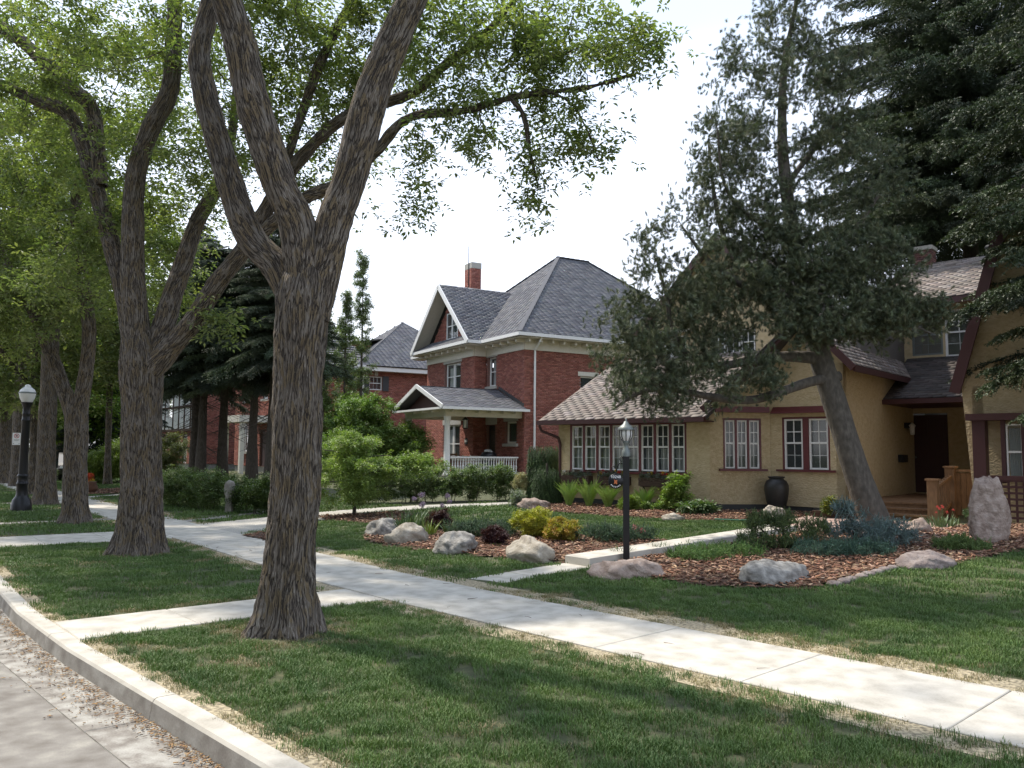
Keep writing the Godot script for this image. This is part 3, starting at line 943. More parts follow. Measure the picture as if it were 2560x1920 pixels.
# sash window: c lower left corner of the opening, u to the viewer's right; lights = columns of sash, rows of panes
func window(parent: Node, c: Vector3, u: Vector3, w: float, h: float, style := {}) -> Node3D:
	var n := u.cross(Vector3.UP)
	var fm: Material = style.get("mat", M.trim_white)
	var fw: float = style.get("frame", 0.06)
	var deep: float = style.get("deep", 0.06)
	var B := Basis(u, Vector3.UP, n)
	var st := new_st(); st.set_smooth_group(-1)
	var o := c - n * deep
	var A := func(into: SurfaceTool, x: float, y: float, sx: float, sy: float, z := 0.0, sz := 0.05): add_box(into, Vector3(sx, sy, sz), Transform3D(B, o + u * x + Vector3.UP * y + n * z))
	A.call(st, fw * 0.5, h * 0.5, fw, h); A.call(st, w - fw * 0.5, h * 0.5, fw, h)
	A.call(st, w * 0.5, h - fw * 0.5, w - fw * 2, fw); A.call(st, w * 0.5, fw * 0.5, w - fw * 2, fw)
	var win := put("window", done(st), fm, parent)
	var meet: float = style.get("meet", 0.5)
	st = new_st(); st.set_smooth_group(-1)
	if meet > 0.0:
		A.call(st, w * 0.5, h * meet, w - fw * 2, 0.045, -0.004, 0.045)
		put("meeting_rail", done(st), fm, win)
	var cols: int = style.get("cols", 1); var rows: int = style.get("rows", 1)
	var y0 := h * meet if style.get("top_only", false) else fw
	for part in ([[fw, h * meet], [h * meet, h - fw]] if meet > 0.0 else [[fw, h - fw]]):
		var glass := new_st(); glass.set_smooth_group(-1)
		var a: float = part[0]; var b: float = part[1]
		var g0 := o + u * fw + Vector3.UP * a - n * 0.008
		quad(glass, g0, g0 + u * (w - fw * 2), g0 + u * (w - fw * 2) + Vector3.UP * (b - a), g0 + Vector3.UP * (b - a))
		put("pane", done(glass), M.glass, win)
		if b <= y0 + 0.01: continue
		st = new_st(); st.set_smooth_group(-1)
		var any := false
		var low := meet > 0.0 and a < h * 0.3          # the lower sash has its thin bars behind the glass
		var mw := 0.012 if low else 0.021
		var mz := -0.03 if low else 0.002
		for i in range(1, cols):
			A.call(st, fw + (w - fw * 2) * i / cols, (a + b) * 0.5, mw, b - a, mz, 0.02); any = true
		for j in range(1, rows):
			A.call(st, w * 0.5, lerpf(a, b, float(j) / rows), w - fw * 2, mw, mz - 0.001, 0.018); any = true
		if any: put("muntin", done(st), fm, win)
	if style.get("curtain", 0.0) > 0.0:
		var ct := new_st(); ct.set_smooth_group(-1)
		var ch: float = (h - fw) * style.curtain
		var k := 14
		for i in k:
			var x0 := fw + (w - fw * 2) * i / k; var x1 := fw + (w - fw * 2) * (i + 1) / k
			var z0 := 0.03 * (i % 2); var z1 := 0.03 * ((i + 1) % 2)
			quad(ct, o + u * x0 + Vector3.UP * fw - n * (0.14 + z0), o + u * x1 + Vector3.UP * fw - n * (0.14 + z1), o + u * x1 + Vector3.UP * ch - n * (0.14 + z1), o + u * x0 + Vector3.UP * ch - n * (0.14 + z0))
		put("curtain", done(ct), M.curtain, win)
	return win

func pipe(pts: Array, r: float) -> ArrayMesh:
	var c := []
	for p in pts: c.append([p.x, p.y, p.z, r])
	var st := new_st(); st.set_smooth_group(-1)
	for i in pts.size() - 1:
		var d: Vector3 = (pts[i + 1] - pts[i]).normalized()
		var x := d.cross(Vector3(0.3, 0.9, 0.2)).normalized(); var y := d.cross(x)
		for k in 8:
			var p := TAU * k / 8; var q := TAU * (k + 1) / 8
			var e0 := (x * cos(p) + y * sin(p)) * r; var e1 := (x * cos(q) + y * sin(q)) * r
			quad(st, pts[i] + e0, pts[i] + e1, pts[i + 1] + e1, pts[i + 1] + e0)
	return done(st)

# ------------------------------------------------------------------ yellow stucco house
func yellow_house():
	var H := thing("stucco_house", "yellow stucco house with dark red trim and brown shingled roofs behind the leaning pine", "house", Vector3(4.85, 0, -20.31), deg_to_rad(-41.5))
	var R := Vector3.RIGHT
	var IN := Vector3(0, 0, -1)
	var yb := 0.56        # foot of the stucco
	var brown := [Color(0.215, 0.180, 0.155), Color(0.255, 0.215, 0.188), Color(0.18, 0.150, 0.13), Color(0.285, 0.245, 0.22)]
	# foundation
	for f in [[-4.66, 0.0, 0.0, 0.0], [0.0, 0.0, 1.08, 1.12], [1.08, 1.12, 2.82, 1.2]]:
		var a := Vector3(f[0], 0.1, -f[1] - 0.04); var b := Vector3(f[2], 0.1, -f[3] - 0.04)
		var st := new_st(); st.set_smooth_group(-1)
		add_bar(st, a + Vector3(0, 0.23, 0), b + Vector3(0, 0.23, 0), 0.06, 0.5)
		put("foundation", done(st), M.foundation, H)
	# sun-room front: eight windows in one red frame
	var front := Vector3(-4.70, yb, 0)
	var wins := []
	for i in 8: wins.append([0.46 + i * 0.452, 0.46 + i * 0.452 + 0.375, 0.78, 1.98])
	put("wall", wall_mesh(front, R, 4.70, 2.2, 0.2, [[0.40, 4.06, 0.74, 2.02]]), M.stucco, H)
	put("wall", wall_mesh(Vector3(-4.70, yb, -3.4), Vector3(0, 0, 1), 3.2, 2.2, 0.2, []), M.stucco, H)
	var st := new_st(); st.set_smooth_group(-1)
	add_box(st, Vector3(3.66, 0.045, 0.09), Transform3D(Basis(), front + Vector3(2.23, 2.00, -0.05)))
	for i in 9:
		var x := 0.40 + (0.03 if i == 0 else 3.63 if i == 8 else i * 0.452 + 0.022)
		add_box(st, Vector3(0.06 if i in [0, 8] else 0.078, 1.24, 0.09), Transform3D(Basis(), front + Vector3(x, 1.36, -0.05)))
	put("window_frame", done(st), M.trim_red, H)
	for w in wins:
		window(H, front + Vector3(w[0], w[2], 0), R, w[1] - w[0], w[3] - w[2], {"frame": 0.040, "cols": 2, "rows": 2, "meet": 0.52, "deep": 0.05, "curtain": 0.5})
	box("window_sill", Vector3(3.85, 0.05, 0.14), front + Vector3(2.23, 0.725, 0.03), M.trim_red, H)
	# chamfered bay with three windows
	var cd := Vector3(1.05, 0, -1.12).normalized()
	var cl := Vector3(1.05, 0, -1.12).length()
	var c0 := Vector3(0, yb, 0)
	put("wall", wall_mesh(c0, cd, cl, 2.22, 0.2, [[0.34, 1.30, 0.88, 2.12]]), M.stucco, H)
	var cn := cd.cross(Vector3.UP)
	put("gable_wall", prism(PackedVector3Array([c0 + Vector3(0, 2.22, 0), c0 + cd * cl + Vector3(0, 2.22, 0), c0 + cd * cl + Vector3(0, 3.48, 0), c0 + Vector3(0, 2.36, 0)]), -cn * 0.2), M.stucco, H)
	st = new_st(); st.set_smooth_group(-1)
	var cb := Basis(cd, Vector3.UP, cn)
	add_box(st, Vector3(1.0, 0.05, 0.1), Transform3D(cb, c0 + cd * 0.82 + Vector3(0, 2.095, 0) - cn * 0.05))
	for x in [0.355, 0.665, 0.975, 1.285]:
		add_box(st, Vector3(0.05, 1.2, 0.1), Transform3D(cb, c0 + cd * x + Vector3(0, 1.48, 0) - cn * 0.05))
	put("window_frame", done(st), M.trim_red, H)
	for i in 3:
		window(H, c0 + cd * (0.385 + i * 0.31) + Vector3(0, 0.89, 0), cd, 0.25, 1.18, {"frame": 0.034, "cols": 2, "rows": 2, "meet": 0.52, "deep": 0.05, "curtain": 0.5})
	put("window_sill", box_mesh(Vector3(1.2, 0.05, 0.14)), M.trim_red, H, Transform3D(cb, c0 + cd * 0.82 + Vector3(0, 0.855, 0) + cn * 0.03))
	put("window_hood", prism(PackedVector3Array([c0 + cd * 0.10 + Vector3(0, 2.26, 0), c0 + cd * 1.46 + Vector3(0, 2.26, 0), c0 + cd * 1.46 + cn * -0.01 + Vector3(0, 2.40, 0), c0 + cd * 0.10 + cn * -0.01 + Vector3(0, 2.40, 0)]), cn * 0.16), M.trim_red, H)
	# front wall with two windows, below the gable
	var d0 := Vector3(1.05, yb, -1.13)
	put("wall", wall_mesh(d0, R, 1.80, 2.22, 0.2, [[0.30, 1.46, 0.88, 2.14]]), M.stucco, H)
	put("gable_wall", prism(PackedVector3Array([d0 + Vector3(0, 2.22, 0), d0 + Vector3(1.80, 2.22, 0), d0 + Vector3(1.80, 3.45, 0), d0 + Vector3(0.95, 4.45, 0), d0 + Vector3(0, 3.48, 0)]), Vector3(0, 0, -0.2)), M.stucco, H)
	st = new_st(); st.set_smooth_group(-1)
	add_box(st, Vector3(1.16, 0.05, 0.1), Transform3D(Basis(), d0 + Vector3(0.88, 2.125, -0.05)))
	for e in [[0.32, 0.04], [0.88, 0.14], [1.44, 0.04]]:
		add_box(st, Vector3(e[1], 1.23, 0.1), Transform3D(Basis(), d0 + Vector3(e[0], 1.49, -0.05)))
	put("window_frame", done(st), M.trim_red, H)
	for x in [0.345, 0.955]:
		window(H, d0 + Vector3(x, 0.89, 0), R, 0.46, 1.21, {"frame": 0.042, "cols": 2, "rows": 2, "meet": 0.52, "deep": 0.05})
	box("window_sill", Vector3(1.42, 0.05, 0.14), d0 + Vector3(0.88, 0.855, 0.03), M.trim_red, H)
	put("window_hood", prism(PackedVector3Array([d0 + Vector3(0.08, 2.26, 0.17), d0 + Vector3(1.66, 2.26, 0.17), d0 + Vector3(1.66, 2.40, 0.0), d0 + Vector3(0.08, 2.40, 0.0)]), Vector3(0, -0.03, 0)), M.trim_red, H)
	# rooms behind the windows: inner walls, floor and ceilings
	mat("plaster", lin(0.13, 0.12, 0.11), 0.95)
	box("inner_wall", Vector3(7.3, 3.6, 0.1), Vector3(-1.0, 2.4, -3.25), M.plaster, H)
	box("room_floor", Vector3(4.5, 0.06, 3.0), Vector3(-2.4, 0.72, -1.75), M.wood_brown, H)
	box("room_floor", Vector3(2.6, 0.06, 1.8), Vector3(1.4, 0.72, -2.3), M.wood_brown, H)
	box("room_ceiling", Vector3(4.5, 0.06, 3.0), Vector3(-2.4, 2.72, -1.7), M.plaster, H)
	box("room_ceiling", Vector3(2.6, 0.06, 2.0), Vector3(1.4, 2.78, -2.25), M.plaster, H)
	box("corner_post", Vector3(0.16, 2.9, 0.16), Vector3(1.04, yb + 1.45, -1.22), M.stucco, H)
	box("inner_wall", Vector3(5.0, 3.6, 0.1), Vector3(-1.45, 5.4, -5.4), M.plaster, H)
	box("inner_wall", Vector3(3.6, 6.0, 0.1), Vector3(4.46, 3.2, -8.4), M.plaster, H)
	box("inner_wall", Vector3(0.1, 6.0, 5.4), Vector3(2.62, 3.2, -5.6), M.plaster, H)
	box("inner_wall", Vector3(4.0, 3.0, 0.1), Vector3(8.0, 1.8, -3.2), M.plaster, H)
	# side wall of the block, along the porch
	put("wall", wall_mesh(Vector3(2.85, yb, -1.13), IN, 5.4, 3.4, 0.2, []), M.stucco, H)
	# small front gable roof over the bay and the two windows
	var ry := 5.15; var pk := Vector3(2.0, ry, -0.85)
	roof_plane(H, "roof", [Vector3(3.18, 3.86, -0.85), Vector3(3.18, 3.86, -6.4), Vector3(2.0, ry, -6.4), pk], brown)
	roof_plane(H, "roof", [Vector3(-0.05, 2.98, -3.4), Vector3(-0.05, 2.98, 0.22), pk + Vector3(0, 0, 0.05), Vector3(2.0, ry, -3.4)], brown)
	st = new_st(); st.set_smooth_group(-1)
	add_bar(st, Vector3(-0.10, 2.86, 0.20), pk + Vector3(-0.02, -0.10, 0.03), 0.05, 0.16)
	add_bar(st, pk + Vector3(0, -0.08, 0.03), Vector3(3.2, 3.78, -0.83), 0.05, 0.16)
	put("rake_board", done(st), M.trim_dark_red, H)
	box("fascia", Vector3(0.05, 0.14, 5.5), Vector3(3.2, 3.78, -3.6), M.trim_dark_red, H)
	# sun-room roof: near enough for the single shingles to show
	roof_plane(H, "sun_room_roof", [Vector3(-5.08, 2.68, 0.42), Vector3(0.12, 2.68, 0.42), Vector3(0.12, 4.70, -3.45), Vector3(-5.08, 4.70, -3.45)], brown, 300)
	box("gutter", Vector3(5.2, 0.11, 0.11), Vector3(-2.48, 2.625, 0.47), M.trim_dark_red, H)
	box("soffit", Vector3(5.1, 0.03, 0.5), Vector3(-2.45, 2.59, 0.20), M.trim_dark_red, H)
	put("verge_board", prism(PackedVector3Array([Vector3(-5.10, 2.52, 0.42), Vector3(-5.10, 2.66, 0.42), Vector3(-5.10, 4.66, -3.45), Vector3(-5.10, 4.50, -3.45)]), Vector3(0.03, 0, 0)), M.trim_dark_red, H)
	put("gable_wall", prism(PackedVector3Array([Vector3(-4.70, 2.74, -3.4), Vector3(-4.70, 2.74, -0.0), Vector3(-4.70, 4.5, -3.4)]), Vector3(0.2, 0, 0)), M.stucco, H)
	put("downspout", pipe([Vector3(-5.02, 2.52, 0.45), Vector3(-5.0, 2.40, 0.40), Vector3(-4.62, 2.22, 0.12), Vector3(-4.60, 2.05, 0.06), Vector3(-4.60, 0.55, 0.06), Vector3(-4.66, 0.42, 0.16), Vector3(-4.90, 0.34, 0.36)], 0.042), M.trim_dark_red, H)
	# upper storey with a steep front gable
	var g0 := Vector3(-4.1, 4.2, -3.4)
	put("upper_wall", wall_mesh(g0, R, 5.3, 1.35, 0.2, [[2.35, 3.75, 0.40, 1.15], [0.55, 1.55, 0.35, 1.15]]), M.stucco, H)
	put("gable_wall", prism(PackedVector3Array([g0 + Vector3(0, 1.35, 0), g0 + Vector3(5.3, 1.35, 0), g0 + Vector3(2.65, 3.78, 0)]), Vector3(0, 0, -0.2)), M.stucco, H)
	for i in 3:
		window(H, g0 + Vector3(2.37 + i * 0.46, 0.40, 0), R, 0.42, 0.75, {"frame": 0.03, "cols": 2, "rows": 2, "meet": 0.0, "deep": 0.05})
	for i in 2:
		window(H, g0 + Vector3(0.57 + i * 0.49, 0.37, 0), R, 0.46, 0.76, {"frame": 0.03, "cols": 2, "rows": 2, "meet": 0.0, "deep": 0.05})
	box("window_hood", Vector3(1.5, 0.05, 0.24), g0 + Vector3(1.05, 1.25, 0.08), M.trim_white, H)
	roof_plane(H, "upper_roof", [g0 + Vector3(-0.45, 0.92, -5.5), g0 + Vector3(-0.45, 0.92, 0.35), g0 + Vector3(2.65, 3.92, 0.35), g0 + Vector3(2.65, 3.92, -5.5)], brown)
	roof_plane(H, "upper_roof", [g0 + Vector3(5.75, 0.92, 0.35), g0 + Vector3(5.75, 0.92, -5.5), g0 + Vector3(2.65, 3.92, -5.5), g0 + Vector3(2.65, 3.92, 0.35)], brown)
	st = new_st(); st.set_smooth_group(-1)
	add_bar(st, g0 + Vector3(-0.45, 0.80, 0.36), g0 + Vector3(2.65, 3.80, 0.36), 0.05, 0.17)
	add_bar(st, g0 + Vector3(2.65, 3.80, 0.36), g0 + Vector3(5.75, 0.80, 0.36), 0.05, 0.17)
	put("rake_board", done(st), M.trim_dark_red, H)
	var ch := box("chimney", Vector3(0.6, 3.4, 0.6), Vector3(-4.1, 6.0, -6.6), M.stucco, H)
	box("chimney_cap", Vector3(0.72, 0.16, 0.72), Vector3(0, 1.74, 0), M.stone_trim, ch)
	put("wall", wall_mesh(Vector3(-4.1, yb, -8.9), Vector3(0, 0, 1), 5.5, 5.0, 0.2, []), M.stucco, H)
	# porch wing: door wall, canopy, dormer windows, slope above
	var e0 := Vector3(2.66, 0.10, -6.5)
	put("wall", wall_mesh(e0, R, 3.6, 6.1, 0.2, [[0.12, 1.07, 0.68, 2.88], [0.22, 1.02, 4.5, 5.65], [1.08, 1.78, 4.42, 5.72]]), M.stucco, H)
	var door := box("door", Vector3(0.90, 2.15, 0.05), e0 + Vector3(0.595, 1.755, -0.08), M.door_red, H)
	for i in 2:
		for j in 3: box("door_panel", Vector3(0.30, 0.52, 0.02), Vector3(-0.21 + 0.42 * i, -0.72 + j * 0.7, 0.03), M.door_red, door)
	put("door_knob", SPH(0.03), M.grey_metal, door, Transform3D(Basis(), Vector3(-0.38, -0.1, 0.06)))
	window(H, e0 + Vector3(0.22, 4.5, 0), R, 0.80, 1.15, {"frame": 0.05, "cols": 2, "rows": 2, "meet": 0.5, "deep": 0.05, "mat": M.grey_metal})
	window(H, e0 + Vector3(1.08, 4.42, 0), R, 0.70, 1.30, {"frame": 0.055, "cols": 2, "rows": 2, "meet": 0.52, "deep": 0.04})
	roof_plane(H, "wing_roof", [Vector3(1.9, 6.12, -6.1), Vector3(7.4, 6.12, -6.1), Vector3(7.4, 7.75, -9.2), Vector3(1.9, 7.75, -9.2)], brown, 0, 0.13)
	roof_plane(H, "wing_roof", [Vector3(7.4, 6.12, -12.3), Vector3(1.9, 6.12, -12.3), Vector3(1.9, 7.75, -9.2), Vector3(7.4, 7.75, -9.2)], brown, 0, 0.3)
	box("fascia", Vector3(5.5, 0.16, 0.05), Vector3(4.65, 6.02, -6.06), M.trim_dark_red, H)
	var vent := put("roof_vent", lathe([[0.16, 0], [0.15, 0.28], [0.2, 0.3], [0.2, 0.36], [0.17, 0.38], [0.17, 0.5], [0.22, 0.52], [0.2, 0.6], [0.0, 0.62]], 16), M.dark_grey, H, Transform3D(Basis(), Vector3(4.6, 7.3, -8.5)))
	var bc := box("chimney", Vector3(0.5, 1.3, 0.5), Vector3(2.55, 7.55, -9.3), M.mortar, H)
	brick_face(bc, Vector3(-0.25, -0.65, 0.26), R, 0.5, 1.3, [], PackedVector2Array(), DULL_BRICKS)
	brick_face(bc, Vector3(0.26, -0.65, 0.25), IN, 0.5, 1.3, [], PackedVector2Array(), DULL_BRICKS)
	box("chimney_cap", Vector3(0.6, 0.12, 0.6), Vector3(0, 0.70, 0), M.stone_trim, bc)
	# canopy over the porch
	roof_plane(H, "canopy_roof", [Vector3(2.75, 3.24, -3.95), Vector3(5.45, 3.24, -3.95), Vector3(4.9, 4.50, -6.45), Vector3(2.75, 4.50, -6.45)], [Color(0.075, 0.06, 0.055), Color(0.095, 0.078, 0.07), Color(0.06, 0.05, 0.045)])
	box("canopy_soffit", Vector3(2.7, 0.05, 2.5), Vector3(4.1, 3.14, -5.2), M.trim_dark_red, H)
	box("gutter", Vector3(2.75, 0.12, 0.1), Vector3(4.1, 3.17, -3.90), M.trim_dark_red, H)
	put("downspout", pipe([Vector3(4.9, 3.1, -3.9), Vector3(5.15, 3.06, -3.6), Vector3(5.2, 2.8, -3.3), Vector3(5.45, 2.72, -2.8), Vector3(6.4, 2.70, -1.55)], 0.045), M.trim_dark_red, H)
	# front wing under the spruce: steep gable wall, bay window, ledges
	put("gable_wall", prism(PackedVector3Array([Vector3(5.45, 0.3, -1.5), Vector3(12.0, 0.3, -1.5), Vector3(12.0, 4.2, -1.5), Vector3(8.2, 10.0, -1.5), Vector3(6.1, 6.3, -1.5), Vector3(5.25, 3.3, -1.5)]), Vector3(0, 0, -0.2)), M.stucco, H)
	put("wall", wall_mesh(Vector3(5.45, 0.3, -6.4), Vector3(0, 0, 1), 4.9, 3.0, 0.2, []), M.stucco, H)
	roof_plane(H, "wing_roof", [Vector3(5.15, 3.2, -6.4), Vector3(5.15, 3.2, -1.2), Vector3(6.05, 6.35, -1.2), Vector3(6.05, 6.35, -6.4)], [Color(0.10, 0.08, 0.07)])
	roof_plane(H, "wing_roof", [Vector3(6.05, 6.35, -6.4), Vector3(6.05, 6.35, -1.2), Vector3(8.2, 10.1, -1.2), Vector3(8.2, 10.1, -6.4)], [Color(0.10, 0.08, 0.07)])
	st = new_st(); st.set_smooth_group(-1)
	add_bar(st, Vector3(5.18, 3.15, -1.2), Vector3(6.06, 6.25, -1.2), 0.06, 0.22)
	add_bar(st, Vector3(6.06, 6.25, -1.2), Vector3(8.2, 10.0, -1.2), 0.06, 0.22)
	put("rake_board", done(st), M.trim_dark_red, H)
	box("ledge", Vector3(0.5, 0.09, 0.22), Vector3(6.35, 5.0, -1.42), M.trim_red, H)
	box("ledge", Vector3(0.9, 0.09, 0.22), Vector3(7.0, 3.9, -1.42), M.trim_red, H)
	st = new_st(); st.set_smooth_group(-1)
	add_box(st, Vector3(3.6, 0.14, 0.5), Transform3D(Basis(), Vector3(7.2, 2.62, -1.3)))
	add_box(st, Vector3(0.24, 1.75, 0.3), Transform3D(Basis(), Vector3(5.62, 1.68, -1.3)))
	for x in [6.05, 6.42, 6.80, 7.2]: add_box(st, Vector3(0.08, 1.3, 0.12), Transform3D(Basis(), Vector3(x, 1.9, -1.30)))
	put("bay_frame", done(st), M.trim_dark_red, H)
	for i in 3:
		window(H, Vector3(6.10 + i * 0.38, 1.32, -1.28), R, 0.30, 1.15, {"frame": 0.03, "meet": 0.5, "deep": 0.02, "curtain": 0.95})
	# lattice screen below the bay
	var lat := Node3D.new(); lat.name = "lattice"; H.add_child(lat, true)
	for i in 14: box("slat", Vector3(0.045, 0.95, 0.012), Vector3(5.75 + i * 0.135, 0.86, -1.06), M.trim_dark_red, lat)
	for j in 8: box("slat", Vector3(1.9, 0.045, 0.012), Vector3(6.62, 0.43 + j * 0.125, -1.047), M.trim_dark_red, lat)
	box("slat", Vector3(2.0, 0.09, 0.06), Vector3(6.65, 1.36, -1.05), M.trim_dark_red, lat)
	# porch deck, steps, railing
	var deck := Node3D.new(); deck.name = "porch"; H.add_child(deck, true)
	for i in 33:
		box("board", Vector3(1.9, 0.03, 0.135), Vector3(3.82, 0.745, -1.85 - i * 0.14), M.wood_deck, deck)
	box("apron", Vector3(1.9, 0.40, 0.04), Vector3(3.82, 0.52, -1.80), M.wood_deck, deck)
	for k in 3:
		box("tread", Vector3(1.78, 0.04, 0.36), Vector3(3.80, 0.735 - 0.115 * k, -1.62 + 0.33 * k), M.wood_deck, deck)
		box("riser", Vector3(1.74, 0.10, 0.03), Vector3(3.80, 0.665 - 0.115 * k, -1.49 + 0.33 * k), M.wood_deck, deck)
	var rail := Node3D.new(); rail.name = "railing"; H.add_child(rail, true)
	for e in [[4.78, 1.02, -0.86], [4.78, 1.28, -2.3]]:
		box("post", Vector3(0.2, e[1], 0.2), Vector3(e[0], 0.25 + e[1] * 0.5, e[2]), M.wood_deck, rail)
		box("post_cap", Vector3(0.26, 0.04, 0.26), Vector3(e[0], 0.27 + e[1], e[2]), M.wood_deck, rail)
	st = new_st(); st.set_smooth_group(-1)
	add_bar(st, Vector3(4.78, 1.12, -0.96), Vector3(4.78, 1.34, -2.2), 0.09, 0.05)
	put("handrail", done(st), M.wood_deck, rail)
	st = new_st(); st.set_smooth_group(-1)
	add_bar(st, Vector3(4.78, 0.42, -0.96), Vector3(4.78, 0.74, -2.2), 0.06, 0.08)
	put("bottom_rail", done(st), M.wood_deck, rail)
	for i in 7: box("baluster", Vector3(0.045, 0.72, 0.045), Vector3(4.78, 0.80 + 0.035 * i, -1.08 - i * 0.16), M.wood_deck, rail)
	for i in 8: box("board", Vector3(0.11, 0.95, 0.03), Vector3(4.92 + i * 0.12, 0.95, -2.3), M.wood_deck, rail)
	box("handrail", Vector3(1.1, 0.05, 0.1), Vector3(5.38, 1.47, -2.3), M.wood_deck, rail)
	# wall lamp and mailbox beside the door
	var lamp := box("wall_lamp", Vector3(0.16, 0.14, 0.1), Vector3(2.92, 2.62, -5.7), M.black_metal, H)
	put("lamp_glass", lathe([[0.0, -0.26], [0.055, -0.25], [0.07, -0.05], [0.09, 0.0], [0.0, 0.09]], 12), M.frosted, lamp, Transform3D(Basis(), Vector3(0.12, 0.0, 0)))
	box("mailbox", Vector3(0.14, 0.2, 0.38), Vector3(2.93, 1.72, -5.2), M.black_metal, H)
	box("cellar_window", Vector3(0.5, 0.34, 0.05), Vector3(2.5, 0.42, -1.12), M.black_metal, H)
	flower_boxes(H)

func SPH(r: float) -> SphereMesh:
	var key := "s%.3f" % r
	if not SHAPE.has(key):
		var s := SphereMesh.new(); s.radius = r; s.height = r * 2; s.radial_segments = 14; s.rings = 8
		SHAPE[key] = s
	return SHAPE[key]

func flower_boxes(H: Node3D):
	var looks := [["weathered wooden window box with grey leaves under the sun-room windows beside the downspout", [0]], ["weathered wooden window box with red and yellow flowers behind the black lamp post", [1, 2]], ["weathered wooden window box with yellow pansies under the last sun-room windows", [2, 1]]]
	var spots := [-3.95, -2.72, -1.42]
	for k in 3:
		var at: Vector3 = H.transform * Vector3(spots[k], 1.12, 0.14)
		var t := thing("window_box", looks[k][0], "planter", at, H.rotation.y, "window boxes on the stucco house")
		for i in 2: box("board", Vector3(0.95, 0.105, 0.03), Vector3(0, -0.10 + i * 0.11, 0.10), M.wood_brown, t)
		for sx in [-0.46, 0.46]: box("end_board", Vector3(0.03, 0.21, 0.18), Vector3(sx, -0.045, 0.0), M.wood_brown, t)
		box("base", Vector3(0.9, 0.03, 0.17), Vector3(0, -0.16, 0.0), M.wood_brown, t)
		for sx in [-0.36, 0.36]:
			put("bracket", pipe([Vector3(sx, -0.42, -0.08), Vector3(sx, -0.30, -0.06), Vector3(sx, -0.20, 0.02), Vector3(sx, -0.18, 0.08)], 0.014), M.black_metal, t)
		var ts := []; var cs := []
		for i in 150:
			ts.append(Transform3D(rbasis(rng.randf_range(0.7, 1.5)), Vector3(rng.randf_range(-0.46, 0.46), rng.randf_range(0.02, 0.17), rng.randf_range(-0.06, 0.14))))
			cs.append(vary(Color(0.09, 0.11, 0.07) if rng.randf() < 0.6 else Color(0.22, 0.24, 0.20), 0.3))
		scatter("foliage", SHAPE.tiny0, M.leaf_shrub, t, ts, cs)
		for q in looks[k][1]:
			var cc: Color = [Color(0.5, 0.5, 0.48), Color(0.5, 0.012, 0.02), Color(0.62, 0.43, 0.02)][q]
			for i in 3:
				var fts := []; var fcs := []
				var p := Vector3(rng.randf_range(-0.4, 0.4), rng.randf_range(0.15, 0.21), rng.randf_range(0.0, 0.14))
				for j in 9:
					fts.append(Transform3D(rbasis(rng.randf_range(0.6, 0.9)), p + rvec() * 0.025)); fcs.append(vary(cc, 0.2))
				scatter("flower", SHAPE.tiny1, M.petal, t, fts, fcs)

# ------------------------------------------------------------------ red brick house
const SLATE := [Color(0.115, 0.118, 0.132), Color(0.140, 0.142, 0.155), Color(0.095, 0.097, 0.110), Color(0.165, 0.165, 0.172)]

func brick_wall(H: Node, p0: Vector3, u: Vector3, ln: float, h: float, open: Array) -> MeshInstance3D:
	var w := put("wall", wall_mesh(p0 - u.cross(Vector3.UP) * 0.004, u, ln, h, 0.25, open), M.mortar, H)
	brick_face(w, p0, u, ln, h, open)
	return w

func lintel_and_sill(H: Node, p0: Vector3, u: Vector3, o: Array, m: Material, lh := 0.34):
	var n := u.cross(Vector3.UP)
	var B := Basis(u, Vector3.UP, n)
	var c: float = (o[0] + o[1]) * 0.5; var w: float = o[1] - o[0]
	put("lintel", box_mesh(Vector3(w + 0.3, lh, 0.12)), m, H, Transform3D(B, p0 + u * c + Vector3.UP * (o[3] + lh * 0.5 + 0.005) - n * 0.03))
	put("sill", box_mesh(Vector3(w + 0.3, 0.14, 0.18)), m, H, Transform3D(B, p0 + u * c + Vector3.UP * (o[2] - 0.075) + n * 0.01))

func eave_run(H: Node, a: Vector3, b: Vector3, out: Vector3, over: float, brackets: bool):
	# soffit, frieze, gutter and brackets along a wall head from a to b; out = outward normal
	var d := (b - a).normalized(); var ln := a.distance_to(b)
	var mid := (a + b) * 0.5
	var lift := 0.004 if absf(out.z) > 0.5 else 0.0
	var B := Basis(d, Vector3.UP, d.cross(Vector3.UP))
	put("frieze", box_mesh(Vector3(ln, 0.48, 0.05)), M.trim_cream, H, Transform3D(B, mid + Vector3(0, -0.062, 0) + out * 0.03))
	put("soffit", box_mesh(Vector3(ln + over * 2.0, 0.04, over)), M.trim_cream, H, Transform3D(B, mid + Vector3(0, 0.20 + lift, 0) + out * over * 0.5))
	put("gutter", box_mesh(Vector3(ln + over * 2.3, 0.15, 0.13)), M.trim_white, H, Transform3D(B, mid + Vector3(0, 0.31 + lift, 0) + out * (over + 0.05)))
	if brackets:
		var n := int(ln / 0.62)
		for i in n + 1:
			var p := a + d * (ln * i / n)
			put("bracket", box_mesh(Vector3(0.10, 0.14, over * 0.72)), M.trim_cream, H, Transform3D(B, p + Vector3(0, 0.09, 0) + out * (over * 0.40)))

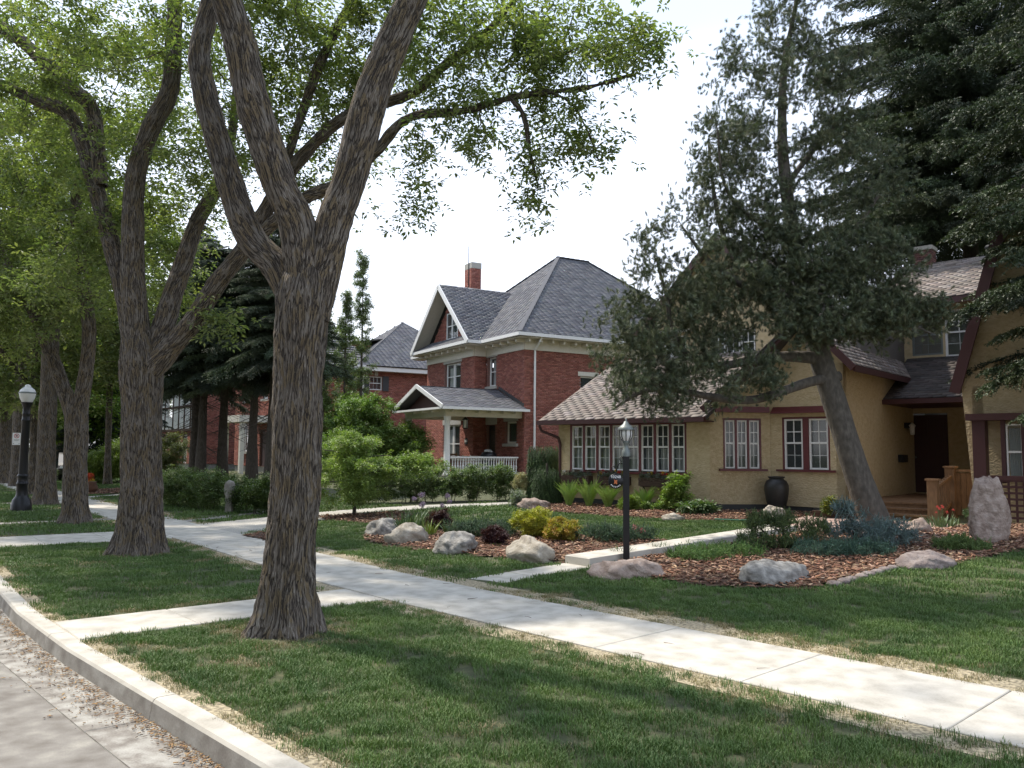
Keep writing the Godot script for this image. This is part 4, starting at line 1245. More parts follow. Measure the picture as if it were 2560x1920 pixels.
func red_house():
	var H := thing("brick_house", "red brick two-storey house with grey hipped roof, white front gable and columned porch", "house", Vector3(0.56, 0, -37.5), deg_to_rad(-59.7))
	var R := Vector3.RIGHT; var IN := Vector3(0, 0, -1)
	var f := 0.80; var top := 6.75
	# front: recessed right part, projecting bay, recessed left part
	var o1 := [[1.93, 2.95, 1.40, 2.42], [0.10, 0.92, 0.02, 2.30], [0.15, 0.95, 4.18, 5.60]]
	var p1 := Vector3(-3.6, f, 0)
	brick_wall(H, p1, R, 3.6, top - f, o1)
	for k in [0, 2]: lintel_and_sill(H, p1, R, o1[k], M.stone_trim, 0.30)
	put("lintel", box_mesh(Vector3(1.2, 0.42, 0.12)), M.stone_trim, H, Transform3D(Basis(), p1 + Vector3(0.51, 2.53, -0.03)))
	window(H, p1 + Vector3(1.93, 1.40, 0), R, 1.02, 1.02, {"frame": 0.09, "meet": 0.0, "deep": 0.14, "mat": M.trim_cream})
	window(H, p1 + Vector3(0.15, 4.18, 0), R, 0.80, 1.42, {"frame": 0.07, "meet": 0.5, "deep": 0.14, "curtain": 1.0})
	var dr := box("door", Vector3(0.80, 2.26, 0.05), p1 + Vector3(0.51, 1.15, -0.16), M.door_dark, H)
	put("pane", box_mesh(Vector3(0.46, 0.9, 0.02)), M.glass, dr, Transform3D(Basis(), Vector3(0, 0.45, 0.03)))
	var p2 := Vector3(-9.05, f, 0.7)
	var o2 := [[2.20, 4.0, 0.70, 2.35], [2.20, 4.0, 4.15, 5.52]]
	brick_wall(H, p2, R, 5.45, top - f, o2)
	for k in 2: lintel_and_sill(H, p2, R, o2[k], M.stone_trim, 0.34)
	for k in 2:
		for i in 2:
			window(H, p2 + Vector3(2.22 + i * 0.90, o2[k][2], 0), R, 0.86, o2[k][3] - o2[k][2], {"frame": 0.07, "meet": 0.42 if k == 0 else 0.5, "deep": 0.13, "curtain": 0.9 if i == 0 else 0.0})
	brick_wall(H, Vector3(-3.6, f, 0.7), IN, 0.7, top - f, [])
	brick_wall(H, Vector3(-9.05, f, 0.0), Vector3(0, 0, 1), 0.7, top - f, [])
	brick_wall(H, Vector3(-10.6, f, 0), R, 1.55, top - f, [])
	# side wall
	var o3 := [[3.1, 4.0, 3.5, 4.62], [7.0, 8.0, 3.5, 4.7]]
	brick_wall(H, Vector3(0, f, 0), IN, 12.6, top - f, o3)
	for o in o3:
		lintel_and_sill(H, Vector3(0, f, 0), IN, o, M.trim_cream, 0.2)
		window(H, Vector3(0, f + o[2], -o[0]), IN, o[1] - o[0], o[3] - o[2], {"frame": 0.07, "deep": 0.12})
	put("wall", wall_mesh(Vector3(-10.6, f, -12.6), Vector3(0, 0, 1), 12.6, top - f, 0.25, []), M.mortar, H)
	put("wall", wall_mesh(Vector3(0, f, -12.6), Vector3(-1, 0, 0), 10.6, top - f, 0.25, []), M.mortar, H)
	box("foundation", Vector3(10.5, 0.7, 12.5), Vector3(-5.3, 0.45, -6.3), M.foundation_stone, H)
	box("foundation", Vector3(5.4, 0.7, 0.7), Vector3(-6.32, 0.45, 0.32), M.foundation_stone, H)
	# eaves
	var y := top + 0.02
	eave_run(H, Vector3(0, y, 0), Vector3(0, y, -12.6), R, 0.62, true)
	eave_run(H, Vector3(-3.6, y, 0), Vector3(0, y, 0), Vector3(0, 0, 1), 0.62, true)
	eave_run(H, Vector3(-9.05, y, 0.7), Vector3(-3.6, y, 0.7), Vector3(0, 0, 1), 0.62, true)
	eave_run(H, Vector3(-10.6, y, 0), Vector3(-9.05, y, 0), Vector3(0, 0, 1), 0.62, false)
	eave_run(H, Vector3(-3.6, y, 0.7), Vector3(-3.6, y, 0.0), R, 0.62, false)
	put("downspout", pipe([Vector3(0.62, 7.0, -0.55), Vector3(0.5, 6.8, -0.5), Vector3(0.1, 6.45, -0.5), Vector3(0.09, 0.7, -0.5)], 0.05), M.trim_white, H)
	# hipped main roof
	var ev := 7.16; var ap := 12.45
	var a := Vector3(-11.28, ev, 0.68); var b := Vector3(0.68, ev, 0.68); var c := Vector3(0.68, ev, -13.28); var d := Vector3(-11.28, ev, -13.28)
	var r0 := Vector3(-5.3, ap, -5.3); var r1 := Vector3(-5.3, ap, -7.3)
	roof_plane(H, "roof", [a, b, r0], SLATE)
	roof_plane(H, "roof", [b, c, r1, r0], SLATE)
	roof_plane(H, "roof", [c, d, r1], SLATE, 0, 0.5)
	roof_plane(H, "roof", [d, a, r0, r1], SLATE, 0, 0.5)
	var st := new_st(); st.set_smooth_group(-1)
	for e in [[b, r0], [a, r0], [r0, r1], [c, r1]]:
		var n := 24 if e[0] != r0 else 6
		for i in n:
			add_bar(st, e[0].lerp(e[1], float(i) / n) + Vector3(0, 0.035, 0), e[0].lerp(e[1], (i + 1.1) / n) + Vector3(0, 0.055, 0), 0.22, 0.025)
	put("ridge_caps", done(st), M.shingle_grey, H)
	# front gable over the bay
	var gc := -6.30; var gh := 3.35; var gp := 10.40; var gz := 1.42
	roof_plane(H, "gable_roof", [Vector3(gc + gh, ev, gz), Vector3(gc + gh, ev, 0.0), Vector3(gc, gp, -3.1), Vector3(gc, gp, gz)], SLATE)
	roof_plane(H, "gable_roof", [Vector3(gc - gh, ev, 0.0), Vector3(gc - gh, ev, gz), Vector3(gc, gp, gz), Vector3(gc, gp, -3.1)], SLATE)
	var gz0 := 0.62
	var tri_clip := PackedVector2Array([Vector2(0, 0), Vector2(5, 0), Vector2(2.5, 2.45)])
	var first := true
	for pc in [[[-2.5, 7.35], [-0.55, 7.35], [-0.55, 9.30]], [[0.75, 7.35], [2.5, 7.35], [0.75, 9.10]], [[-0.55, 7.35], [0.75, 7.35], [0.75, 7.60], [-0.55, 7.60]], [[-0.55, 9.0], [0.75, 9.0], [0.75, 9.10], [0.0, 9.85], [-0.55, 9.30]]]:
		var lp := PackedVector3Array()
		for e in pc: lp.append(Vector3(gc + e[0], e[1], gz0))
		var gw := put("gable_wall", prism(lp, Vector3(0, 0, -0.2)), M.mortar, H)
		if first: brick_face(gw, Vector3(gc - 2.5, 7.35, 0.63), R, 5.0, 2.5, [[1.95, 3.25, 0.25, 1.65]], tri_clip)
		first = false
	for i in 2: window(H, Vector3(gc - 0.55 + i * 0.65, 7.60, 0.64), R, 0.65, 1.40, {"frame": 0.06, "meet": 0.5, "deep": 0.02})
	st = new_st(); st.set_smooth_group(-1)
	add_bar(st, Vector3(gc - gh - 0.02, ev - 0.10, gz + 0.02), Vector3(gc, gp - 0.10, gz + 0.02), 0.05, 0.24)
	add_bar(st, Vector3(gc, gp - 0.10, gz + 0.02), Vector3(gc + gh + 0.02, ev - 0.10, gz + 0.02), 0.05, 0.24)
	put("rake_board", done(st), M.trim_white, H)
	put("gable_soffit", prism(PackedVector3Array([Vector3(gc - gh, ev - 0.12, gz), Vector3(gc - gh, ev - 0.12, 0.62), Vector3(gc, gp - 0.14, 0.62), Vector3(gc, gp - 0.14, gz)]), Vector3(0, 0.03, 0)), M.trim_cream, H)
	put("gable_soffit", prism(PackedVector3Array([Vector3(gc + gh, ev - 0.12, 0.62), Vector3(gc + gh, ev - 0.12, gz), Vector3(gc, gp - 0.14, gz), Vector3(gc, gp - 0.14, 0.62)]), Vector3(0, 0.03, 0)), M.trim_cream, H)
	roof_plane(H, "skirt_roof", [Vector3(gc - gh + 0.1, ev - 0.02, gz), Vector3(gc + gh - 0.1, ev - 0.02, gz), Vector3(gc + 2.6, 7.62, 0.64), Vector3(gc - 2.6, 7.62, 0.64)], SLATE)
	# chimney
	var ch := box("chimney", Vector3(0.86, 6.2, 0.6), Vector3(-9.8, 9.2, -2.4), M.mortar, H)
	brick_face(ch, Vector3(-0.43, -3.1, 0.31), R, 0.86, 6.2, [])
	brick_face(ch, Vector3(0.44, -3.1, 0.3), IN, 0.6, 6.2, [])
	box("chimney_cap", Vector3(0.9, 0.34, 0.64), Vector3(0, 3.25, 0), M.stone_trim, ch)
	put("aerial", pipe([Vector3(0.1, 0.5, 0.34), Vector3(0.1, 4.4, 0.34)], 0.02), M.black_metal, ch)
	porch(H, f)

func porch(H: Node3D, f: float):
	var P := Node3D.new(); P.name = "porch"; H.add_child(P, true)
	var R := Vector3.RIGHT
	box("deck", Vector3(4.6, 0.14, 3.9), Vector3(-2.35, f - 0.09, 1.98), M.foundation_stone, P)
	box("skirt", Vector3(4.4, 0.6, 3.7), Vector3(-2.35, f - 0.46, 1.95), M.foundation_stone, P)
	for p in [Vector3(-0.3, f, 3.7), Vector3(-4.48, f, 3.7)]:
		put("column", lathe([[0.17, 0], [0.17, 0.08], [0.14, 0.12], [0.135, 1.0], [0.115, 2.32], [0.14, 2.36], [0.16, 2.44], [0.16, 2.53]], 18), M.trim_white, P, Transform3D(Basis(), p))
	box("beam", Vector3(0.26, 0.30, 4.0), Vector3(-0.3, 3.48, 1.85), M.trim_cream, P)
	box("beam", Vector3(0.26, 0.30, 4.0), Vector3(-4.48, 3.48, 1.85), M.trim_cream, P)
	box("beam", Vector3(3.92, 0.30, 0.26), Vector3(-2.39, 3.48, 3.7), M.trim_cream, P)
	box("ceiling", Vector3(4.9, 0.04, 4.1), Vector3(-2.39, 3.645, 2.06), M.trim_cream, P)
	for i in 6: box("bracket", Vector3(0.34, 0.11, 0.09), Vector3(0.0, 3.57, 0.5 + i * 0.62), M.trim_cream, P)
	for i in 4: box("bracket", Vector3(0.09, 0.11, 0.34), Vector3(-3.9 + i * 1.0, 3.57, 4.0), M.trim_cream, P)
	var pk := Vector3(-2.39, 4.74, 0)
	roof_plane(P, "porch_roof", [Vector3(0.34, 3.70, 4.25), Vector3(0.34, 3.70, 0.02), Vector3(pk.x, pk.y, 0.02), Vector3(pk.x, pk.y, 4.25)], SLATE)
	roof_plane(P, "porch_roof", [Vector3(-5.12, 3.70, 0.02), Vector3(-5.12, 3.70, 4.25), Vector3(pk.x, pk.y, 4.25), Vector3(pk.x, pk.y, 0.02)], SLATE)
	box("gutter", Vector3(0.11, 0.11, 4.3), Vector3(0.42, 3.66, 2.12), M.trim_white, P)
	box("cornice", Vector3(5.3, 0.09, 0.14), Vector3(-2.39, 3.66, 4.20), M.trim_white, P)
	var st := new_st(); st.set_smooth_group(-1)
	add_bar(st, Vector3(-5.14, 3.72, 4.27), Vector3(pk.x, 4.74, 4.27), 0.05, 0.18)
	add_bar(st, Vector3(pk.x, 4.74, 4.27), Vector3(0.36, 3.72, 4.27), 0.05, 0.18)
	put("rake_board", done(st), M.trim_white, P)
	put("pediment", prism(PackedVector3Array([Vector3(-4.6, 3.72, 3.75), Vector3(-0.18, 3.72, 3.75), Vector3(pk.x, 4.60, 3.75)]), Vector3(0, 0, -0.1)), M.trim_dark_red, P)
	# stepped lead flashing where the porch roof meets the brick
	for i in 15:
		var t := (i + 0.5) / 15.0
		box("flashing", Vector3(0.17, 0.16, 0.012), Vector3(lerpf(pk.x, 0.0, t * 0.98 + 0.01), lerpf(4.86, 3.92, t), 0.012), M.dark_grey, P)
	# turned balustrade along the side
	var prof := [[0.045, 0.0], [0.045, 0.10], [0.022, 0.13], [0.045, 0.26], [0.036, 0.34], [0.020, 0.40], [0.032, 0.44], [0.020, 0.50], [0.030, 0.56], [0.045, 0.58], [0.045, 0.66]]
	var bm := lathe(prof, 8)
	for i in 26: put("baluster", bm, M.trim_white, P, Transform3D(Basis(), Vector3(-0.3, f + 0.06, 0.22 + i * 0.128)))
	box("rail", Vector3(0.15, 0.07, 3.4), Vector3(-0.3, f + 0.755, 1.85), M.trim_white, P)
	box("rail", Vector3(0.11, 0.06, 3.4), Vector3(-0.3, f + 0.03, 1.85), M.trim_white, P)
	st = new_st(); st.set_smooth_group(-1)
	add_bar(st, Vector3(-4.3, f + 0.75, 3.9), Vector3(-4.3, 0.75, 5.6), 0.05, 0.06)
	put("handrail", done(st), M.trim_white, P)
	for k in 3: box("step", Vector3(2.4, 0.17, 0.34), Vector3(-2.9, f - 0.24 - k * 0.17, 4.1 + k * 0.32), M.foundation_stone, P)
	# hanging lantern under the porch beam
	var L := thing("porch_lantern", "dark iron lantern with pale glass hanging under the white porch beam", "lantern", H.transform * Vector3(-1.5, 3.30, 2.2), H.rotation.y)
	put("chain", pipe([Vector3(0, 0.33, 0), Vector3(0, 0.05, 0)], 0.012), M.black_metal, L)
	put("roof", lathe([[0.19, -0.06], [0.12, 0.0], [0.03, 0.09], [0.0, 0.1]], 4), M.black_metal, L)
	put("glass", lathe([[0.11, -0.42], [0.12, -0.06]], 4), M.frosted, L)
	for k in 4: box("bar", Vector3(0.02, 0.38, 0.02), Vector3(cos(k * PI / 2) * 0.12, -0.24, sin(k * PI / 2) * 0.12), M.black_metal, L)
	put("base", lathe([[0.0, -0.47], [0.13, -0.45], [0.13, -0.42], [0.0, -0.41]], 4), M.black_metal, L)
	# number plate on the bay
	var N := thing("number_plate", "small dark arched house number plate on the brick bay by the porch", "plate", H.transform * Vector3(-4.3, 2.32, 0.715), H.rotation.y)
	put("plate", prism(PackedVector3Array([Vector3(-0.16, -0.15, 0.02), Vector3(0.16, -0.15, 0.02), Vector3(0.16, 0.08, 0.02), Vector3(0.08, 0.16, 0.02), Vector3(-0.08, 0.16, 0.02), Vector3(-0.16, 0.08, 0.02)]), Vector3(0, 0, -0.02)), M.dark_grey, N)
	lettering(N, "806", 0.12, Vector3(0, -0.06, 0.024), M.white_paint)
	# things left on the porch behind the balustrade
	var B := thing("porch_bench", "brown slatted wooden bench on the brick house porch beside the column", "bench", H.transform * Vector3(-3.4, f, 2.2), H.rotation.y)
	for i in 3: box("slat", Vector3(1.3, 0.09, 0.03), Vector3(0, 0.62 + i * 0.12, -0.2), M.wood_deck, B)
	for i in 3: box("slat", Vector3(1.3, 0.03, 0.12), Vector3(0, 0.44, -0.12 + i * 0.15), M.wood_deck, B)
	for sx in [-0.6, 0.6]:
		box("leg", Vector3(0.06, 0.95, 0.06), Vector3(sx, 0.475, -0.22), M.wood_deck, B)
		box("leg", Vector3(0.06, 0.44, 0.06), Vector3(sx, 0.22, 0.2), M.wood_deck, B)
	var C := thing("wooden_crate", "pale slatted wooden crate on the brick house porch below the door", "crate", H.transform * Vector3(-2.0, f, 1.6), H.rotation.y)
	for i in 6:
		box("slat", Vector3(0.8, 0.11, 0.02), Vector3(0, 0.08 + i * 0.135, 0.3), M.trim_cream, C)
		box("slat", Vector3(0.02, 0.11, 0.6), Vector3(0.4, 0.08 + i * 0.135, 0), M.trim_cream, C)
	for sx in [-0.38, 0.38]: box("post", Vector3(0.05, 0.84, 0.05), Vector3(sx, 0.42, 0.27), M.trim_cream, C)
	var D := thing("covered_barbecue", "dark barbecue with a pale grey cover thrown over it on the brick porch", "barbecue", H.transform * Vector3(-1.1, f, 1.2), H.rotation.y)
	box("stand", Vector3(0.5, 0.7, 0.4), Vector3(0, 0.35, 0), M.black_metal, D)
	put("hood", lathe([[0.36, 0.70], [0.38, 0.85], [0.30, 0.98], [0.12, 1.04], [0.0, 1.05]], 14), M.black_metal, D)
	put("cover", rock_mesh(401, Vector3(0.34, 0.14, 0.26), 0.25, 8), M.curtain, D, Transform3D(Basis(), Vector3(0.0, 0.98, 0.02)))

func lettering(parent: Node, text: String, size: float, at: Vector3, m: Material, called := "lettering") -> MeshInstance3D:
	var t := TextMesh.new()
	t.text = text
	var f := SystemFont.new(); f.font_names = PackedStringArray(["Droid Sans"]); f.font_weight = 700
	t.font = f
	t.font_size = 64
	t.pixel_size = size / 46.0
	t.depth = 0.006
	return put(called, t, m, parent, Transform3D(Basis(), at + Vector3(0, size * 0.5, 0)))

# ------------------------------------------------------------------ houses further along
func far_houses():
	var R := Vector3.RIGHT; var IN := Vector3(0, 0, -1)
	var H := thing("brick_house", "red brick house with grey hipped roof, red dormer and dark shutters behind the columnar poplars", "house", Vector3(-9.45, 0, -52.0), deg_to_rad(-59.7))
	var f := 0.8
	var o := [[0.50, 1.35, 4.86, 5.72]]
	brick_wall(H, Vector3(0, f, 0), IN, 9.0, 6.2, o)
	window(H, Vector3(0, f + 4.86, -0.50), IN, 0.85, 0.86, {"frame": 0.06, "cols": 3, "rows": 1, "meet": 0.5, "deep": 0.10})
	for z in [-0.27, -1.58]: box("shutter", Vector3(0.05, 0.95, 0.40), Vector3(0.04, f + 5.28, z), M.dark_grey, H)
	box("keystone", Vector3(0.06, 0.34, 0.22), Vector3(0.03, f + 5.93, -0.93), M.stone_trim, H)
	var of := [[7.0, 8.2, 3.4, 5.2], [3.0, 4.2, 3.4, 5.2]]
	brick_wall(H, Vector3(-9.6, f, 0), R, 9.6, 6.2, of)
	for w in of: window(H, Vector3(-9.6 + w[0], f + w[2], 0), R, w[1] - w[0], w[3] - w[2], {"frame": 0.07, "deep": 0.1})
	box("foundation", Vector3(9.5, 0.7, 8.9), Vector3(-4.8, 0.45, -4.5), M.foundation_stone, H)
	box("cornice", Vector3(0.55, 0.30, 9.6), Vector3(0.25, 6.98, -4.4), M.trim_white, H)
	box("cornice", Vector3(10.6, 0.30, 0.55), Vector3(-4.6, 6.981, 0.27), M.trim_white, H)
	put("downspout", pipe([Vector3(0.08, 6.9, -0.06), Vector3(0.08, 0.8, -0.06)], 0.06), M.trim_white, H)
	var ev := 7.14
	var a := Vector3(-10.2, ev, 0.6); var b := Vector3(0.6, ev, 0.6); var c := Vector3(0.6, ev, -9.6); var d := Vector3(-10.2, ev, -9.6)
	var r0 := Vector3(-4.8, 10.9, -4.6); var r1 := Vector3(-4.6, 10.9, -4.6)
	roof_plane(H, "roof", [a, b, r1], SLATE); roof_plane(H, "roof", [b, c, r1], SLATE)
	roof_plane(H, "roof", [c, d, r0], SLATE, 0, 0.5); roof_plane(H, "roof", [d, a, r0], SLATE, 0, 0.5)
	var dw := put("dormer_wall", wall_mesh(Vector3(-3.1, 7.6, 0.1), IN, 3.6, 1.3, 0.2, []), M.mortar, H)
	brick_face(dw, Vector3(-3.1, 7.6, 0.1), IN, 3.6, 1.3, [])
	put("dormer_wall", wall_mesh(Vector3(-5.6, 7.6, 0.1), R, 2.5, 1.3, 0.2, [[0.4, 2.1, 0.25, 1.15]]), M.mortar, H)
	window(H, Vector3(-5.2, 7.85, 0.1), R, 1.7, 0.9, {"frame": 0.08, "cols": 3, "meet": 0.0, "deep": 0.05})
	roof_plane(H, "dormer_roof", [Vector3(-6.0, 8.88, 0.5), Vector3(-2.8, 8.88, 0.5), Vector3(-2.8, 9.55, -3.6), Vector3(-6.0, 9.55, -3.6)], SLATE)
	# porch at its front
	box("porch_roof", Vector3(5.0, 0.35, 2.6), Vector3(-4.9, 3.5, 1.3), M.trim_cream, H)
	roof_plane(H, "porch_roof_slope", [Vector3(-7.6, 3.70, 2.8), Vector3(-2.2, 3.70, 2.8), Vector3(-2.2, 4.4, 0.02), Vector3(-7.6, 4.4, 0.02)], SLATE)
	for x in [-7.1, -2.7]: box("porch_post", Vector3(0.3, 3.0, 0.3), Vector3(x, 1.85, 2.3), M.trim_cream, H)
	# next house: orange-red brick seen between the spruce trunks
	H = thing("brick_house", "orange red brick house with white sash windows behind the row of spruce trunks", "house", Vector3(-14.0, 0, -49.0), deg_to_rad(-52.0))
	var o4 := [[-0.0, 0.0, 0.0, 0.0]]
	var of4 := [[1.6, 2.4, 0.9, 2.9], [1.6, 2.4, 4.1, 5.9], [4.4, 5.9, 0.02, 2.2], [4.6, 5.4, 4.1, 5.9]]
	brick_wall(H, Vector3(-6.6, f, 0), R, 6.6, 6.0, of4)
	for k in [0, 1, 3]:
		var w: Array = of4[k]
		lintel_and_sill(H, Vector3(-6.6, f, 0), R, w, M.stone_trim, 0.22)
		window(H, Vector3(-6.6 + w[0], f + w[2], 0), R, w[1] - w[0], w[3] - w[2], {"frame": 0.09, "deep": 0.1, "cols": 2})
	box("door", Vector3(1.4, 2.1, 0.05), Vector3(-1.45, f + 1.07, -0.1), M.door_red, H)
	brick_wall(H, Vector3(0, f, 0), IN, 8.0, 6.0, [])
	box("foundation", Vector3(6.5, 0.7, 7.9), Vector3(-3.3, 0.45, -4.0), M.foundation_stone, H)
	box("porch_roof", Vector3(3.0, 0.4, 2.2), Vector3(-1.3, 3.6, 1.1), M.trim_cream, H)
	for x in [-2.6, 0.0]: box("porch_post", Vector3(0.24, 3.0, 0.24), Vector3(x, 1.9, 1.95), M.trim_cream, H)
	roof_plane(H, "roof", [Vector3(-7.2, 6.9, 0.6), Vector3(0.6, 6.9, 0.6), Vector3(-3.3, 9.8, -4.0)], SLATE, 0, 0.3)
	roof_plane(H, "roof", [Vector3(0.6, 6.9, 0.6), Vector3(0.6, 6.9, -8.6), Vector3(-3.3, 9.8, -4.0)], SLATE, 0, 0.3)
	roof_plane(H, "roof", [Vector3(-7.2, 6.9, -8.6), Vector3(-7.2, 6.9, 0.6), Vector3(-3.3, 9.8, -4.0)], SLATE, 0, 0.5)
	# white half-timbered house beyond
	H = thing("half_timbered_house", "white half-timbered house with dark beams over a red brick base beyond the spruces", "house", Vector3(-22.0, 0, -57.0), deg_to_rad(-52.0))
	brick_wall(H, Vector3(-8.0, f, 0), R, 8.0, 2.3, [[6.2, 7.1, 0.02, 2.05]])
	var wd := box("door", Vector3(0.85, 2.0, 0.05), Vector3(-1.35, f + 1.03, -0.1), M.trim_white, H)
	for i in 4: box("bar", Vector3(0.03, 1.8, 0.02), Vector3(-0.3 + i * 0.2, 0, 0.035), M.dark_grey, wd)
	put("upper_wall", wall_mesh(Vector3(-8.0, f + 2.3, 0.02), R, 8.0, 3.2, 0.2, [[2.0, 3.4, 0.9, 2.4]]), M.white_paint, H)
	window(H, Vector3(-6.0, f + 3.2, 0.02), R, 1.4, 1.5, {"frame": 0.08, "deep": 0.05})
	for x in [-7.9, -6.3, -4.3, -2.9, -1.6, -0.2]: box("timber", Vector3(0.16, 3.2, 0.05), Vector3(x, f + 3.9, 0.04), M.wood_brown, H)
	for yy in [2.36, 4.0, 5.4]: box("timber", Vector3(8.0, 0.16, 0.05), Vector3(-4.0, f + yy, 0.045), M.wood_brown, H)
	brick_wall(H, Vector3(0, f, 0), IN, 6.0, 5.5, [])
	box("foundation", Vector3(7.9, 0.7, 5.9), Vector3(-4.0, 0.45, -3.0), M.foundation_stone, H)
	roof_plane(H, "roof", [Vector3(-8.5, 6.2, 0.5), Vector3(0.5, 6.2, 0.5), Vector3(0.5, 9.6, -3.0), Vector3(-8.5, 9.6, -3.0)], SLATE, 0, 0.3)
	put("gable_wall", prism(PackedVector3Array([Vector3(0, 6.3, 0), Vector3(0, 6.3, -6.0), Vector3(0, 9.2, -3.0)]), Vector3(-0.2, 0, 0)), M.white_paint, H)

func opposite_houses():
	# houses on the far side of the road, behind the photographer, mirrored in the window panes
	var k := 0
	for s in [-9.0, 7.0, 23.0]:
		var p := at_sd(s, -29.0)
		var H := thing("brick_house", ["red brick house across the road, the one with a white door", "cream house across the road with a grey gabled roof", "brown house across the road with a grey gabled roof"][k], "house", p, deg_to_rad(132.0))
		var m: Material = [M.mortar, M.stone_trim, M.wood_brown][k]
		var op := [[1.2, 2.8, 0.8, 2.4], [6.8, 8.4, 0.8, 2.4], [1.2, 2.8, 3.8, 5.3], [6.8, 8.4, 3.8, 5.3]]
		put("wall", wall_mesh(Vector3(-4.8, 0.3, 0), Vector3.RIGHT, 9.6, 6.2, 0.25, op), m, H)
		for o in op: window(H, Vector3(-4.8 + o[0], 0.3 + o[2], 0), Vector3.RIGHT, o[1] - o[0], o[3] - o[2], {"frame": 0.08, "curtain": 0.9})
		box("door", Vector3(1.0, 2.1, 0.06), Vector3(0, 1.35, 0.035), M.trim_white, H)
		put("wall", wall_mesh(Vector3(4.8, 0.3, 0), Vector3(0, 0, -1), 8.0, 6.2, 0.25, []), m, H)
		put("wall", wall_mesh(Vector3(-4.8, 0.3, -8.0), Vector3(0, 0, 1), 8.0, 6.2, 0.25, []), m, H)
		put("wall", wall_mesh(Vector3(4.8, 0.3, -8.0), Vector3(-1, 0, 0), 9.6, 6.2, 0.25, []), m, H)
		put("roof", prism(PackedVector3Array([Vector3(-5.3, 6.4, 0.5), Vector3(5.3, 6.4, 0.5), Vector3(5.3, 10.0, -4.0), Vector3(-5.3, 10.0, -4.0)]), Vector3(0, 0.12, 0)), M.shingle_grey, H)
		put("roof", prism(PackedVector3Array([Vector3(5.3, 6.4, -8.5), Vector3(-5.3, 6.4, -8.5), Vector3(-5.3, 10.0, -4.0), Vector3(5.3, 10.0, -4.0)]), Vector3(0, 0.12, 0)), M.shingle_grey, H)
		for sx in [-4.8, 4.6]: put("gable_wall", prism(PackedVector3Array([Vector3(sx, 6.5, 0), Vector3(sx, 6.5, -8.0), Vector3(sx, 9.7, -4.0)]), Vector3(0.2, 0, 0)), m, H)
		k += 1

# ------------------------------------------------------------------ trees
# grows twigs from a skeleton towards points spread through the crown's volumes and hangs leaf clusters on them
func crown(T: Node3D, skel: Array, blobs: Array, shapes: String, m: Material, tones: Array, per: int, reach: float, sc: Array, twig_r := 0.012, hang := 0.0, part := "crown"):
	var nodes := PackedVector3Array()
	for p in skel: nodes.append(p)
	var st := new_st(); st.set_smooth_group(-1)
	var ts := [[], [], []]; var cs := [[], [], []]
	for b in blobs:
		var c: Vector3 = b[0]; var r: Vector3 = b[1]; var n: int = b[2]
		var pts := []
		for i in n:
			var q := rvec() * pow(rng.randf(), 0.38)
			pts.append(c + Vector3(q.x * r.x, q.y * r.y, q.z * r.z))
		var near_list := []
		for p in pts:
			var bd := 1e9
			for k in range(0, nodes.size(), 3):
				bd = minf(bd, nodes[k].distance_squared_to(p))
			near_list.append([bd, p])
		near_list.sort_custom(func(x, y): return x[0] < y[0])
		for e in near_list:
			var p: Vector3 = e[1]
			var best := 1e9; var bi := 0
			for k in nodes.size():
				var dd := nodes[k].distance_squared_to(p)
				if dd < best: best = dd; bi = k
			var a := nodes[bi]
			var ln := a.distance_to(p)
			var m1 := a.lerp(p, 0.35) + rvec() * ln * 0.08 + Vector3.UP * ln * 0.06
			var m2 := a.lerp(p, 0.7) + rvec() * ln * 0.06 + Vector3.UP * ln * 0.05
			var r0 := minf(0.045, twig_r * (0.7 + ln * 0.55))
			add_twig(st, a, m1, r0, r0 * 0.75); add_twig(st, m1, m2, r0 * 0.75, r0 * 0.5); add_twig(st, m2, p, r0 * 0.5, r0 * 0.25)
			nodes.append(m1); nodes.append(m2); nodes.append(p)
			for j in per:
				var q: Vector3
				if j % 3 == 0: q = m2.lerp(p, rng.randf()) + rvec() * reach * 0.5 * rng.randf()
				else: q = p + rvec() * reach * pow(rng.randf(), 0.5)
				q.y -= hang * rng.randf()
				var v := rng.randi() % 3
				var k2 := rng.randf_range(sc[0], sc[1])
				var ob := rbasis(k2) if shapes in ["pine", "fir"] else Basis(Vector3.UP, rng.randf() * TAU) * Basis(rvec(), rng.randf_range(0, 0.7)) * Basis.from_scale(Vector3.ONE * k2)
				ts[v].append(Transform3D(ob, q))
				cs[v].append(vary(tones[rng.randi() % tones.size()], 0.22))
	put("twigs", done(st), M.twig, T)
	for v in 3:
		if ts[v].size(): scatter(part, SHAPE[shapes + str(v)], m, T, ts[v], cs[v])

func skel_of(limbs: Array, origin: Vector3, from_y := 0.0) -> Array:
	var out := []
	for l in limbs:
		for p in spline(l, 0.35):
			if p.y > from_y: out.append(Vector3(p.x, p.y, p.z) - origin)
	return out

func shifted(l: Array, o: Vector3, k := 1.0) -> Array:
	var out := []
	for p in l: out.append([p[0] - o.x, p[1] - o.y, p[2] - o.z, p[3] * k])
	return out

const LEAF := [Color(0.190, 0.232, 0.092), Color(0.234, 0.274, 0.116), Color(0.146, 0.186, 0.077), Color(0.282, 0.315, 0.156)]
const LEAF_FAR := [Color(0.185, 0.222, 0.096), Color(0.223, 0.263, 0.116), Color(0.142, 0.175, 0.077), Color(0.293, 0.319, 0.162)]

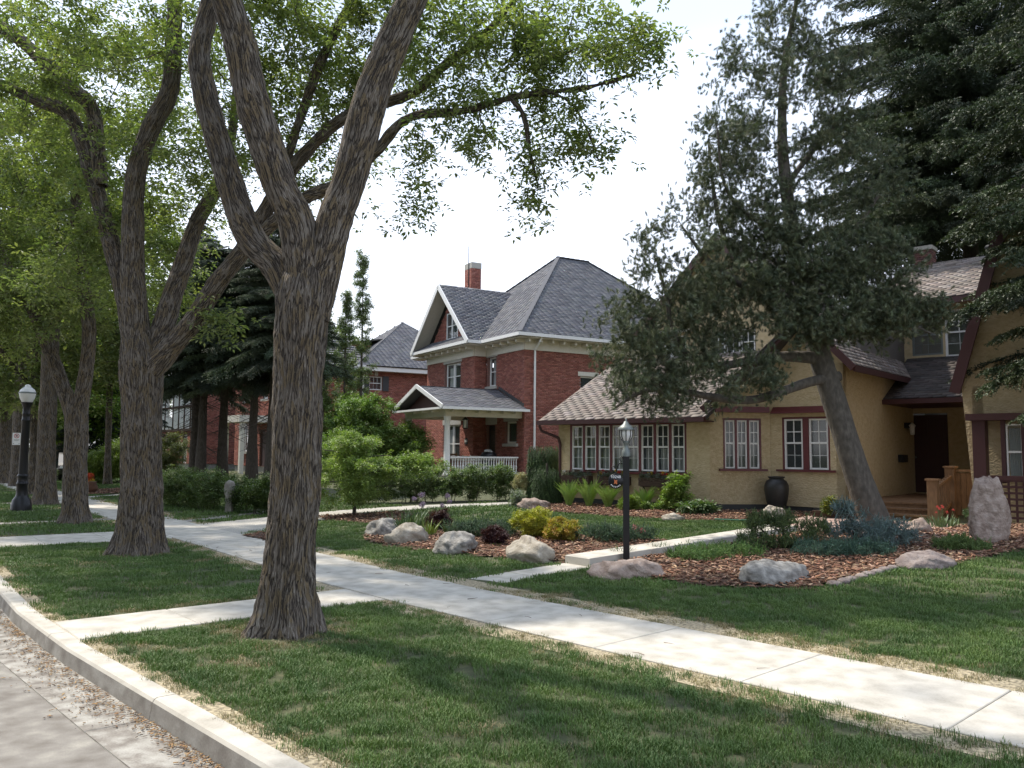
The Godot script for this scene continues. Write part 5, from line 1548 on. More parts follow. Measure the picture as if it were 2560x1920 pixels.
func elm(label: String, base: Vector3, trunk: Array, limbs: Array, blobs: Array, o := {}) -> Node3D:
	var T := thing("elm_tree", label, "tree", base, 0.0, "elms along the boulevard")
	var bm: Material = o.get("bark", M.bark)
	put("trunk", limb_mesh(shifted(trunk, base, o.get("girth", 0.92)), o.get("seg", 40), o.get("step", 0.08), o.get("ridge", 0.018), o.get("flare", 0.30)), bm, T)
	for l in limbs:
		put("limb", limb_mesh(shifted(l, base, o.get("girth", 0.92) * 0.96), o.get("lseg", 22), o.get("lstep", 0.12), o.get("ridge", 0.018) * 0.55), bm, T)
	var bl := []
	for b in blobs: bl.append([b[0] - base, b[1], b[2]])
	crown(T, skel_of(limbs, base, o.get("from", 4.2)), bl, o.get("shape", "ash"), M.leaf, o.get("tones", LEAF), o.get("per", 14), o.get("reach", 0.55), o.get("sc", [0.8, 1.35]), 0.012, 0.12)
	return T

func V(x: float, y: float, z: float) -> Vector3:
	return Vector3(x, y, z)

func boulevard_trees():
	# the near elm: one trunk forking into three limbs above head height; its leaves are mostly higher up
	elm("thick elm with deeply ridged bark forking into three limbs beside the carriage walk", V(-2.22, 0, -8.41),
		[[-2.22,-0.06,-8.41,0.36],[-2.21,0.16,-8.41,0.312],[-2.22,0.38,-8.41,0.277],[-2.20,0.84,-8.41,0.258],[-2.18,1.44,-8.41,0.251],[-2.18,2.14,-8.41,0.247],[-2.17,2.71,-8.41,0.258],[-2.16,3.09,-8.41,0.273],[-2.13,3.50,-8.41,0.272],[-2.10,3.85,-8.41,0.16]],
		[[[-2.20,3.20,-8.41,0.15],[-2.44,3.68,-8.46,0.170],[-2.73,4.00,-8.51,0.160],[-2.96,4.49,-8.56,0.146],[-3.17,5.11,-8.61,0.137],[-3.37,5.74,-8.66,0.126],[-3.44,6.13,-8.70,0.122],[-3.39,6.52,-8.75,0.113],[-3.29,7.09,-8.80,0.108],[-3.21,8.21,-8.85,0.089],[-3.39,9.59,-8.90,0.060]],
		[[-2.12,3.15,-8.41,0.21],[-2.19,4.00,-8.31,0.202],[-2.39,4.52,-8.21,0.188],[-2.60,5.16,-8.11,0.177],[-2.75,5.83,-8.00,0.166],[-2.87,6.26,-7.90,0.155],[-3.04,6.92,-7.80,0.131],[-3.27,7.81,-7.70,0.095],[-3.59,8.93,-7.60,0.051]],
		[[-2.06,3.15,-8.41,0.20],[-1.88,4.05,-8.38,0.200],[-1.72,4.53,-8.36,0.191],[-1.54,5.26,-8.33,0.192],[-1.33,5.90,-8.30,0.182],[-1.08,6.49,-8.28,0.168],[-0.75,7.23,-8.25,0.138],[-0.18,8.25,-8.23,0.101],[0.65,9.28,-8.20,0.055]]],
		[[V(-3.2, 9.4, -7.2), V(3.0, 1.4, 2.8), 62], [V(0.4, 9.8, -7.6), V(2.6, 1.4, 2.4), 56], [V(-1.6, 11.2, -8.4), V(3.2, 1.3, 3.0), 54]],
		{"seg": 84, "step": 0.035, "lseg": 48, "lstep": 0.05, "ridge": 0.021, "flare": 0.34, "from": 7.0, "per": 15, "reach": 0.55, "girth": 0.92})
	# the second elm: a knobbly fork with wide limbs reaching over the walk
	elm("broad elm with spreading limbs and flared roots between the two carriage walks", V(-6.43, 0, -14.54),
		[[-6.43,-0.10,-14.54,0.52],[-6.43,0.36,-14.54,0.425],[-6.45,1.15,-14.54,0.378],[-6.48,1.96,-14.54,0.366],[-6.50,2.77,-14.54,0.374],[-6.55,3.34,-14.54,0.40],[-6.61,3.84,-14.54,0.30]],
		[[[-6.59,3.2,-14.50,0.32],[-6.63,3.99,-14.47,0.267],[-6.72,4.81,-14.44,0.234],[-6.74,5.64,-14.41,0.221],[-6.74,6.47,-14.38,0.201],[-6.52,7.39,-14.35,0.192],[-6.17,8.14,-14.32,0.184],[-6.11,8.99,-14.29,0.160],[-6.11,9.84,-14.26,0.143],[-6.22,11.12,-14.23,0.111],[-6.44,12.60,-14.20,0.063]],
		[[-6.62,3.3,-14.50,0.24],[-6.93,4.43,-14.64,0.180],[-7.32,5.56,-14.79,0.174],[-7.72,6.64,-14.93,0.167],[-8.10,7.57,-15.07,0.160],[-8.51,8.16,-15.21,0.145],[-9.31,8.49,-15.36,0.112],[-10.51,9.10,-15.50,0.078]],
		[[-7.60,6.6,-14.90,0.14],[-7.89,8.09,-15.04,0.151],[-8.43,8.60,-15.18,0.148],[-9.35,9.48,-15.32,0.146],[-10.18,10.10,-15.46,0.121],[-11.25,11.12,-15.60,0.070]],
		[[-6.41,3.2,-14.50,0.24],[-6.23,4.03,-14.69,0.222],[-6.16,4.65,-14.87,0.208],[-6.05,5.30,-15.06,0.185],[-5.94,6.05,-15.24,0.162],[-5.64,6.82,-15.43,0.129],[-5.48,7.80,-15.61,0.096],[-5.49,9.00,-15.80,0.062]],
		[[-6.40,3.1,-14.50,0.24],[-5.57,4.07,-14.36,0.201],[-5.14,4.70,-14.23,0.183],[-4.67,5.24,-14.09,0.165],[-4.07,6.27,-13.95,0.140],[-3.57,6.88,-13.82,0.124],[-2.88,7.44,-13.68,0.115],[-1.73,7.84,-13.55,0.095],[-1.18,8.26,-13.41,0.082],[-0.56,8.68,-13.27,0.067],[-0.02,9.25,-13.14,0.055],[0.50,9.90,-13.00,0.036]],
		[[-4.67,5.22,-14.05,0.141],[-3.69,5.97,-13.78,0.123],[-2.87,6.31,-13.56,0.106],[-2.30,6.71,-13.33,0.097],[-1.74,7.21,-13.11,0.081],[-0.83,7.25,-12.89,0.065],[-0.08,7.37,-12.67,0.053],[0.49,7.37,-12.44,0.042],[1.12,7.35,-12.22,0.031],[1.79,7.47,-12.00,0.020]],
		[[-4.08,6.24,-13.95,0.094],[-3.76,7.32,-13.90,0.093],[-3.37,8.43,-13.80,0.085],[-2.90,9.38,-13.70,0.069],[-2.50,10.24,-13.60,0.046]],
		[[-0.05,7.36,-12.65,0.035],[0.15,7.0,-12.5,0.028],[0.25,6.4,-12.45,0.020],[0.38,5.85,-12.4,0.012]],
		[[0.55,7.37,-12.42,0.03],[0.9,7.1,-12.3,0.022],[1.15,6.6,-12.25,0.015],[1.28,6.2,-12.2,0.008]]],
		[[V(-6.3, 9.6, -14.4), V(2.6, 2.2, 2.6), 74], [V(-9.4, 9.4, -15.4), V(2.4, 1.8, 2.4), 60], [V(-7.0, 6.6, -15.2), V(1.7, 1.4, 1.6), 30], [V(-4.2, 7.4, -14.6), V(1.9, 1.6, 1.7), 52],
		[V(-3.3, 9.3, -13.8), V(2.2, 1.4, 1.8), 74], [V(-0.9, 8.6, -13.2), V(1.7, 0.95, 1.3), 40], [V(0.55, 8.3, -12.6), V(1.15, 0.85, 1.0), 22], [V(1.5, 7.75, -12.1), V(0.9, 0.5, 0.7), 10], [V(-0.6, 7.1, -12.8), V(1.5, 0.5, 0.8), 13],
		[V(0.40, 6.1, -12.4), V(0.55, 0.75, 0.4), 6], [V(1.25, 6.5, -12.2), V(0.55, 0.7, 0.4), 6], [V(-1.55, 6.3, -13.0), V(0.6, 0.8, 0.4), 5], [V(-5.1, 4.0, -14.2), V(0.25, 0.25, 0.2), 3], [V(-8.3, 5.5, -15.6), V(1.2, 1.3, 1.0), 24]],
		{"seg": 64, "step": 0.06, "lseg": 26, "lstep": 0.09, "ridge": 0.022, "flare": 0.45, "from": 4.3, "per": 18, "reach": 0.52, "girth": 0.86})
	elm("forked elm with two upright limbs standing beyond the wide carriage walk", V(-10.54, 0, -20.21),
		[[-10.54,-0.08,-20.21,0.40],[-10.55,0.55,-20.21,0.294],[-10.58,1.45,-20.21,0.271],[-10.61,2.57,-20.21,0.282],[-10.61,3.1,-20.21,0.25]],
		[[[-10.66,2.5,-20.20,0.20],[-11.14,3.49,-20.36,0.182],[-11.95,5.12,-20.52,0.155],[-12.63,6.09,-20.68,0.127],[-13.12,6.84,-20.84,0.105],[-13.79,8.33,-21.00,0.070]],
		[[-10.57,2.5,-20.20,0.21],[-10.36,3.69,-20.06,0.179],[-10.28,4.81,-19.92,0.167],[-10.51,6.37,-19.78,0.155],[-10.60,7.93,-19.64,0.121],[-10.34,9.73,-19.50,0.076]]],
		[[V(-10.3, 8.6, -19.6), V(2.6, 2.4, 2.4), 80], [V(-13.2, 8.2, -20.8), V(2.4, 2.2, 2.2), 70], [V(-11.5, 5.6, -20.0), V(1.9, 1.3, 1.7), 46], [V(-9.2, 6.2, -20.6), V(1.5, 1.6, 1.4), 34], [V(-12.7, 5.0, -20.4), V(1.0, 1.0, 0.9), 18], [V(-11.0, 11.0, -20.0), V(3.6, 1.4, 3.0), 60]],
		{"seg": 36, "step": 0.09, "ridge": 0.018, "from": 3.8, "per": 16, "reach": 0.62, "sc": [1.0, 1.6], "flare": 0.35, "bark": M.bark})
	var rest := [
		["straight thick elm trunk standing just beyond the street lamp", [[-14.87,-0.1,-26.70,0.44],[-14.89,0.59,-26.70,0.328],[-14.94,2.06,-26.70,0.283],[-14.96,3.56,-26.70,0.269],[-14.99,5.52,-26.70,0.254],[-14.98,7.96,-26.70,0.194],[-15.26,10.44,-26.70,0.134]]],
		["slim dark elm trunk half hidden by the street lamp post", [[-18.34,-0.1,-32.00,0.215],[-18.39,1.23,-32.00,0.15],[-18.47,3.90,-32.00,0.13],[-18.58,7.53,-32.00,0.107]]],
		["tall far elm with a pinkish grey trunk behind the street lamp", [[-23.06,-0.16,-39.00,0.458],[-23.09,1.09,-39.00,0.349],[-23.14,4.35,-39.00,0.338],[-23.20,7.66,-39.00,0.305],[-23.21,11.01,-39.00,0.218]]],
		["farthest elm trunk of the boulevard row with a low side limb", [[-25.54,-0.13,-42.00,0.469],[-25.59,1.50,-42.00,0.352],[-25.68,4.54,-42.00,0.329],[-25.98,8.10,-42.00,0.305]]],
		["young elm in the neighbouring lawn behind the terracotta pot", [[-18.40,0.2,-38.00,0.181],[-18.45,2.20,-38.00,0.138],[-18.52,5.39,-38.00,0.127],[-18.52,8.63,-38.00,0.096]]],
	]
	for i in rest.size():
		var tr: Array = rest[i][1]
		var b := V(tr[0][0], 0, tr[0][2])
		var tp := V(tr[-1][0], tr[-1][1], tr[-1][2])
		var limbs := [[[tp.x, tp.y - 0.5, tp.z, tr[-1][3]], [tp.x - 0.6, tp.y + 1.0, tp.z, 0.08], [tp.x - 1.2, tp.y + 2.4, tp.z + 0.4, 0.04]], [[tp.x, tp.y - 2.8, tp.z, tr[-1][3] * 0.8], [tp.x + 0.9, tp.y - 1.2, tp.z + 0.3, 0.10], [tp.x + 1.7, tp.y + 0.6, tp.z + 0.2, 0.05]], [[tp.x, tp.y - 3.4, tp.z, tr[-1][3] * 0.8], [tp.x - 1.0, tp.y - 2.0, tp.z + 0.5, 0.10], [tp.x - 2.0, tp.y - 0.6, tp.z + 0.6, 0.05]]]
		elm(rest[i][0], b, tr, limbs,
			[[tp + V(0, 1.0, 0), V(3.2, 2.2, 3.0), 60], [tp + V(-1.6, -1.6, 0.4), V(2.6, 1.8, 2.2), 44], [tp + V(1.8, -1.4, 0.2), V(2.4, 1.8, 2.0), 40], [tp + V(0.2, -3.6, 0.6), V(2.0, 1.2, 1.6), 22]],
			{"seg": 24, "step": 0.2, "ridge": 0.014, "from": 3.0, "per": 9, "reach": 0.8, "shape": "far", "sc": [0.8, 1.3], "tones": LEAF_FAR, "lseg": 12, "lstep": 0.3, "flare": 0.35, "bark": M.bark})

func opposite_trees():
	# the elms on the other side of the road, behind the photographer: the windows mirror them and they shade the road
	var k := 0
	for s in [-13.0, -5.5, 2.5, 10.0, 18.0, 26.0]:
		var p := at_sd(s, -17.5 - 1.2 * (k % 2))
		var h := 11.5 + 1.5 * (k % 3)
		var T := thing("elm_tree", "leafy elm across the road in the facing boulevard row", "tree", p, 0.0, "elms across the road")
		put("trunk", limb_mesh([[0, -0.3, 0, 0.42], [0, 0.5, 0, 0.32], [0.1, h * 0.3, 0, 0.28], [0, h * 0.8, 0.1, 0.08]], 14, 0.4, 0.012), M.bark, T)
		var lm := []
		for i in 6:
			var a := i * 1.1 + k; var y := h * (0.28 + 0.07 * i)
			lm.append([[0, y, 0, 0.13], [cos(a) * 1.8, y + 1.3, sin(a) * 1.8, 0.08], [cos(a) * 3.2, y + 2.2, sin(a) * 3.2, 0.03]])
		for l in lm: put("limb", limb_mesh(l, 8, 0.4), M.bark, T)
		crown(T, skel_of(lm, Vector3.ZERO, 0.0), [[V(0, h * 0.72, 0), V(4.0, h * 0.28, 4.0), 130], [V(0, h * 0.42, 0), V(3.4, h * 0.16, 3.4), 40]], "far", M.leaf, LEAF_FAR, 11, 0.9, [0.9, 1.5])
		k += 1

# ------------------------------------------------------------------ conifers
func spruce(called: String, label: String, base: Vector3, h: float, r0: float, from: float, spread: float, count: int, tones: Array, group := "", lean := 0.0, dead := 0, full := 1.1) -> Node3D:
	var T := thing(called, label, "tree", base, 0.0, group)
	var ctrl := []
	for i in 6:
		var t := i / 5.0
		ctrl.append([lean * t * h * 0.1, -0.2 + t * h, 0.04 * sin(t * 7.0), lerpf(r0, 0.03, pow(t, 0.8)) * (1.25 if i == 0 else 1.0)])
	put("trunk", limb_mesh(ctrl, 18, 0.35, 0.012), M.bark_dark, T)
	var ts := [[], [], []]; var cs := [[], [], []]
	for i in count:
		var t := pow((i + rng.randf()) / count, 1.12)
		var y := lerpf(from, h * 0.985, t)
		var ln := spread * pow(minf(1.0, (1.0 - t) * full), 0.8) * rng.randf_range(0.72, 1.10) + 0.25
		var a := i * 2.39996 + rng.randf_range(-0.3, 0.3)
		var v := rng.randi() % 3
		var k := ln / 2.4
		var B := Basis(Vector3.UP, a) * Basis(Vector3.RIGHT, rng.randf_range(-0.12, 0.25) - 0.45 * t) * Basis.from_scale(Vector3(k * 0.55 + 0.5, k * 0.6 + 0.45, k))
		ts[v].append(Transform3D(B, Vector3(lean * y * 0.1, y, 0)))
		cs[v].append(vary(tones[rng.randi() % tones.size()], 0.25))
	for v in 3: scatter("crown", SHAPE["spruce" + str(v)], M.needle, T, ts[v], cs[v])
	if dead > 0:
		var st := new_st(); st.set_smooth_group(-1)
		for i in dead:
			var y := rng.randf_range(1.6, from + 1.5); var a := rng.randf() * TAU
			var d := Vector3(cos(a), -0.15, sin(a)); var ln := rng.randf_range(0.5, 1.7)
			var p := Vector3(lean * y * 0.1, y, 0)
			var q := p + d * ln + Vector3.DOWN * ln * 0.25
			add_twig(st, p, q, 0.018, 0.006)
			for j in 4:
				var e := p.lerp(q, rng.randf_range(0.3, 1.0))
				add_twig(st, e, e + rvec() * 0.3 + Vector3.DOWN * 0.15, 0.006, 0.002)
		put("dead_twigs", done(st), M.twig, T)
	return T

const SPRUCE := [Color(0.058, 0.080, 0.042), Color(0.075, 0.10, 0.05), Color(0.042, 0.060, 0.034)]

func conifers():
	var row := [[-12.6, -33.2], [-12.0, -32.2], [-11.3, -32.6], [-9.9, -31.8], [-9.1, -32.4], [-8.95, -30.9]]
	var says := ["spruce with a bare lower trunk at the far end of the dense row", "spruce trunk standing second in the dense row behind the hedge", "spruce with drooping boughs standing third in the row behind the hedge", "thick bare spruce trunk standing fourth in the row behind the hedge", "spruce trunk standing fifth in the row, before the brick house windows", "spruce standing last in the row, behind the small layered tree"]
	for i in row.size():
		spruce("spruce_tree", says[i], on_ground(row[i][0], row[i][1]), 9.6 + rng.randf() * 1.6, 0.23, 4.0 + rng.randf() * 1.2, 2.3, 150, SPRUCE, "row of spruces behind the hedge", rng.randf_range(-0.2, 0.2), 44)
	# tall spruces over and behind the yellow house
	spruce("spruce_tree", "tall dark spruce rising behind the yellow house roof", on_ground(16.0, -28.5), 26.0, 0.40, 9.0, 5.0, 460, SPRUCE, "", 0.0, 0, 1.5)
	spruce("spruce_tree", "huge dark spruce whose boughs hang over the yellow house front gable", on_ground(12.35, -15.2), 19.0, 0.36, 3.4, 3.3, 460, SPRUCE, "", 0.0, 0, 1.6)
	leaning_pine()

func leaning_pine():
	var b := on_ground(6.98, -15.75)
	var T := thing("leaning_pine", "tall pine with a leaning grey trunk in front of the yellow house", "tree", b)
	var trunk := [[7.02,0.25,-15.74,0.30],[6.83,0.70,-15.79,0.262],[6.56,1.48,-15.82,0.238],[6.27,2.53,-15.86,0.222],[6.02,3.42,-15.90,0.212],[5.80,4.33,-15.94,0.182],[5.67,5.06,-15.97,0.155],[5.50,6.18,-16.01,0.128],[5.38,7.31,-16.05,0.110],[5.36,8.46,-16.09,0.086],[5.44,9.63,-16.12,0.060],[5.72,11.02,-16.16,0.038],[5.89,12.14,-16.20,0.018]]
	put("trunk", limb_mesh(shifted(trunk, b), 36, 0.10, 0.006), M.bark_grey, T)
	var limbs := [
		[[6.29,3.31,-15.86,0.097],[5.63,3.17,-15.70,0.090],[5.11,2.99,-15.60,0.083],[4.55,2.82,-15.50,0.076],[4.00,2.82,-15.40,0.068],[3.38,2.91,-15.30,0.058],[2.85,3.00,-15.20,0.046],[2.32,2.89,-15.10,0.034],[1.88,2.62,-15.00,0.020]],
		[[5.98,3.66,-15.88,0.124],[5.25,3.67,-15.74,0.102],[4.70,3.61,-15.68,0.084],[4.07,3.48,-15.61,0.074],[3.61,3.50,-15.55,0.066],[3.25,3.71,-15.49,0.058],[2.98,4.23,-15.43,0.048],[2.89,4.74,-15.36,0.036],[2.71,5.34,-15.30,0.022]],
		[[5.80,4.32,-15.92,0.116],[5.18,4.65,-15.72,0.092],[4.42,4.97,-15.54,0.076],[3.76,5.35,-15.36,0.052],[3.35,5.75,-15.18,0.030],[3.1,6.0,-15.00,0.012]],
		[[5.69,4.78,-15.94,0.089],[5.19,5.25,-16.02,0.072],[4.51,5.64,-16.14,0.058],[4.18,6.23,-16.26,0.046],[4.03,7.22,-16.38,0.034],[3.98,8.23,-16.50,0.018]],
		[[5.52,5.99,-16.00,0.063],[4.78,6.30,-15.80,0.048],[4.28,6.60,-15.60,0.037],[3.97,7.08,-15.40,0.025],[3.84,7.91,-15.20,0.014]],
		[[5.85,3.96,-15.92,0.098],[6.41,4.30,-15.72,0.076],[6.96,4.37,-15.55,0.058],[7.40,4.26,-15.38,0.040],[7.74,4.06,-15.20,0.020]],
		[[5.65,5.05,-15.96,0.080],[6.21,5.58,-15.80,0.064],[6.72,6.29,-15.70,0.046],[7.05,6.81,-15.60,0.025]],
		[[5.40,7.11,-16.03,0.063],[5.99,7.89,-16.07,0.048],[6.50,8.49,-16.13,0.034],[6.82,9.10,-16.20,0.018]]]
	for l in limbs: put("limb", limb_mesh(shifted(l, b), 14, 0.16, 0.004), M.bark_grey, T)
	var bl := [[V(2.7, 3.9, -15.3), V(1.25, 1.1, 0.9), 105], [V(2.4, 2.95, -15.0), V(0.9, 0.5, 0.7), 40], [V(3.9, 3.2, -15.3), V(1.2, 0.65, 0.8), 54], [V(3.0, 5.3, -15.2), V(0.9, 1.1, 0.8), 48], [V(4.1, 4.7, -15.6), V(1.2, 0.9, 0.9), 95], [V(4.9, 6.1, -15.7), V(1.0, 0.9, 0.8), 70],
		[V(4.2, 7.2, -15.9), V(0.95, 1.5, 1.0), 105], [V(5.2, 8.8, -16.1), V(1.4, 2.0, 1.1), 104], [V(5.8, 11.0, -16.1), V(1.1, 1.5, 1.0), 66], [V(6.5, 7.0, -15.9), V(1.2, 1.8, 0.9), 110], [V(6.7, 9.2, -16.2), V(0.9, 1.3, 0.8), 46],
		[V(5.3, 5.3, -15.4), V(0.95, 0.85, 0.7), 80], [V(6.5, 5.2, -15.5), V(1.3, 0.9, 0.8), 120], [V(7.2, 4.4, -15.3), V(1.0, 0.45, 0.7), 66], [V(6.4, 4.15, -15.2), V(0.9, 0.5, 0.6), 56], [V(5.2, 4.2, -15.2), V(0.8, 0.4, 0.6), 34]]
	var rel := []
	for e in bl: rel.append([e[0] - b, e[1], e[2]])
	var sk := []
	for l in limbs + [trunk.slice(4)]:
		for p in spline(l, 0.3): sk.append(V(p.x, p.y, p.z) - b)
	crown(T, sk, rel, "pine", M.needle, [Color(0.105, 0.130, 0.072), Color(0.140, 0.165, 0.092), Color(0.080, 0.102, 0.060), Color(0.185, 0.20, 0.12)], 24, 0.33, [0.8, 1.35], 0.009)

# ------------------------------------------------------------------ smaller trees and shrubs
func shrub(called: String, label: String, category: String, base: Vector3, blobs: Array, shapes: String, m: Material, tones: Array, per: int, reach: float, sc: Array, group := "", stems := 5, height := 0.5, twig_r := 0.006) -> Node3D:
	var T := thing(called, label, category, base, 0.0, group)
	var sk := []
	var st := new_st(); st.set_smooth_group(-1)
	for i in stems:
		var a := TAU * i / stems + rng.randf()
		var b: Array = blobs[i % blobs.size()]
		var tip: Vector3 = b[0] * 0.8 + Vector3(cos(a) * b[1].x, 0, sin(a) * b[1].z) * 0.35
		var p0 := Vector3(cos(a) * 0.04, -0.03, sin(a) * 0.04)
		var mid := p0.lerp(tip, 0.5) + rvec() * 0.06 * height
		add_twig(st, p0, mid, twig_r * 1.8, twig_r * 1.3); add_twig(st, mid, tip, twig_r * 1.3, twig_r * 0.7)
		for k in 8: sk.append(p0.lerp(mid, k / 8.0) if k < 4 else mid.lerp(tip, (k - 4) / 4.0))
	put("stem", done(st), M.twig, T)
	crown(T, sk, blobs, shapes, m, tones, per, reach, sc, twig_r, 0.0, "foliage")
	return T

func garden_trees():
	var G := [Color(0.156, 0.240, 0.060), Color(0.198, 0.294, 0.078), Color(0.120, 0.186, 0.050), Color(0.240, 0.324, 0.102)]
	# small layered tree on the edge of the gravel path
	var b := on_ground(-4.03, -21.45)
	var T := thing("layered_tree", "small tree with flat spreading layers of bright leaves beside the gravel path", "tree", b)
	put("trunk", limb_mesh([[0, -0.1, 0, 0.055], [0.02, 0.4, 0.0, 0.042], [0.0, 0.9, 0.03, 0.04], [0.05, 1.5, 0.0, 0.025]], 10, 0.1, 0.003), M.bark_grey, T)
	var limbs := []
	for i in 9:
		var a := i * 2.2; var y := 0.55 + i * 0.13
		limbs.append([[0, y, 0, 0.02], [cos(a) * 0.6, y + 0.18, sin(a) * 0.6, 0.014], [cos(a) * 1.25, y + 0.2, sin(a) * 1.25, 0.007]])
	for l in limbs: put("limb", limb_mesh(l, 6, 0.2), M.bark_grey, T)
	crown(T, skel_of(limbs, Vector3.ZERO, 0.3), [[V(-0.1, 1.75, 0), V(0.9, 0.35, 0.8), 50], [V(0.2, 1.25, 0.1), V(1.5, 0.25, 1.2), 80], [V(-0.2, 0.85, 0.2), V(1.25, 0.22, 1.1), 60], [V(1.45, 1.2, 0.0), V(1.1, 0.3, 0.6), 44], [V(0.1, 0.5, 0.3), V(1.0, 0.2, 0.8), 34]], "small", M.leaf_shrub, [Color(0.250, 0.331, 0.094), Color(0.312, 0.394, 0.119), Color(0.188, 0.263, 0.075)], 12, 0.20, [0.9, 1.5], 0.006)
	# lilac-like shrubs by the brick porches
	shrub("lilac_bush", "tall leafy lilac bush growing against the brick house porch column", "bush", on_ground(-6.6, -38.2), [[V(0, 2.3, 0), V(1.5, 1.7, 1.3), 90], [V(1.6, 1.5, -0.6), V(1.4, 1.2, 1.1), 60], [V(-1.0, 1.2, 0.5), V(1.2, 1.1, 1.0), 40]], "small", M.leaf_shrub, G, 26, 0.42, [1.6, 2.6], "", 9, 2.0, 0.012)
	shrub("lilac_bush", "dark rounded bush in front of the shuttered brick house", "bush", on_ground(-8.6, -42.0), [[V(0, 2.2, 0), V(1.8, 1.9, 1.5), 110]], "small", M.leaf_shrub, G, 24, 0.45, [1.7, 2.8], "", 7, 2.0, 0.012)
	# columnar poplars
	var pops := [["slim columnar poplar, tallest of the group beside the shuttered brick house", V(-8.35, 0.42, -45.5), 12.6, 0.72], ["columnar poplar with a thin crown, shorter than its tall neighbour", V(-9.05, 0.42, -44.5), 9.9, 0.75], ["columnar poplar half hidden by the thick elm trunk", V(-9.5, 0.42, -41.5), 10.6, 0.7]]
	for p in pops:
		var P := thing("columnar_poplar", p[0], "tree", p[1], 0.0, "columnar poplars")
		var h: float = p[2]
		put("trunk", limb_mesh([[0, -0.2, 0, 0.10], [0.03, h * 0.5, 0, 0.06], [0, h * 0.97, 0, 0.015]], 8, 0.6), M.bark_grey, P)
		var sk := []
		for i in 40: sk.append(V(0, h * (0.12 + 0.86 * i / 40.0), 0))
		var bl := []
		for i in 9:
			var t := (i + 0.5) / 9.0
			bl.append([V(rng.randf_range(-0.15, 0.15), h * (0.12 + 0.88 * t), rng.randf_range(-0.15, 0.15)), V(p[3] * (1.1 - 0.8 * t * t), h * 0.07, p[3] * (1.1 - 0.8 * t * t)), 16])
		crown(P, sk, bl, "small", M.leaf_shrub, [Color(0.18, 0.225, 0.11), Color(0.22, 0.265, 0.14), Color(0.135, 0.17, 0.085)], 14, 0.26, [1.4, 2.2], 0.008)
	# leafy trees behind the houses
	for q in [["bright green leafy tree standing behind the yellow house roof vent", V(17.0, 0.42, -33.5), 9.0, 3.2], ["broad green tree closing the view beyond the far boulevard elms", V(-36.0, 0.3, -74.0), 13.0, 5.0], ["dense green tree behind the half-timbered house", V(-33.0, 0.3, -68.0), 13.0, 5.5], ["leafy tree filling the gap beside the far sidewalk", V(-30.0, 0.3, -55.0), 9.5, 4.0], ["dark leafy tree behind the young elm on the neighbouring lawn", V(-26.5, 0.3, -50.5), 9.0, 3.4], ["tall leafy tree rising behind the orange brick house", V(-18.0, 0.42, -66.0), 14.0, 5.0], ["leafy tree standing behind the farthest elm of the row", V(-38.0, 0.1, -62.0), 12.0, 5.0]]:
		var T2 := thing("leafy_tree", q[0], "tree", q[1])
		var h: float = q[2]; var r: float = q[3]
		put("trunk", limb_mesh([[0, -0.2, 0, 0.28], [0.1, h * 0.3, 0, 0.22], [0, h * 0.75, 0.1, 0.08]], 12, 0.5, 0.01), M.bark, T2)
		var lm := []
		for i in 6:
			var a := i * 1.1; var y := h * (0.3 + 0.07 * i)
			lm.append([[0, y, 0, 0.1], [cos(a) * r * 0.4, y + 0.8, sin(a) * r * 0.4, 0.06], [cos(a) * r * 0.75, y + 1.4, sin(a) * r * 0.75, 0.03]])
		for l in lm: put("limb", limb_mesh(l, 8, 0.4), M.bark, T2)
		var tn := [Color(0.13, 0.21, 0.04), Color(0.17, 0.25, 0.05), Color(0.10, 0.16, 0.03)] if r < 3.5 else LEAF_FAR
		crown(T2, skel_of(lm, Vector3.ZERO, 0.0), [[V(0, h * 0.70, 0), V(r, h * 0.28, r), 130], [V(r * 0.3, h * 0.38, r * 0.3), V(r * 0.9, h * 0.2, r * 0.9), 60]], "far", M.leaf, tn, 12, 0.85, [0.9, 1.5])
	# dark conifer mass beyond the lawn at the far end
	for q in [[-24.5, -50.5], [-23.0, -52.0], [-26.0, -49.5]]:
		spruce("cedar_tree", "dark dense cedar in the screen at the end of the neighbouring lawn", on_ground(q[0], q[1]), 7.5, 0.14, 0.3, 1.9, 110, [Color(0.016, 0.028, 0.018), Color(0.022, 0.036, 0.022)], "cedars at the end of the lawn")
	hedges(G)

func hedge_run(label: String, a: Vector3, b: Vector3, h: float, w: float, n: int, tones: Array, per := 22):
	var mid := (a + b) * 0.5
	var T := thing("hedge", label, "hedge", mid)
	var d := b - a
	var blobs := []
	var k := maxi(3, int(d.length() / 0.8))
	for i in k:
		var p := a.lerp(b, (i + 0.5) / k) - mid
		blobs.append([p + V(0, h * rng.randf_range(0.50, 0.58), 0), V(d.length() / k * 0.75, h * 0.46, w * 0.5 * rng.randf_range(0.9, 1.15)), int(float(n) / k)])
	var sk := []
	var st := new_st(); st.set_smooth_group(-1)
	for i in int(d.length() / 0.18):
		var p := a.lerp(b, rng.randf()) - mid + V(rng.randf_range(-0.2, 0.2), 0, rng.randf_range(-0.2, 0.2)) * w
		p.y = gy(p.x + mid.x, p.z + mid.z) - mid.y - 0.03
		var q := p + V(rng.randf_range(-0.15, 0.15), h * 0.6, rng.randf_range(-0.15, 0.15))
		add_twig(st, p, q, 0.014, 0.006)
		for j in 4: sk.append(p.lerp(q, 0.2 + j * 0.25))
	put("stem", done(st), M.twig, T)
	crown(T, sk, blobs, "small", M.leaf_shrub, tones, per, 0.20, [0.7, 1.25], 0.006, 0.0, "foliage")

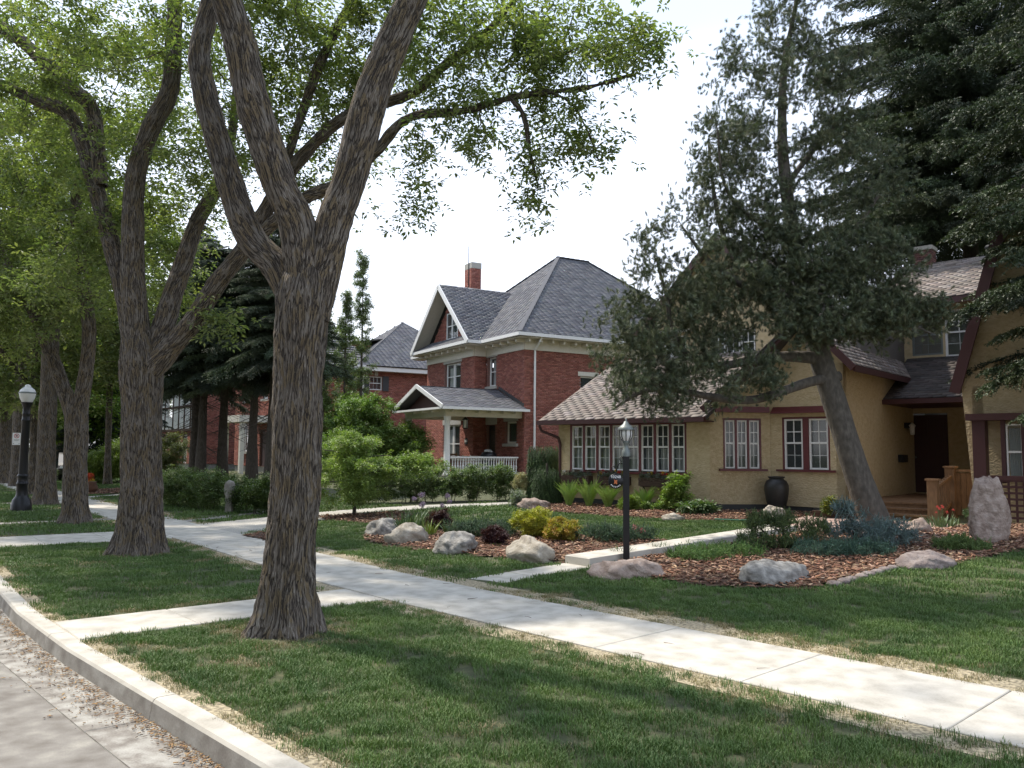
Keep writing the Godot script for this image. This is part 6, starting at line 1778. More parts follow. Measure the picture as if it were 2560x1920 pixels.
func hedges(G: Array):
	var D := [Color(0.114, 0.168, 0.054), Color(0.150, 0.216, 0.066), Color(0.084, 0.126, 0.046), Color(0.240, 0.288, 0.144)]
	hedge_run("long clipped hedge with twiggy gaps in front of the brick porch", on_ground(-4.9, -24.9), on_ground(0.15, -24.75), 1.0, 0.75, 300, D)
	hedge_run("fluffy green hedge below the spruce row beside the sidewalk", on_ground(-10.9, -26.2), on_ground(-8.2, -23.7), 1.12, 1.0, 230, D)
	hedge_run("shorter green hedge between the stone post and the gravel path", on_ground(-7.7, -23.4), on_ground(-6.3, -21.95), 1.0, 0.85, 120, [Color(0.07, 0.11, 0.03), Color(0.10, 0.15, 0.04), Color(0.05, 0.08, 0.025)])
	shrub("round_bush", "pale round bush in front of the brick base of the half-timbered house", "bush", on_ground(-15.9, -38.5), [[V(0, 1.2, 0), V(1.1, 1.15, 0.9), 70]], "small", M.leaf_shrub, [Color(0.16, 0.18, 0.07), Color(0.21, 0.22, 0.10)], 24, 0.32, [1.2, 1.9], "", 6, 1.0)
	shrub("round_bush", "bright yellow green bush at the foot of the young elm", "bush", on_ground(-19.0, -40.5), [[V(0, 1.0, 0), V(1.5, 1.0, 1.1), 80], [V(-1.0, 0.7, 0.3), V(1.0, 0.7, 0.8), 40]], "small", M.leaf_shrub, [Color(0.15, 0.21, 0.04), Color(0.20, 0.26, 0.05)], 22, 0.36, [1.4, 2.2], "", 6, 1.0)
	shrub("round_bush", "small grey green round shrub beside the far sidewalk", "bush", on_ground(-23.3, -41.2), [[V(0, 0.45, 0), V(0.8, 0.45, 0.7), 40]], "small", M.leaf_shrub, [Color(0.15, 0.18, 0.10), Color(0.19, 0.21, 0.13)], 20, 0.25, [1.2, 1.8], "", 5, 0.4)

# ------------------------------------------------------------------ stones
func rock_mesh(seed_: int, r: Vector3, rough: float, cuts: int, seg := 36) -> ArrayMesh:
	var q := RandomNumberGenerator.new(); q.seed = seed_
	var planes := []
	for i in cuts:
		var n := Vector3(q.randf_range(-1, 1), q.randf_range(-0.3, 1), q.randf_range(-1, 1)).normalized()
		planes.append([n, q.randf_range(0.66, 0.95)])
	var st := new_st(); st.set_smooth_group(0)
	var rows := seg / 2
	var P := []
	for i in rows + 1:
		var line := []
		for k in seg:
			var a := TAU * k / seg; var e := PI * (float(i) / rows - 0.5)
			var d := Vector3(cos(a) * cos(e), sin(e), sin(a) * cos(e))
			var l := 1.0
			for pl in planes:
				var dn := d.dot(pl[0])
				if dn > 0.05: l = minf(l, pl[1] / dn)
			l *= 1.0 + rough * nz.get_noise_3d(d.x * 1.4 + seed_, d.y * 1.4, d.z * 1.4) + rough * 0.35 * nz.get_noise_3d(d.x * 5.0, d.y * 5.0 + seed_, d.z * 5.0)
			line.append(Vector3(d.x * r.x, d.y * r.y, d.z * r.z) * l)
		P.append(line)
	for i in rows:
		for k in seg:
			var k2 := (k + 1) % seg
			quad(st, P[i][k], P[i + 1][k], P[i + 1][k2], P[i][k2])
	st.index(); st.generate_normals()
	return st.commit()

func rock(label: String, x: float, z: float, w: float, h: float, dp: float, m: Material, seed_: int, turn := 0.0):
	var o := put("boulder", rock_mesh(seed_, Vector3(w * 0.60, h * 0.66, dp * 0.58), 0.22, 7), m, self, Transform3D(Basis(Vector3.UP, turn), on_ground(x, z, h * 0.20)))
	tag(o, label, "boulder", "garden boulders")

# ------------------------------------------------------------------ garden
func blades_clump(called: String, label: String, category: String, at: Vector3, n: int, ln: float, w: float, splay: float, tones: Array, m: Material, radius: float, group := "") -> Node3D:
	var T := thing(called, label, category, at, 0.0, group)
	var st := new_st(); st.set_smooth_group(-1)
	for i in n:
		var a := rng.randf() * TAU
		var b := Vector3(cos(a), 0, sin(a)) * radius * sqrt(rng.randf()) + Vector3(0, -0.02, 0)
		var d := Vector3(cos(a + rng.randf_range(-0.5, 0.5)), 0, sin(a + rng.randf_range(-0.5, 0.5)))
		var l := ln * rng.randf_range(0.6, 1.1); var sp := splay * rng.randf_range(0.3, 1.3)
		var s := Vector3(-d.z, 0, d.x) * w * 0.5
		var c := vary(tones[rng.randi() % tones.size()], 0.2)
		var prev := b; var pw := 0.8
		for k in 4:
			var t := (k + 1) / 4.0
			var q := b + Vector3.UP * l * (t - 0.28 * sp * t * t) + d * l * sp * t * t * 0.8
			var nw := 1.0 if k == 0 else 0.85 if k == 1 else 0.55 if k == 2 else 0.0
			st.set_color(c)
			tri(st, prev - s * pw, prev + s * pw, q + s * nw); st.set_color(c); tri(st, prev - s * pw, q + s * nw, q - s * nw)
			prev = q; pw = nw
	put("foliage", done(st), m, T)
	return T

func heads(T: Node3D, called: String, n: int, ylo: float, yhi: float, rad: float, c: Color, sc: float, stalk := true):
	var st := new_st(); st.set_smooth_group(-1)
	for i in n:
		var a := rng.randf() * TAU
		var p := Vector3(cos(a), 0, sin(a)) * rad * sqrt(rng.randf()); p.y = rng.randf_range(ylo, yhi)
		if stalk: add_twig(st, Vector3(p.x * 0.5, 0, p.z * 0.5), p, 0.004, 0.003)
		var ts := []; var cs := []
		for j in 8:
			ts.append(Transform3D(rbasis(sc * rng.randf_range(0.8, 1.2)), p + rvec() * 0.02 * sc)); cs.append(vary(c, 0.2))
		scatter(called, SHAPE.tiny2, M.petal, T, ts, cs)
	if stalk: put("stalk", done(st), M.stalk, T)

func garden():
	mat("stalk", lin(0.06, 0.10, 0.03), 0.7)
	mat("blade_green", Color.WHITE, 0.55, {"vertex_color_use_as_albedo": true, "backlight_enabled": true, "backlight": Color(0.45, 0.5, 0.25)})
	# boulders
	rock("rounded grey boulder with a pink patch beside the iris clump", -2.55, -17.05, 0.68, 0.40, 0.55, M.rock_grey, 11)
	rock("cream boulder with a sloping top at the corner of the lawn bed", -1.98, -15.75, 0.72, 0.42, 0.5, M.rock_tan, 12, 0.4)
	rock("speckled grey and white boulder at the front of the lawn bed", -0.93, -14.45, 0.74, 0.40, 0.6, M.rock_grey, 13, 1.0)
	rock("large pale rounded boulder beside the concrete step", 0.31, -13.42, 0.84, 0.42, 0.62, M.rock_tan, 14, 2.0)
	rock("pinkish boulder in front of the weeping conifers", 0.62, -21.95, 0.76, 0.34, 0.5, M.rock_pink, 15)
	rock("low pink boulder at the foot of the black lamp post", 1.62, -11.72, 0.88, 0.30, 0.55, M.rock_pink, 16, -0.2)
	rock("flat white grey boulder sunk in mulch at the edge of the front lawn", 3.52, -11.15, 0.92, 0.34, 0.6, M.rock_grey, 17, 0.5)
	rock("flat topped mauve brown boulder on the stone edging", 5.90, -11.95, 0.76, 0.30, 0.5, M.rock_brown, 18, 0.3)
	rock("small cream boulder perched before the dark urn", 5.72, -18.2, 0.46, 0.34, 0.36, M.rock_tan, 19)
	rock("little pale stone on the edge of the lawn below the leafy shrub", 3.57, -18.35, 0.42, 0.20, 0.3, M.rock_tan, 20)
	rock("squared brown stone block beside the pine trunk", 7.62, -15.62, 0.55, 0.30, 0.42, M.rock_pink, 21, 0.6)
	# standing stone
	var ctrl := rock_mesh(33, Vector3(0.37, 0.80, 0.30), 0.14, 14, 64)
	var md := MeshDataTool.new()
	md.create_from_surface(ctrl, 0)
	for i in md.get_vertex_count():
		var v := md.get_vertex(i)
		var t := clampf((v.y + 0.8) / 1.6, 0, 1)
		v.x = v.x * lerpf(1.05, 0.86, t * t) + 0.10 * t * sin(t * 3.0); v.z *= lerpf(1.1, 0.75, t)
		v += Vector3(v.x, 0, v.z).normalized() * 0.035 * (nz.get_noise_3d(v.x * 4, v.y * 7.0, v.z * 4) + 0.6 * nz.get_noise_3d(v.x * 11, v.y * 15.0, v.z * 11))
		md.set_vertex(i, v)
	var sm := ArrayMesh.new(); md.commit_to_surface(sm)
	var stt := new_st(); stt.append_from(sm, 0, Transform3D.IDENTITY); stt.generate_normals()
	var so := put("standing_stone", stt.commit(), M.rock_pink, self, Transform3D(Basis(Vector3.UP, 0.3), on_ground(8.12, -14.2, 0.52)))
	tag(so, "tall upright pinkish standing stone in the mulch bed", "boulder")
	# edging stones along the bed
	for i in 9:
		var t := i / 8.0
		var p := Vector2(4.15, -10.78).lerp(Vector2(5.55, -11.98), t)
		var e := put("edging_stone", rock_mesh(50 + i, Vector3(0.13, 0.05, 0.09), 0.2, 6, 14), M.rock_brown, self, Transform3D(Basis(Vector3.UP, 0.7), on_ground(p.x, p.y, 0.015)))
		tag(e, "small flat pale stone in the edging between mulch and lawn", "edging stone", "edging stones of the bed")
	# golden spireas
	shrub("spirea_bush", "rounded golden yellow spirea bush, the larger of the two", "bush", on_ground(0.46, -16.1), [[V(0, 0.27, 0), V(0.42, 0.26, 0.36), 70]], "tiny", M.leaf_shrub, [Color(0.42, 0.40, 0.055), Color(0.50, 0.46, 0.07), Color(0.30, 0.30, 0.05)], 34, 0.10, [0.9, 1.4], "", 6, 0.3, 0.004)
	shrub("spirea_bush", "small spirea bush with orange tipped yellow leaves", "bush", on_ground(0.95, -15.35), [[V(0, 0.20, 0), V(0.32, 0.20, 0.28), 55]], "tiny", M.leaf_shrub, [Color(0.46, 0.38, 0.06), Color(0.52, 0.30, 0.09), Color(0.30, 0.28, 0.05)], 32, 0.08, [0.9, 1.3], "", 6, 0.2, 0.004)
	# barberries
	shrub("barberry_bush", "low dark purple barberry between the two front boulders", "bush", on_ground(-0.32, -15.1), [[V(0, 0.15, 0), V(0.26, 0.15, 0.22), 36]], "tiny", M.leaf_shrub, [Color(0.045, 0.015, 0.02), Color(0.07, 0.022, 0.026)], 26, 0.08, [0.8, 1.2], "", 6, 0.2, 0.004)
	shrub("barberry_bush", "taller dark purple barberry behind the iris leaves", "bush", on_ground(-1.5, -17.6), [[V(0, 0.22, 0), V(0.26, 0.22, 0.24), 40]], "tiny", M.leaf_shrub, [Color(0.05, 0.018, 0.022), Color(0.075, 0.028, 0.028)], 26, 0.08, [0.8, 1.2], "", 6, 0.25, 0.004)
	# junipers
	var J := [Color(0.065, 0.123, 0.065), Color(0.087, 0.152, 0.072), Color(0.051, 0.090, 0.052)]
	shrub("juniper_shrub", "low spreading green juniper behind the speckled boulder", "shrub", on_ground(-0.55, -16.3), [[V(0, 0.14, 0), V(0.85, 0.13, 0.5), 90]], "fir", M.needle, J, 22, 0.12, [0.75, 1.2], "", 8, 0.2, 0.005)
	shrub("juniper_shrub", "low dark juniper between the small spirea and the lamp post", "shrub", on_ground(1.9, -15.2), [[V(0, 0.13, 0), V(0.75, 0.13, 0.45), 80]], "fir", M.needle, J, 22, 0.12, [0.75, 1.2], "", 8, 0.2, 0.005)
	shrub("juniper_shrub", "bright green creeping juniper spread along the upper walk", "shrub", on_ground(3.35, -13.25), [[V(0, 0.08, 0), V(0.75, 0.08, 0.5), 80], [V(-0.5, 0.07, 0.4), V(0.4, 0.06, 0.3), 26]], "fir", M.needle, [Color(0.109, 0.203, 0.051), Color(0.145, 0.246, 0.065)], 20, 0.10, [0.6, 1.0], "", 8, 0.15, 0.004)
	shrub("juniper_shrub", "blue green creeping juniper mat below the blue spruce", "shrub", on_ground(5.2, -13.1), [[V(0, 0.10, 0), V(0.85, 0.10, 0.5), 100]], "fir", M.needle, [Color(0.080, 0.152, 0.109), Color(0.102, 0.189, 0.131), Color(0.058, 0.116, 0.080)], 20, 0.11, [0.65, 1.0], "", 8, 0.15, 0.004)
	shrub("juniper_shrub", "small mossy green juniper mound near the standing stone", "shrub", on_ground(7.15, -13.3), [[V(0, 0.08, 0), V(0.46, 0.10, 0.32), 60]], "fir", M.needle, [Color(0.123, 0.189, 0.058), Color(0.160, 0.232, 0.072)], 24, 0.09, [0.7, 1.1], "", 8, 0.15, 0.004)
	# mugo pine with cloud-like pads
	var P := thing("dwarf_pine", "dwarf pine with green tufted pads on bare stems by the upper walk", "shrub", on_ground(4.46, -13.85))
	var pads := [[V(-0.40, 0.42, 0.0), V(0.26, 0.16, 0.22), 26], [V(0.05, 0.46, 0.05), V(0.24, 0.18, 0.22), 26], [V(0.48, 0.34, 0.1), V(0.28, 0.18, 0.22), 28], [V(-0.45, 0.16, 0.15), V(0.32, 0.12, 0.24), 26], [V(0.1, 0.15, 0.2), V(0.28, 0.10, 0.2), 16]]
	var sk := []
	for pd in pads:
		put("stem", limb_mesh([[0, -0.06, 0, 0.03], [pd[0].x * 0.4, pd[0].y * 0.4, pd[0].z, 0.022], [pd[0].x * 0.9, pd[0].y * 0.9, pd[0].z, 0.012]], 7, 0.08), M.bark_dark, P)
		for k in 5: sk.append(pd[0] * (0.6 + 0.1 * k))
	crown(P, sk, pads, "fir", M.needle, [Color(0.109, 0.152, 0.051), Color(0.138, 0.189, 0.065), Color(0.072, 0.109, 0.041)], 18, 0.09, [0.75, 1.2], 0.004, 0.0, "foliage")
	# weeping blue spruce
	P = thing("weeping_blue_spruce", "low weeping blue spruce with grey blue needles at the pine's foot", "shrub", on_ground(5.75, -13.95))
	var arms := [[V(-0.15, 0.62, -0.1), V(0.16, 0.12, 0.14), 16], [V(-0.05, 0.40, 0.0), V(0.24, 0.24, 0.2), 36], [V(0.30, 0.26, 0.1), V(0.34, 0.18, 0.26), 40], [V(0.68, 0.26, 0.15), V(0.28, 0.18, 0.22), 34], [V(-0.40, 0.30, 0.05), V(0.18, 0.10, 0.14), 12], [V(0.35, 0.10, 0.25), V(0.45, 0.10, 0.25), 24]]
	sk = []
	put("stem", limb_mesh([[0, -0.06, 0, 0.035], [-0.05, 0.4, 0, 0.03], [-0.18, 0.62, -0.1, 0.016], [-0.35, 0.55, -0.1, 0.008]], 7, 0.08), M.bark_dark, P)
	put("stem", limb_mesh([[0, 0.1, 0, 0.03], [0.35, 0.32, 0.1, 0.022], [0.75, 0.32, 0.15, 0.012]], 7, 0.08), M.bark_dark, P)
	for pd in arms:
		for k in 4: sk.append(pd[0] * (0.7 + 0.1 * k))
	crown(P, sk, arms, "fir", M.needle, [Color(0.181, 0.254, 0.246), Color(0.232, 0.304, 0.297), Color(0.116, 0.174, 0.167)], 16, 0.09, [0.7, 1.15], 0.004, 0.0, "foliage")
	# weeping conifers by the house corner: curtains of hanging shoots
	for q in [["broad weeping conifer with a flat top at the corner of the yellow house", V(0.95, 0, -24.1), 1.62, 0.44, 1], ["narrow weeping conifer hanging like a curtain before its broader neighbour", V(1.0, 0, -23.3), 1.26, 0.36, 0]]:
		var W := thing("weeping_conifer", q[0], "shrub", on_ground(q[1].x, q[1].z), 0.0, "weeping conifers")
		put("stem", limb_mesh([[0, -0.1, 0, 0.05], [0, q[2] * 0.9, 0, 0.03]], 8, 0.2), M.bark_dark, W)
		var ts := [[], [], []]; var cs := [[], [], []]
		for i in 430:
			var a := rng.randf() * TAU
			var top: float = q[2] * rng.randf_range(0.72, 1.0) * (1.0 if q[4] == 1 else rng.randf_range(0.9, 1.0))
			var rr: float = q[3] * sqrt(rng.randf_range(0.1, 1.0))
			var y: float = top - (0.0 if q[4] == 1 else rr * 0.9)
			while y > 0.06:
				var v := rng.randi() % 3
				rr = minf(rr + 0.012, q[3] * 1.12)
				ts[v].append(Transform3D(Basis(Vector3.UP, rng.randf() * TAU) * Basis(Vector3.RIGHT, PI + rng.randf_range(-0.8, 0.8)) * Basis.from_scale(Vector3.ONE * rng.randf_range(1.0, 1.7)), Vector3(cos(a) * rr, y, sin(a) * rr)))
				cs[v].append(vary([Color(0.075, 0.125, 0.045), Color(0.10, 0.165, 0.06), Color(0.05, 0.085, 0.034)][rng.randi() % 3], 0.2))
				y -= rng.randf_range(0.09, 0.16)
		for v in 3: scatter("foliage", SHAPE["fir" + str(v)], M.needle, W, ts[v], cs[v])
	# iris, ferns, lilies, tufts
	var IR := [Color(0.085, 0.14, 0.055), Color(0.12, 0.18, 0.07), Color(0.06, 0.10, 0.045)]
	blades_clump("iris_clump", "tall clump of grey green iris blades behind the cream boulder", "plant", on_ground(-2.1, -17.35), 120, 0.52, 0.030, 0.5, IR, M.blade_green, 0.42)
	blades_clump("iris_clump", "smaller yellow green iris fan beside the cream boulder", "plant", on_ground(-1.62, -16.7), 42, 0.40, 0.034, 0.55, [Color(0.19, 0.24, 0.055), Color(0.14, 0.19, 0.05)], M.blade_green, 0.16)
	blades_clump("iris_clump", "outer iris clump with spreading blades beside the purple barberry", "plant", on_ground(-1.25, -17.0), 40, 0.34, 0.026, 0.7, IR, M.blade_green, 0.2)
	var ch := blades_clump("chive_clump", "fine leaved clump with pale purple flower heads behind the irises", "plant", on_ground(-1.85, -18.6), 160, 0.45, 0.008, 0.5, IR, M.blade_green, 0.35)
	heads(ch, "flower", 9, 0.42, 0.72, 0.5, Color(0.26, 0.20, 0.28), 1.0)
	for k in [[-0.55, -17.5], [-1.0, -16.3], [-1.05, -15.25], [-0.25, -14.95]]:
		blades_clump("seedling", "small bright green seedling sprouting from the lawn bed mulch", "plant", on_ground(k[0], k[1]), 26, 0.13, 0.035, 0.9, [Color(0.14, 0.24, 0.05), Color(0.19, 0.28, 0.06)], M.blade_green, 0.08, "seedlings in the lawn bed")
	var says := ["tuft of dark green daylily blades beside the lamp post", "tuft of daylily blades on the edge of the upper walk", "low tuft of daylily blades in front of the creeping juniper"]
	var tp := [[1.78, -13.35], [2.45, -13.75], [2.55, -13.1]]
	for i in 3: blades_clump("daylily_tuft", says[i], "plant", on_ground(tp[i][0], tp[i][1]), 130, 0.25, 0.013, 0.7, [Color(0.045, 0.085, 0.028), Color(0.065, 0.11, 0.035)], M.blade_green, 0.14)
	var FERN := [Color(0.24, 0.36, 0.07), Color(0.30, 0.42, 0.09), Color(0.17, 0.27, 0.055)]
	var fp := [[1.55, -22.3, "bright fern clump beside the downspout", 0.75], [2.05, -21.95, "bright fern clump below the first window box", 0.8], [2.5, -21.5, "bright fern clump between the first two window boxes", 0.7], [3.35, -20.95, "bright fern clump below the last window box", 0.6]]
	for q in fp:
		var F := thing("fern", q[2], "fern", on_ground(q[0], q[1]))
		var st := new_st(); st.set_smooth_group(-1)
		for i in 40:
			var a := rng.randf() * TAU
			var ln: float = q[3] * rng.randf_range(0.7, 1.1); var sp := rng.randf_range(0.2, 0.6)
			var d := Vector3(cos(a), 0, sin(a)); var sd := Vector3(-d.z, 0, d.x)
			var col := vary(FERN[rng.randi() % 3], 0.2)
			var prev := Vector3.ZERO
			for k in 22:
				var t := (k + 1) / 22.0
				var p := Vector3.UP * ln * (t - 0.35 * t * t * sp) + d * ln * sp * t * t + d * 0.06
				for sgn in [-1.0, 1.0]:
					st.set_color(col)
					var l := 0.11 * sin(PI * clampf(t * 0.92 + 0.04, 0, 1))
					tri(st, p - Vector3.UP * 0.008, p + Vector3.UP * 0.010, p + sd * sgn * l + d * 0.02 + Vector3.UP * 0.02); st.set_color(col)
				st.set_color(col); tri(st, prev - sd * 0.003, prev + sd * 0.003, p)
				prev = p
		put("frond", done(st), M.blade_green, F)
	shrub("hosta_plant", "hosta with broad glossy green leaves at the house corner", "plant", on_ground(4.35, -19.5), [[V(0, 0.16, 0), V(0.42, 0.12, 0.25), 26]], "ash", M.leaf_shrub, [Color(0.09, 0.15, 0.055), Color(0.13, 0.19, 0.08)], 6, 0.12, [1.0, 1.5], "", 6, 0.2, 0.004)
	shrub("leafy_shrub", "young shrub with bright green leaves in front of the stucco corner", "shrub", on_ground(4.0, -20.2), [[V(0, 0.42, 0), V(0.32, 0.36, 0.28), 22], [V(0.12, 0.75, 0), V(0.18, 0.18, 0.15), 8]], "small", M.leaf_shrub, [Color(0.19, 0.28, 0.06), Color(0.24, 0.33, 0.08)], 9, 0.14, [1.2, 1.8], "", 5, 0.4, 0.005)
	shrub("leafy_shrub", "small yellow green shrub under the middle window box", "shrub", on_ground(2.95, -20.75), [[V(0, 0.2, 0), V(0.3, 0.2, 0.25), 30]], "tiny", M.leaf_shrub, [Color(0.22, 0.30, 0.06), Color(0.17, 0.24, 0.05)], 20, 0.1, [1.2, 1.8], "", 5, 0.3, 0.004)
	shrub("leafy_shrub", "low lettuce green plants along the foot of the sun-room wall", "plant", on_ground(3.75, -20.6), [[V(0, 0.12, 0), V(0.5, 0.1, 0.2), 22]], "small", M.leaf_shrub, [Color(0.22, 0.31, 0.08), Color(0.16, 0.24, 0.06)], 10, 0.1, [0.9, 1.4], "", 5, 0.2, 0.004)
	shrub("hydrangea_bush", "pale cream hydrangea heads beside the weeping conifers", "shrub", on_ground(0.28, -24.1), [[V(0, 0.55, 0), V(0.26, 0.22, 0.22), 26]], "tiny", M.petal, [Color(0.50, 0.46, 0.24), Color(0.42, 0.42, 0.22)], 16, 0.1, [1.1, 1.7], "", 5, 0.5, 0.004)
	shrub("silver_plant", "silver grey foliage plant at the end of the gravel path", "plant", on_ground(0.15, -22.6), [[V(0, 0.2, 0), V(0.26, 0.22, 0.22), 30]], "tiny", M.leaf_shrub, [Color(0.28, 0.31, 0.28), Color(0.20, 0.23, 0.20)], 14, 0.1, [0.9, 1.4], "", 5, 0.3, 0.004)
	shrub("yellow_plant", "yellow flowering plant beside the pine trunk and patio", "plant", on_ground(7.0, -18.2), [[V(0, 0.25, 0), V(0.22, 0.22, 0.2), 20]], "small", M.leaf_shrub, [Color(0.10, 0.14, 0.04), Color(0.28, 0.26, 0.05)], 10, 0.1, [0.9, 1.3], "", 5, 0.3, 0.004)
	# pink flowers by the lawn edge
	var pk := blades_clump("pink_flower", "small plant with pink flowers on the lawn edge behind the lamp post", "plant", on_ground(2.35, -15.35), 24, 0.18, 0.02, 0.8, IR, M.blade_green, 0.12)
	heads(pk, "flower", 5, 0.16, 0.26, 0.14, Color(0.55, 0.16, 0.18), 1.0)
	# tulips and the pot of red flowers near the steps
	var tu := blades_clump("tulip_clump", "clump of red tulips in front of the wooden porch post", "flower", on_ground(8.35, -16.2), 90, 0.32, 0.03, 0.6, [Color(0.10, 0.16, 0.08), Color(0.14, 0.20, 0.10)], M.blade_green, 0.32)
	heads(tu, "flower", 8, 0.28, 0.46, 0.32, Color(0.55, 0.07, 0.055), 0.42)
	var pot := thing("flower_pot", "dark flower pot of red and pink blooms beside the standing stone", "flower pot", on_ground(8.72, -15.6))
	put("pot", lathe([[0.13, -0.03], [0.19, 0.24], [0.21, 0.26], [0.20, 0.29], [0.17, 0.27], [0.0, 0.25]], 18), M.ceramic, pot)
	var ts := []; var cs := []
	for i in 90:
		ts.append(Transform3D(rbasis(rng.randf_range(0.9, 1.5)), Vector3(0, 0.33, 0) + rvec() * Vector3(0.22, 0.08, 0.22))); cs.append(vary(Color(0.08, 0.12, 0.05), 0.3))
	scatter("foliage", SHAPE.tiny0, M.leaf_shrub, pot, ts, cs)
	heads(pot, "flower", 10, 0.34, 0.42, 0.18, Color(0.55, 0.10, 0.08), 0.55, false)
	# urn, basin with hose, low timber edging
	var urn := thing("ceramic_urn", "large dark ceramic urn standing against the yellow stucco wall", "urn", on_ground(6.35, -19.95))
	put("body", lathe([[0.0, -0.04], [0.17, -0.03], [0.19, 0.06], [0.255, 0.34], [0.285, 0.56], [0.28, 0.66], [0.235, 0.76], [0.175, 0.80], [0.165, 0.83]], 40), M.ceramic, urn)
	put("rim", lathe([[0.165, 0.826], [0.195, 0.84], [0.198, 0.865], [0.17, 0.87], [0.15, 0.84], [0.15, 0.72], [0.0, 0.70]], 40), M.ceramic, urn)
	var bs := thing("stone_basin", "low dark bowl with a looped hose beside the urn", "basin", on_ground(7.15, -19.0))
	put("bowl", lathe([[0.0, -0.03], [0.20, -0.02], [0.26, 0.16], [0.25, 0.18], [0.22, 0.16], [0.0, 0.12]], 26), M.ceramic, bs)
	var hp := []
	for i in 22:
		var a := i / 21.0 * TAU * 1.3
		hp.append(Vector3(0.02 + 0.13 * cos(a), 0.16 + 0.16 * maxf(0.0, sin(a * 0.5)), 0.1 + 0.06 * sin(a)))
	put("hose_loop", pipe(hp, 0.011), M.hose, bs)
	var gh := thing("garden_hose", "thin green hose lying on the lawn edge before the house bed", "hose", Vector3.ZERO)
	var hq := []
	for i in 24:
		var t := i / 23.0
		var x := lerpf(4.35, 5.6, t); var z := lerpf(-17.85, -17.15, t) + 0.05 * sin(t * 6.0)
		hq.append(on_ground(x, z, 0.075))
	put("hose", pipe(hq, 0.014), M.hose_green, gh)
	var te := thing("timber_edging", "dark timber edging between the patio and the house bed", "edging", on_ground(7.25, -17.95), deg_to_rad(-35))
	box("plank", Vector3(1.5, 0.16, 0.06), Vector3(0, 0.05, 0), M.wood_brown, te)
	box("plank", Vector3(1.5, 0.05, 0.10), Vector3(0, 0.152, 0), M.wood_brown, te)
	# neighbour's terracotta pot, stone post, raised bed
	var tp2 := thing("terracotta_pot", "round terracotta pot with red flowers on the neighbour's lawn corner", "flower pot", on_ground(-16.75, -33.0))
	put("pot", lathe([[0.0, -0.03], [0.22, -0.02], [0.36, 0.14], [0.38, 0.24], [0.30, 0.40], [0.33, 0.46], [0.28, 0.46], [0.0, 0.38]], 24), M.terracotta, tp2)
	heads(tp2, "flower", 10, 0.50, 0.72, 0.16, Color(0.6, 0.10, 0.03), 1.6)
	var sp := thing("stone_post", "short weathered concrete post standing in the gap of the hedge", "post", on_ground(-7.72, -22.9))
	box("shaft", Vector3(0.17, 0.62, 0.17), Vector3(0, 0.28, 0), M.concrete_old, sp)
	put("cap", rock_mesh(77, Vector3(0.16, 0.24, 0.13), 0.12, 9, 20), M.concrete_old, sp, Transform3D(Basis(), Vector3(0, 0.66, 0)))
	var rb := thing("raised_bed", "low brick edged raised bed with yellow flowers on the neighbouring lawn", "planter", on_ground(-19.0, -36.8), deg_to_rad(-50))
	for i in 10:
		for j in 2: box("brick", Vector3(0.24, 0.10, 0.12), Vector3(-1.2 + i * 0.25 + 0.12 * j, 0.05 + j * 0.11, 0), M.terracotta, rb)
	heads(rb, "flower", 12, 0.3, 0.5, 0.5, Color(0.6, 0.45, 0.03), 1.6)

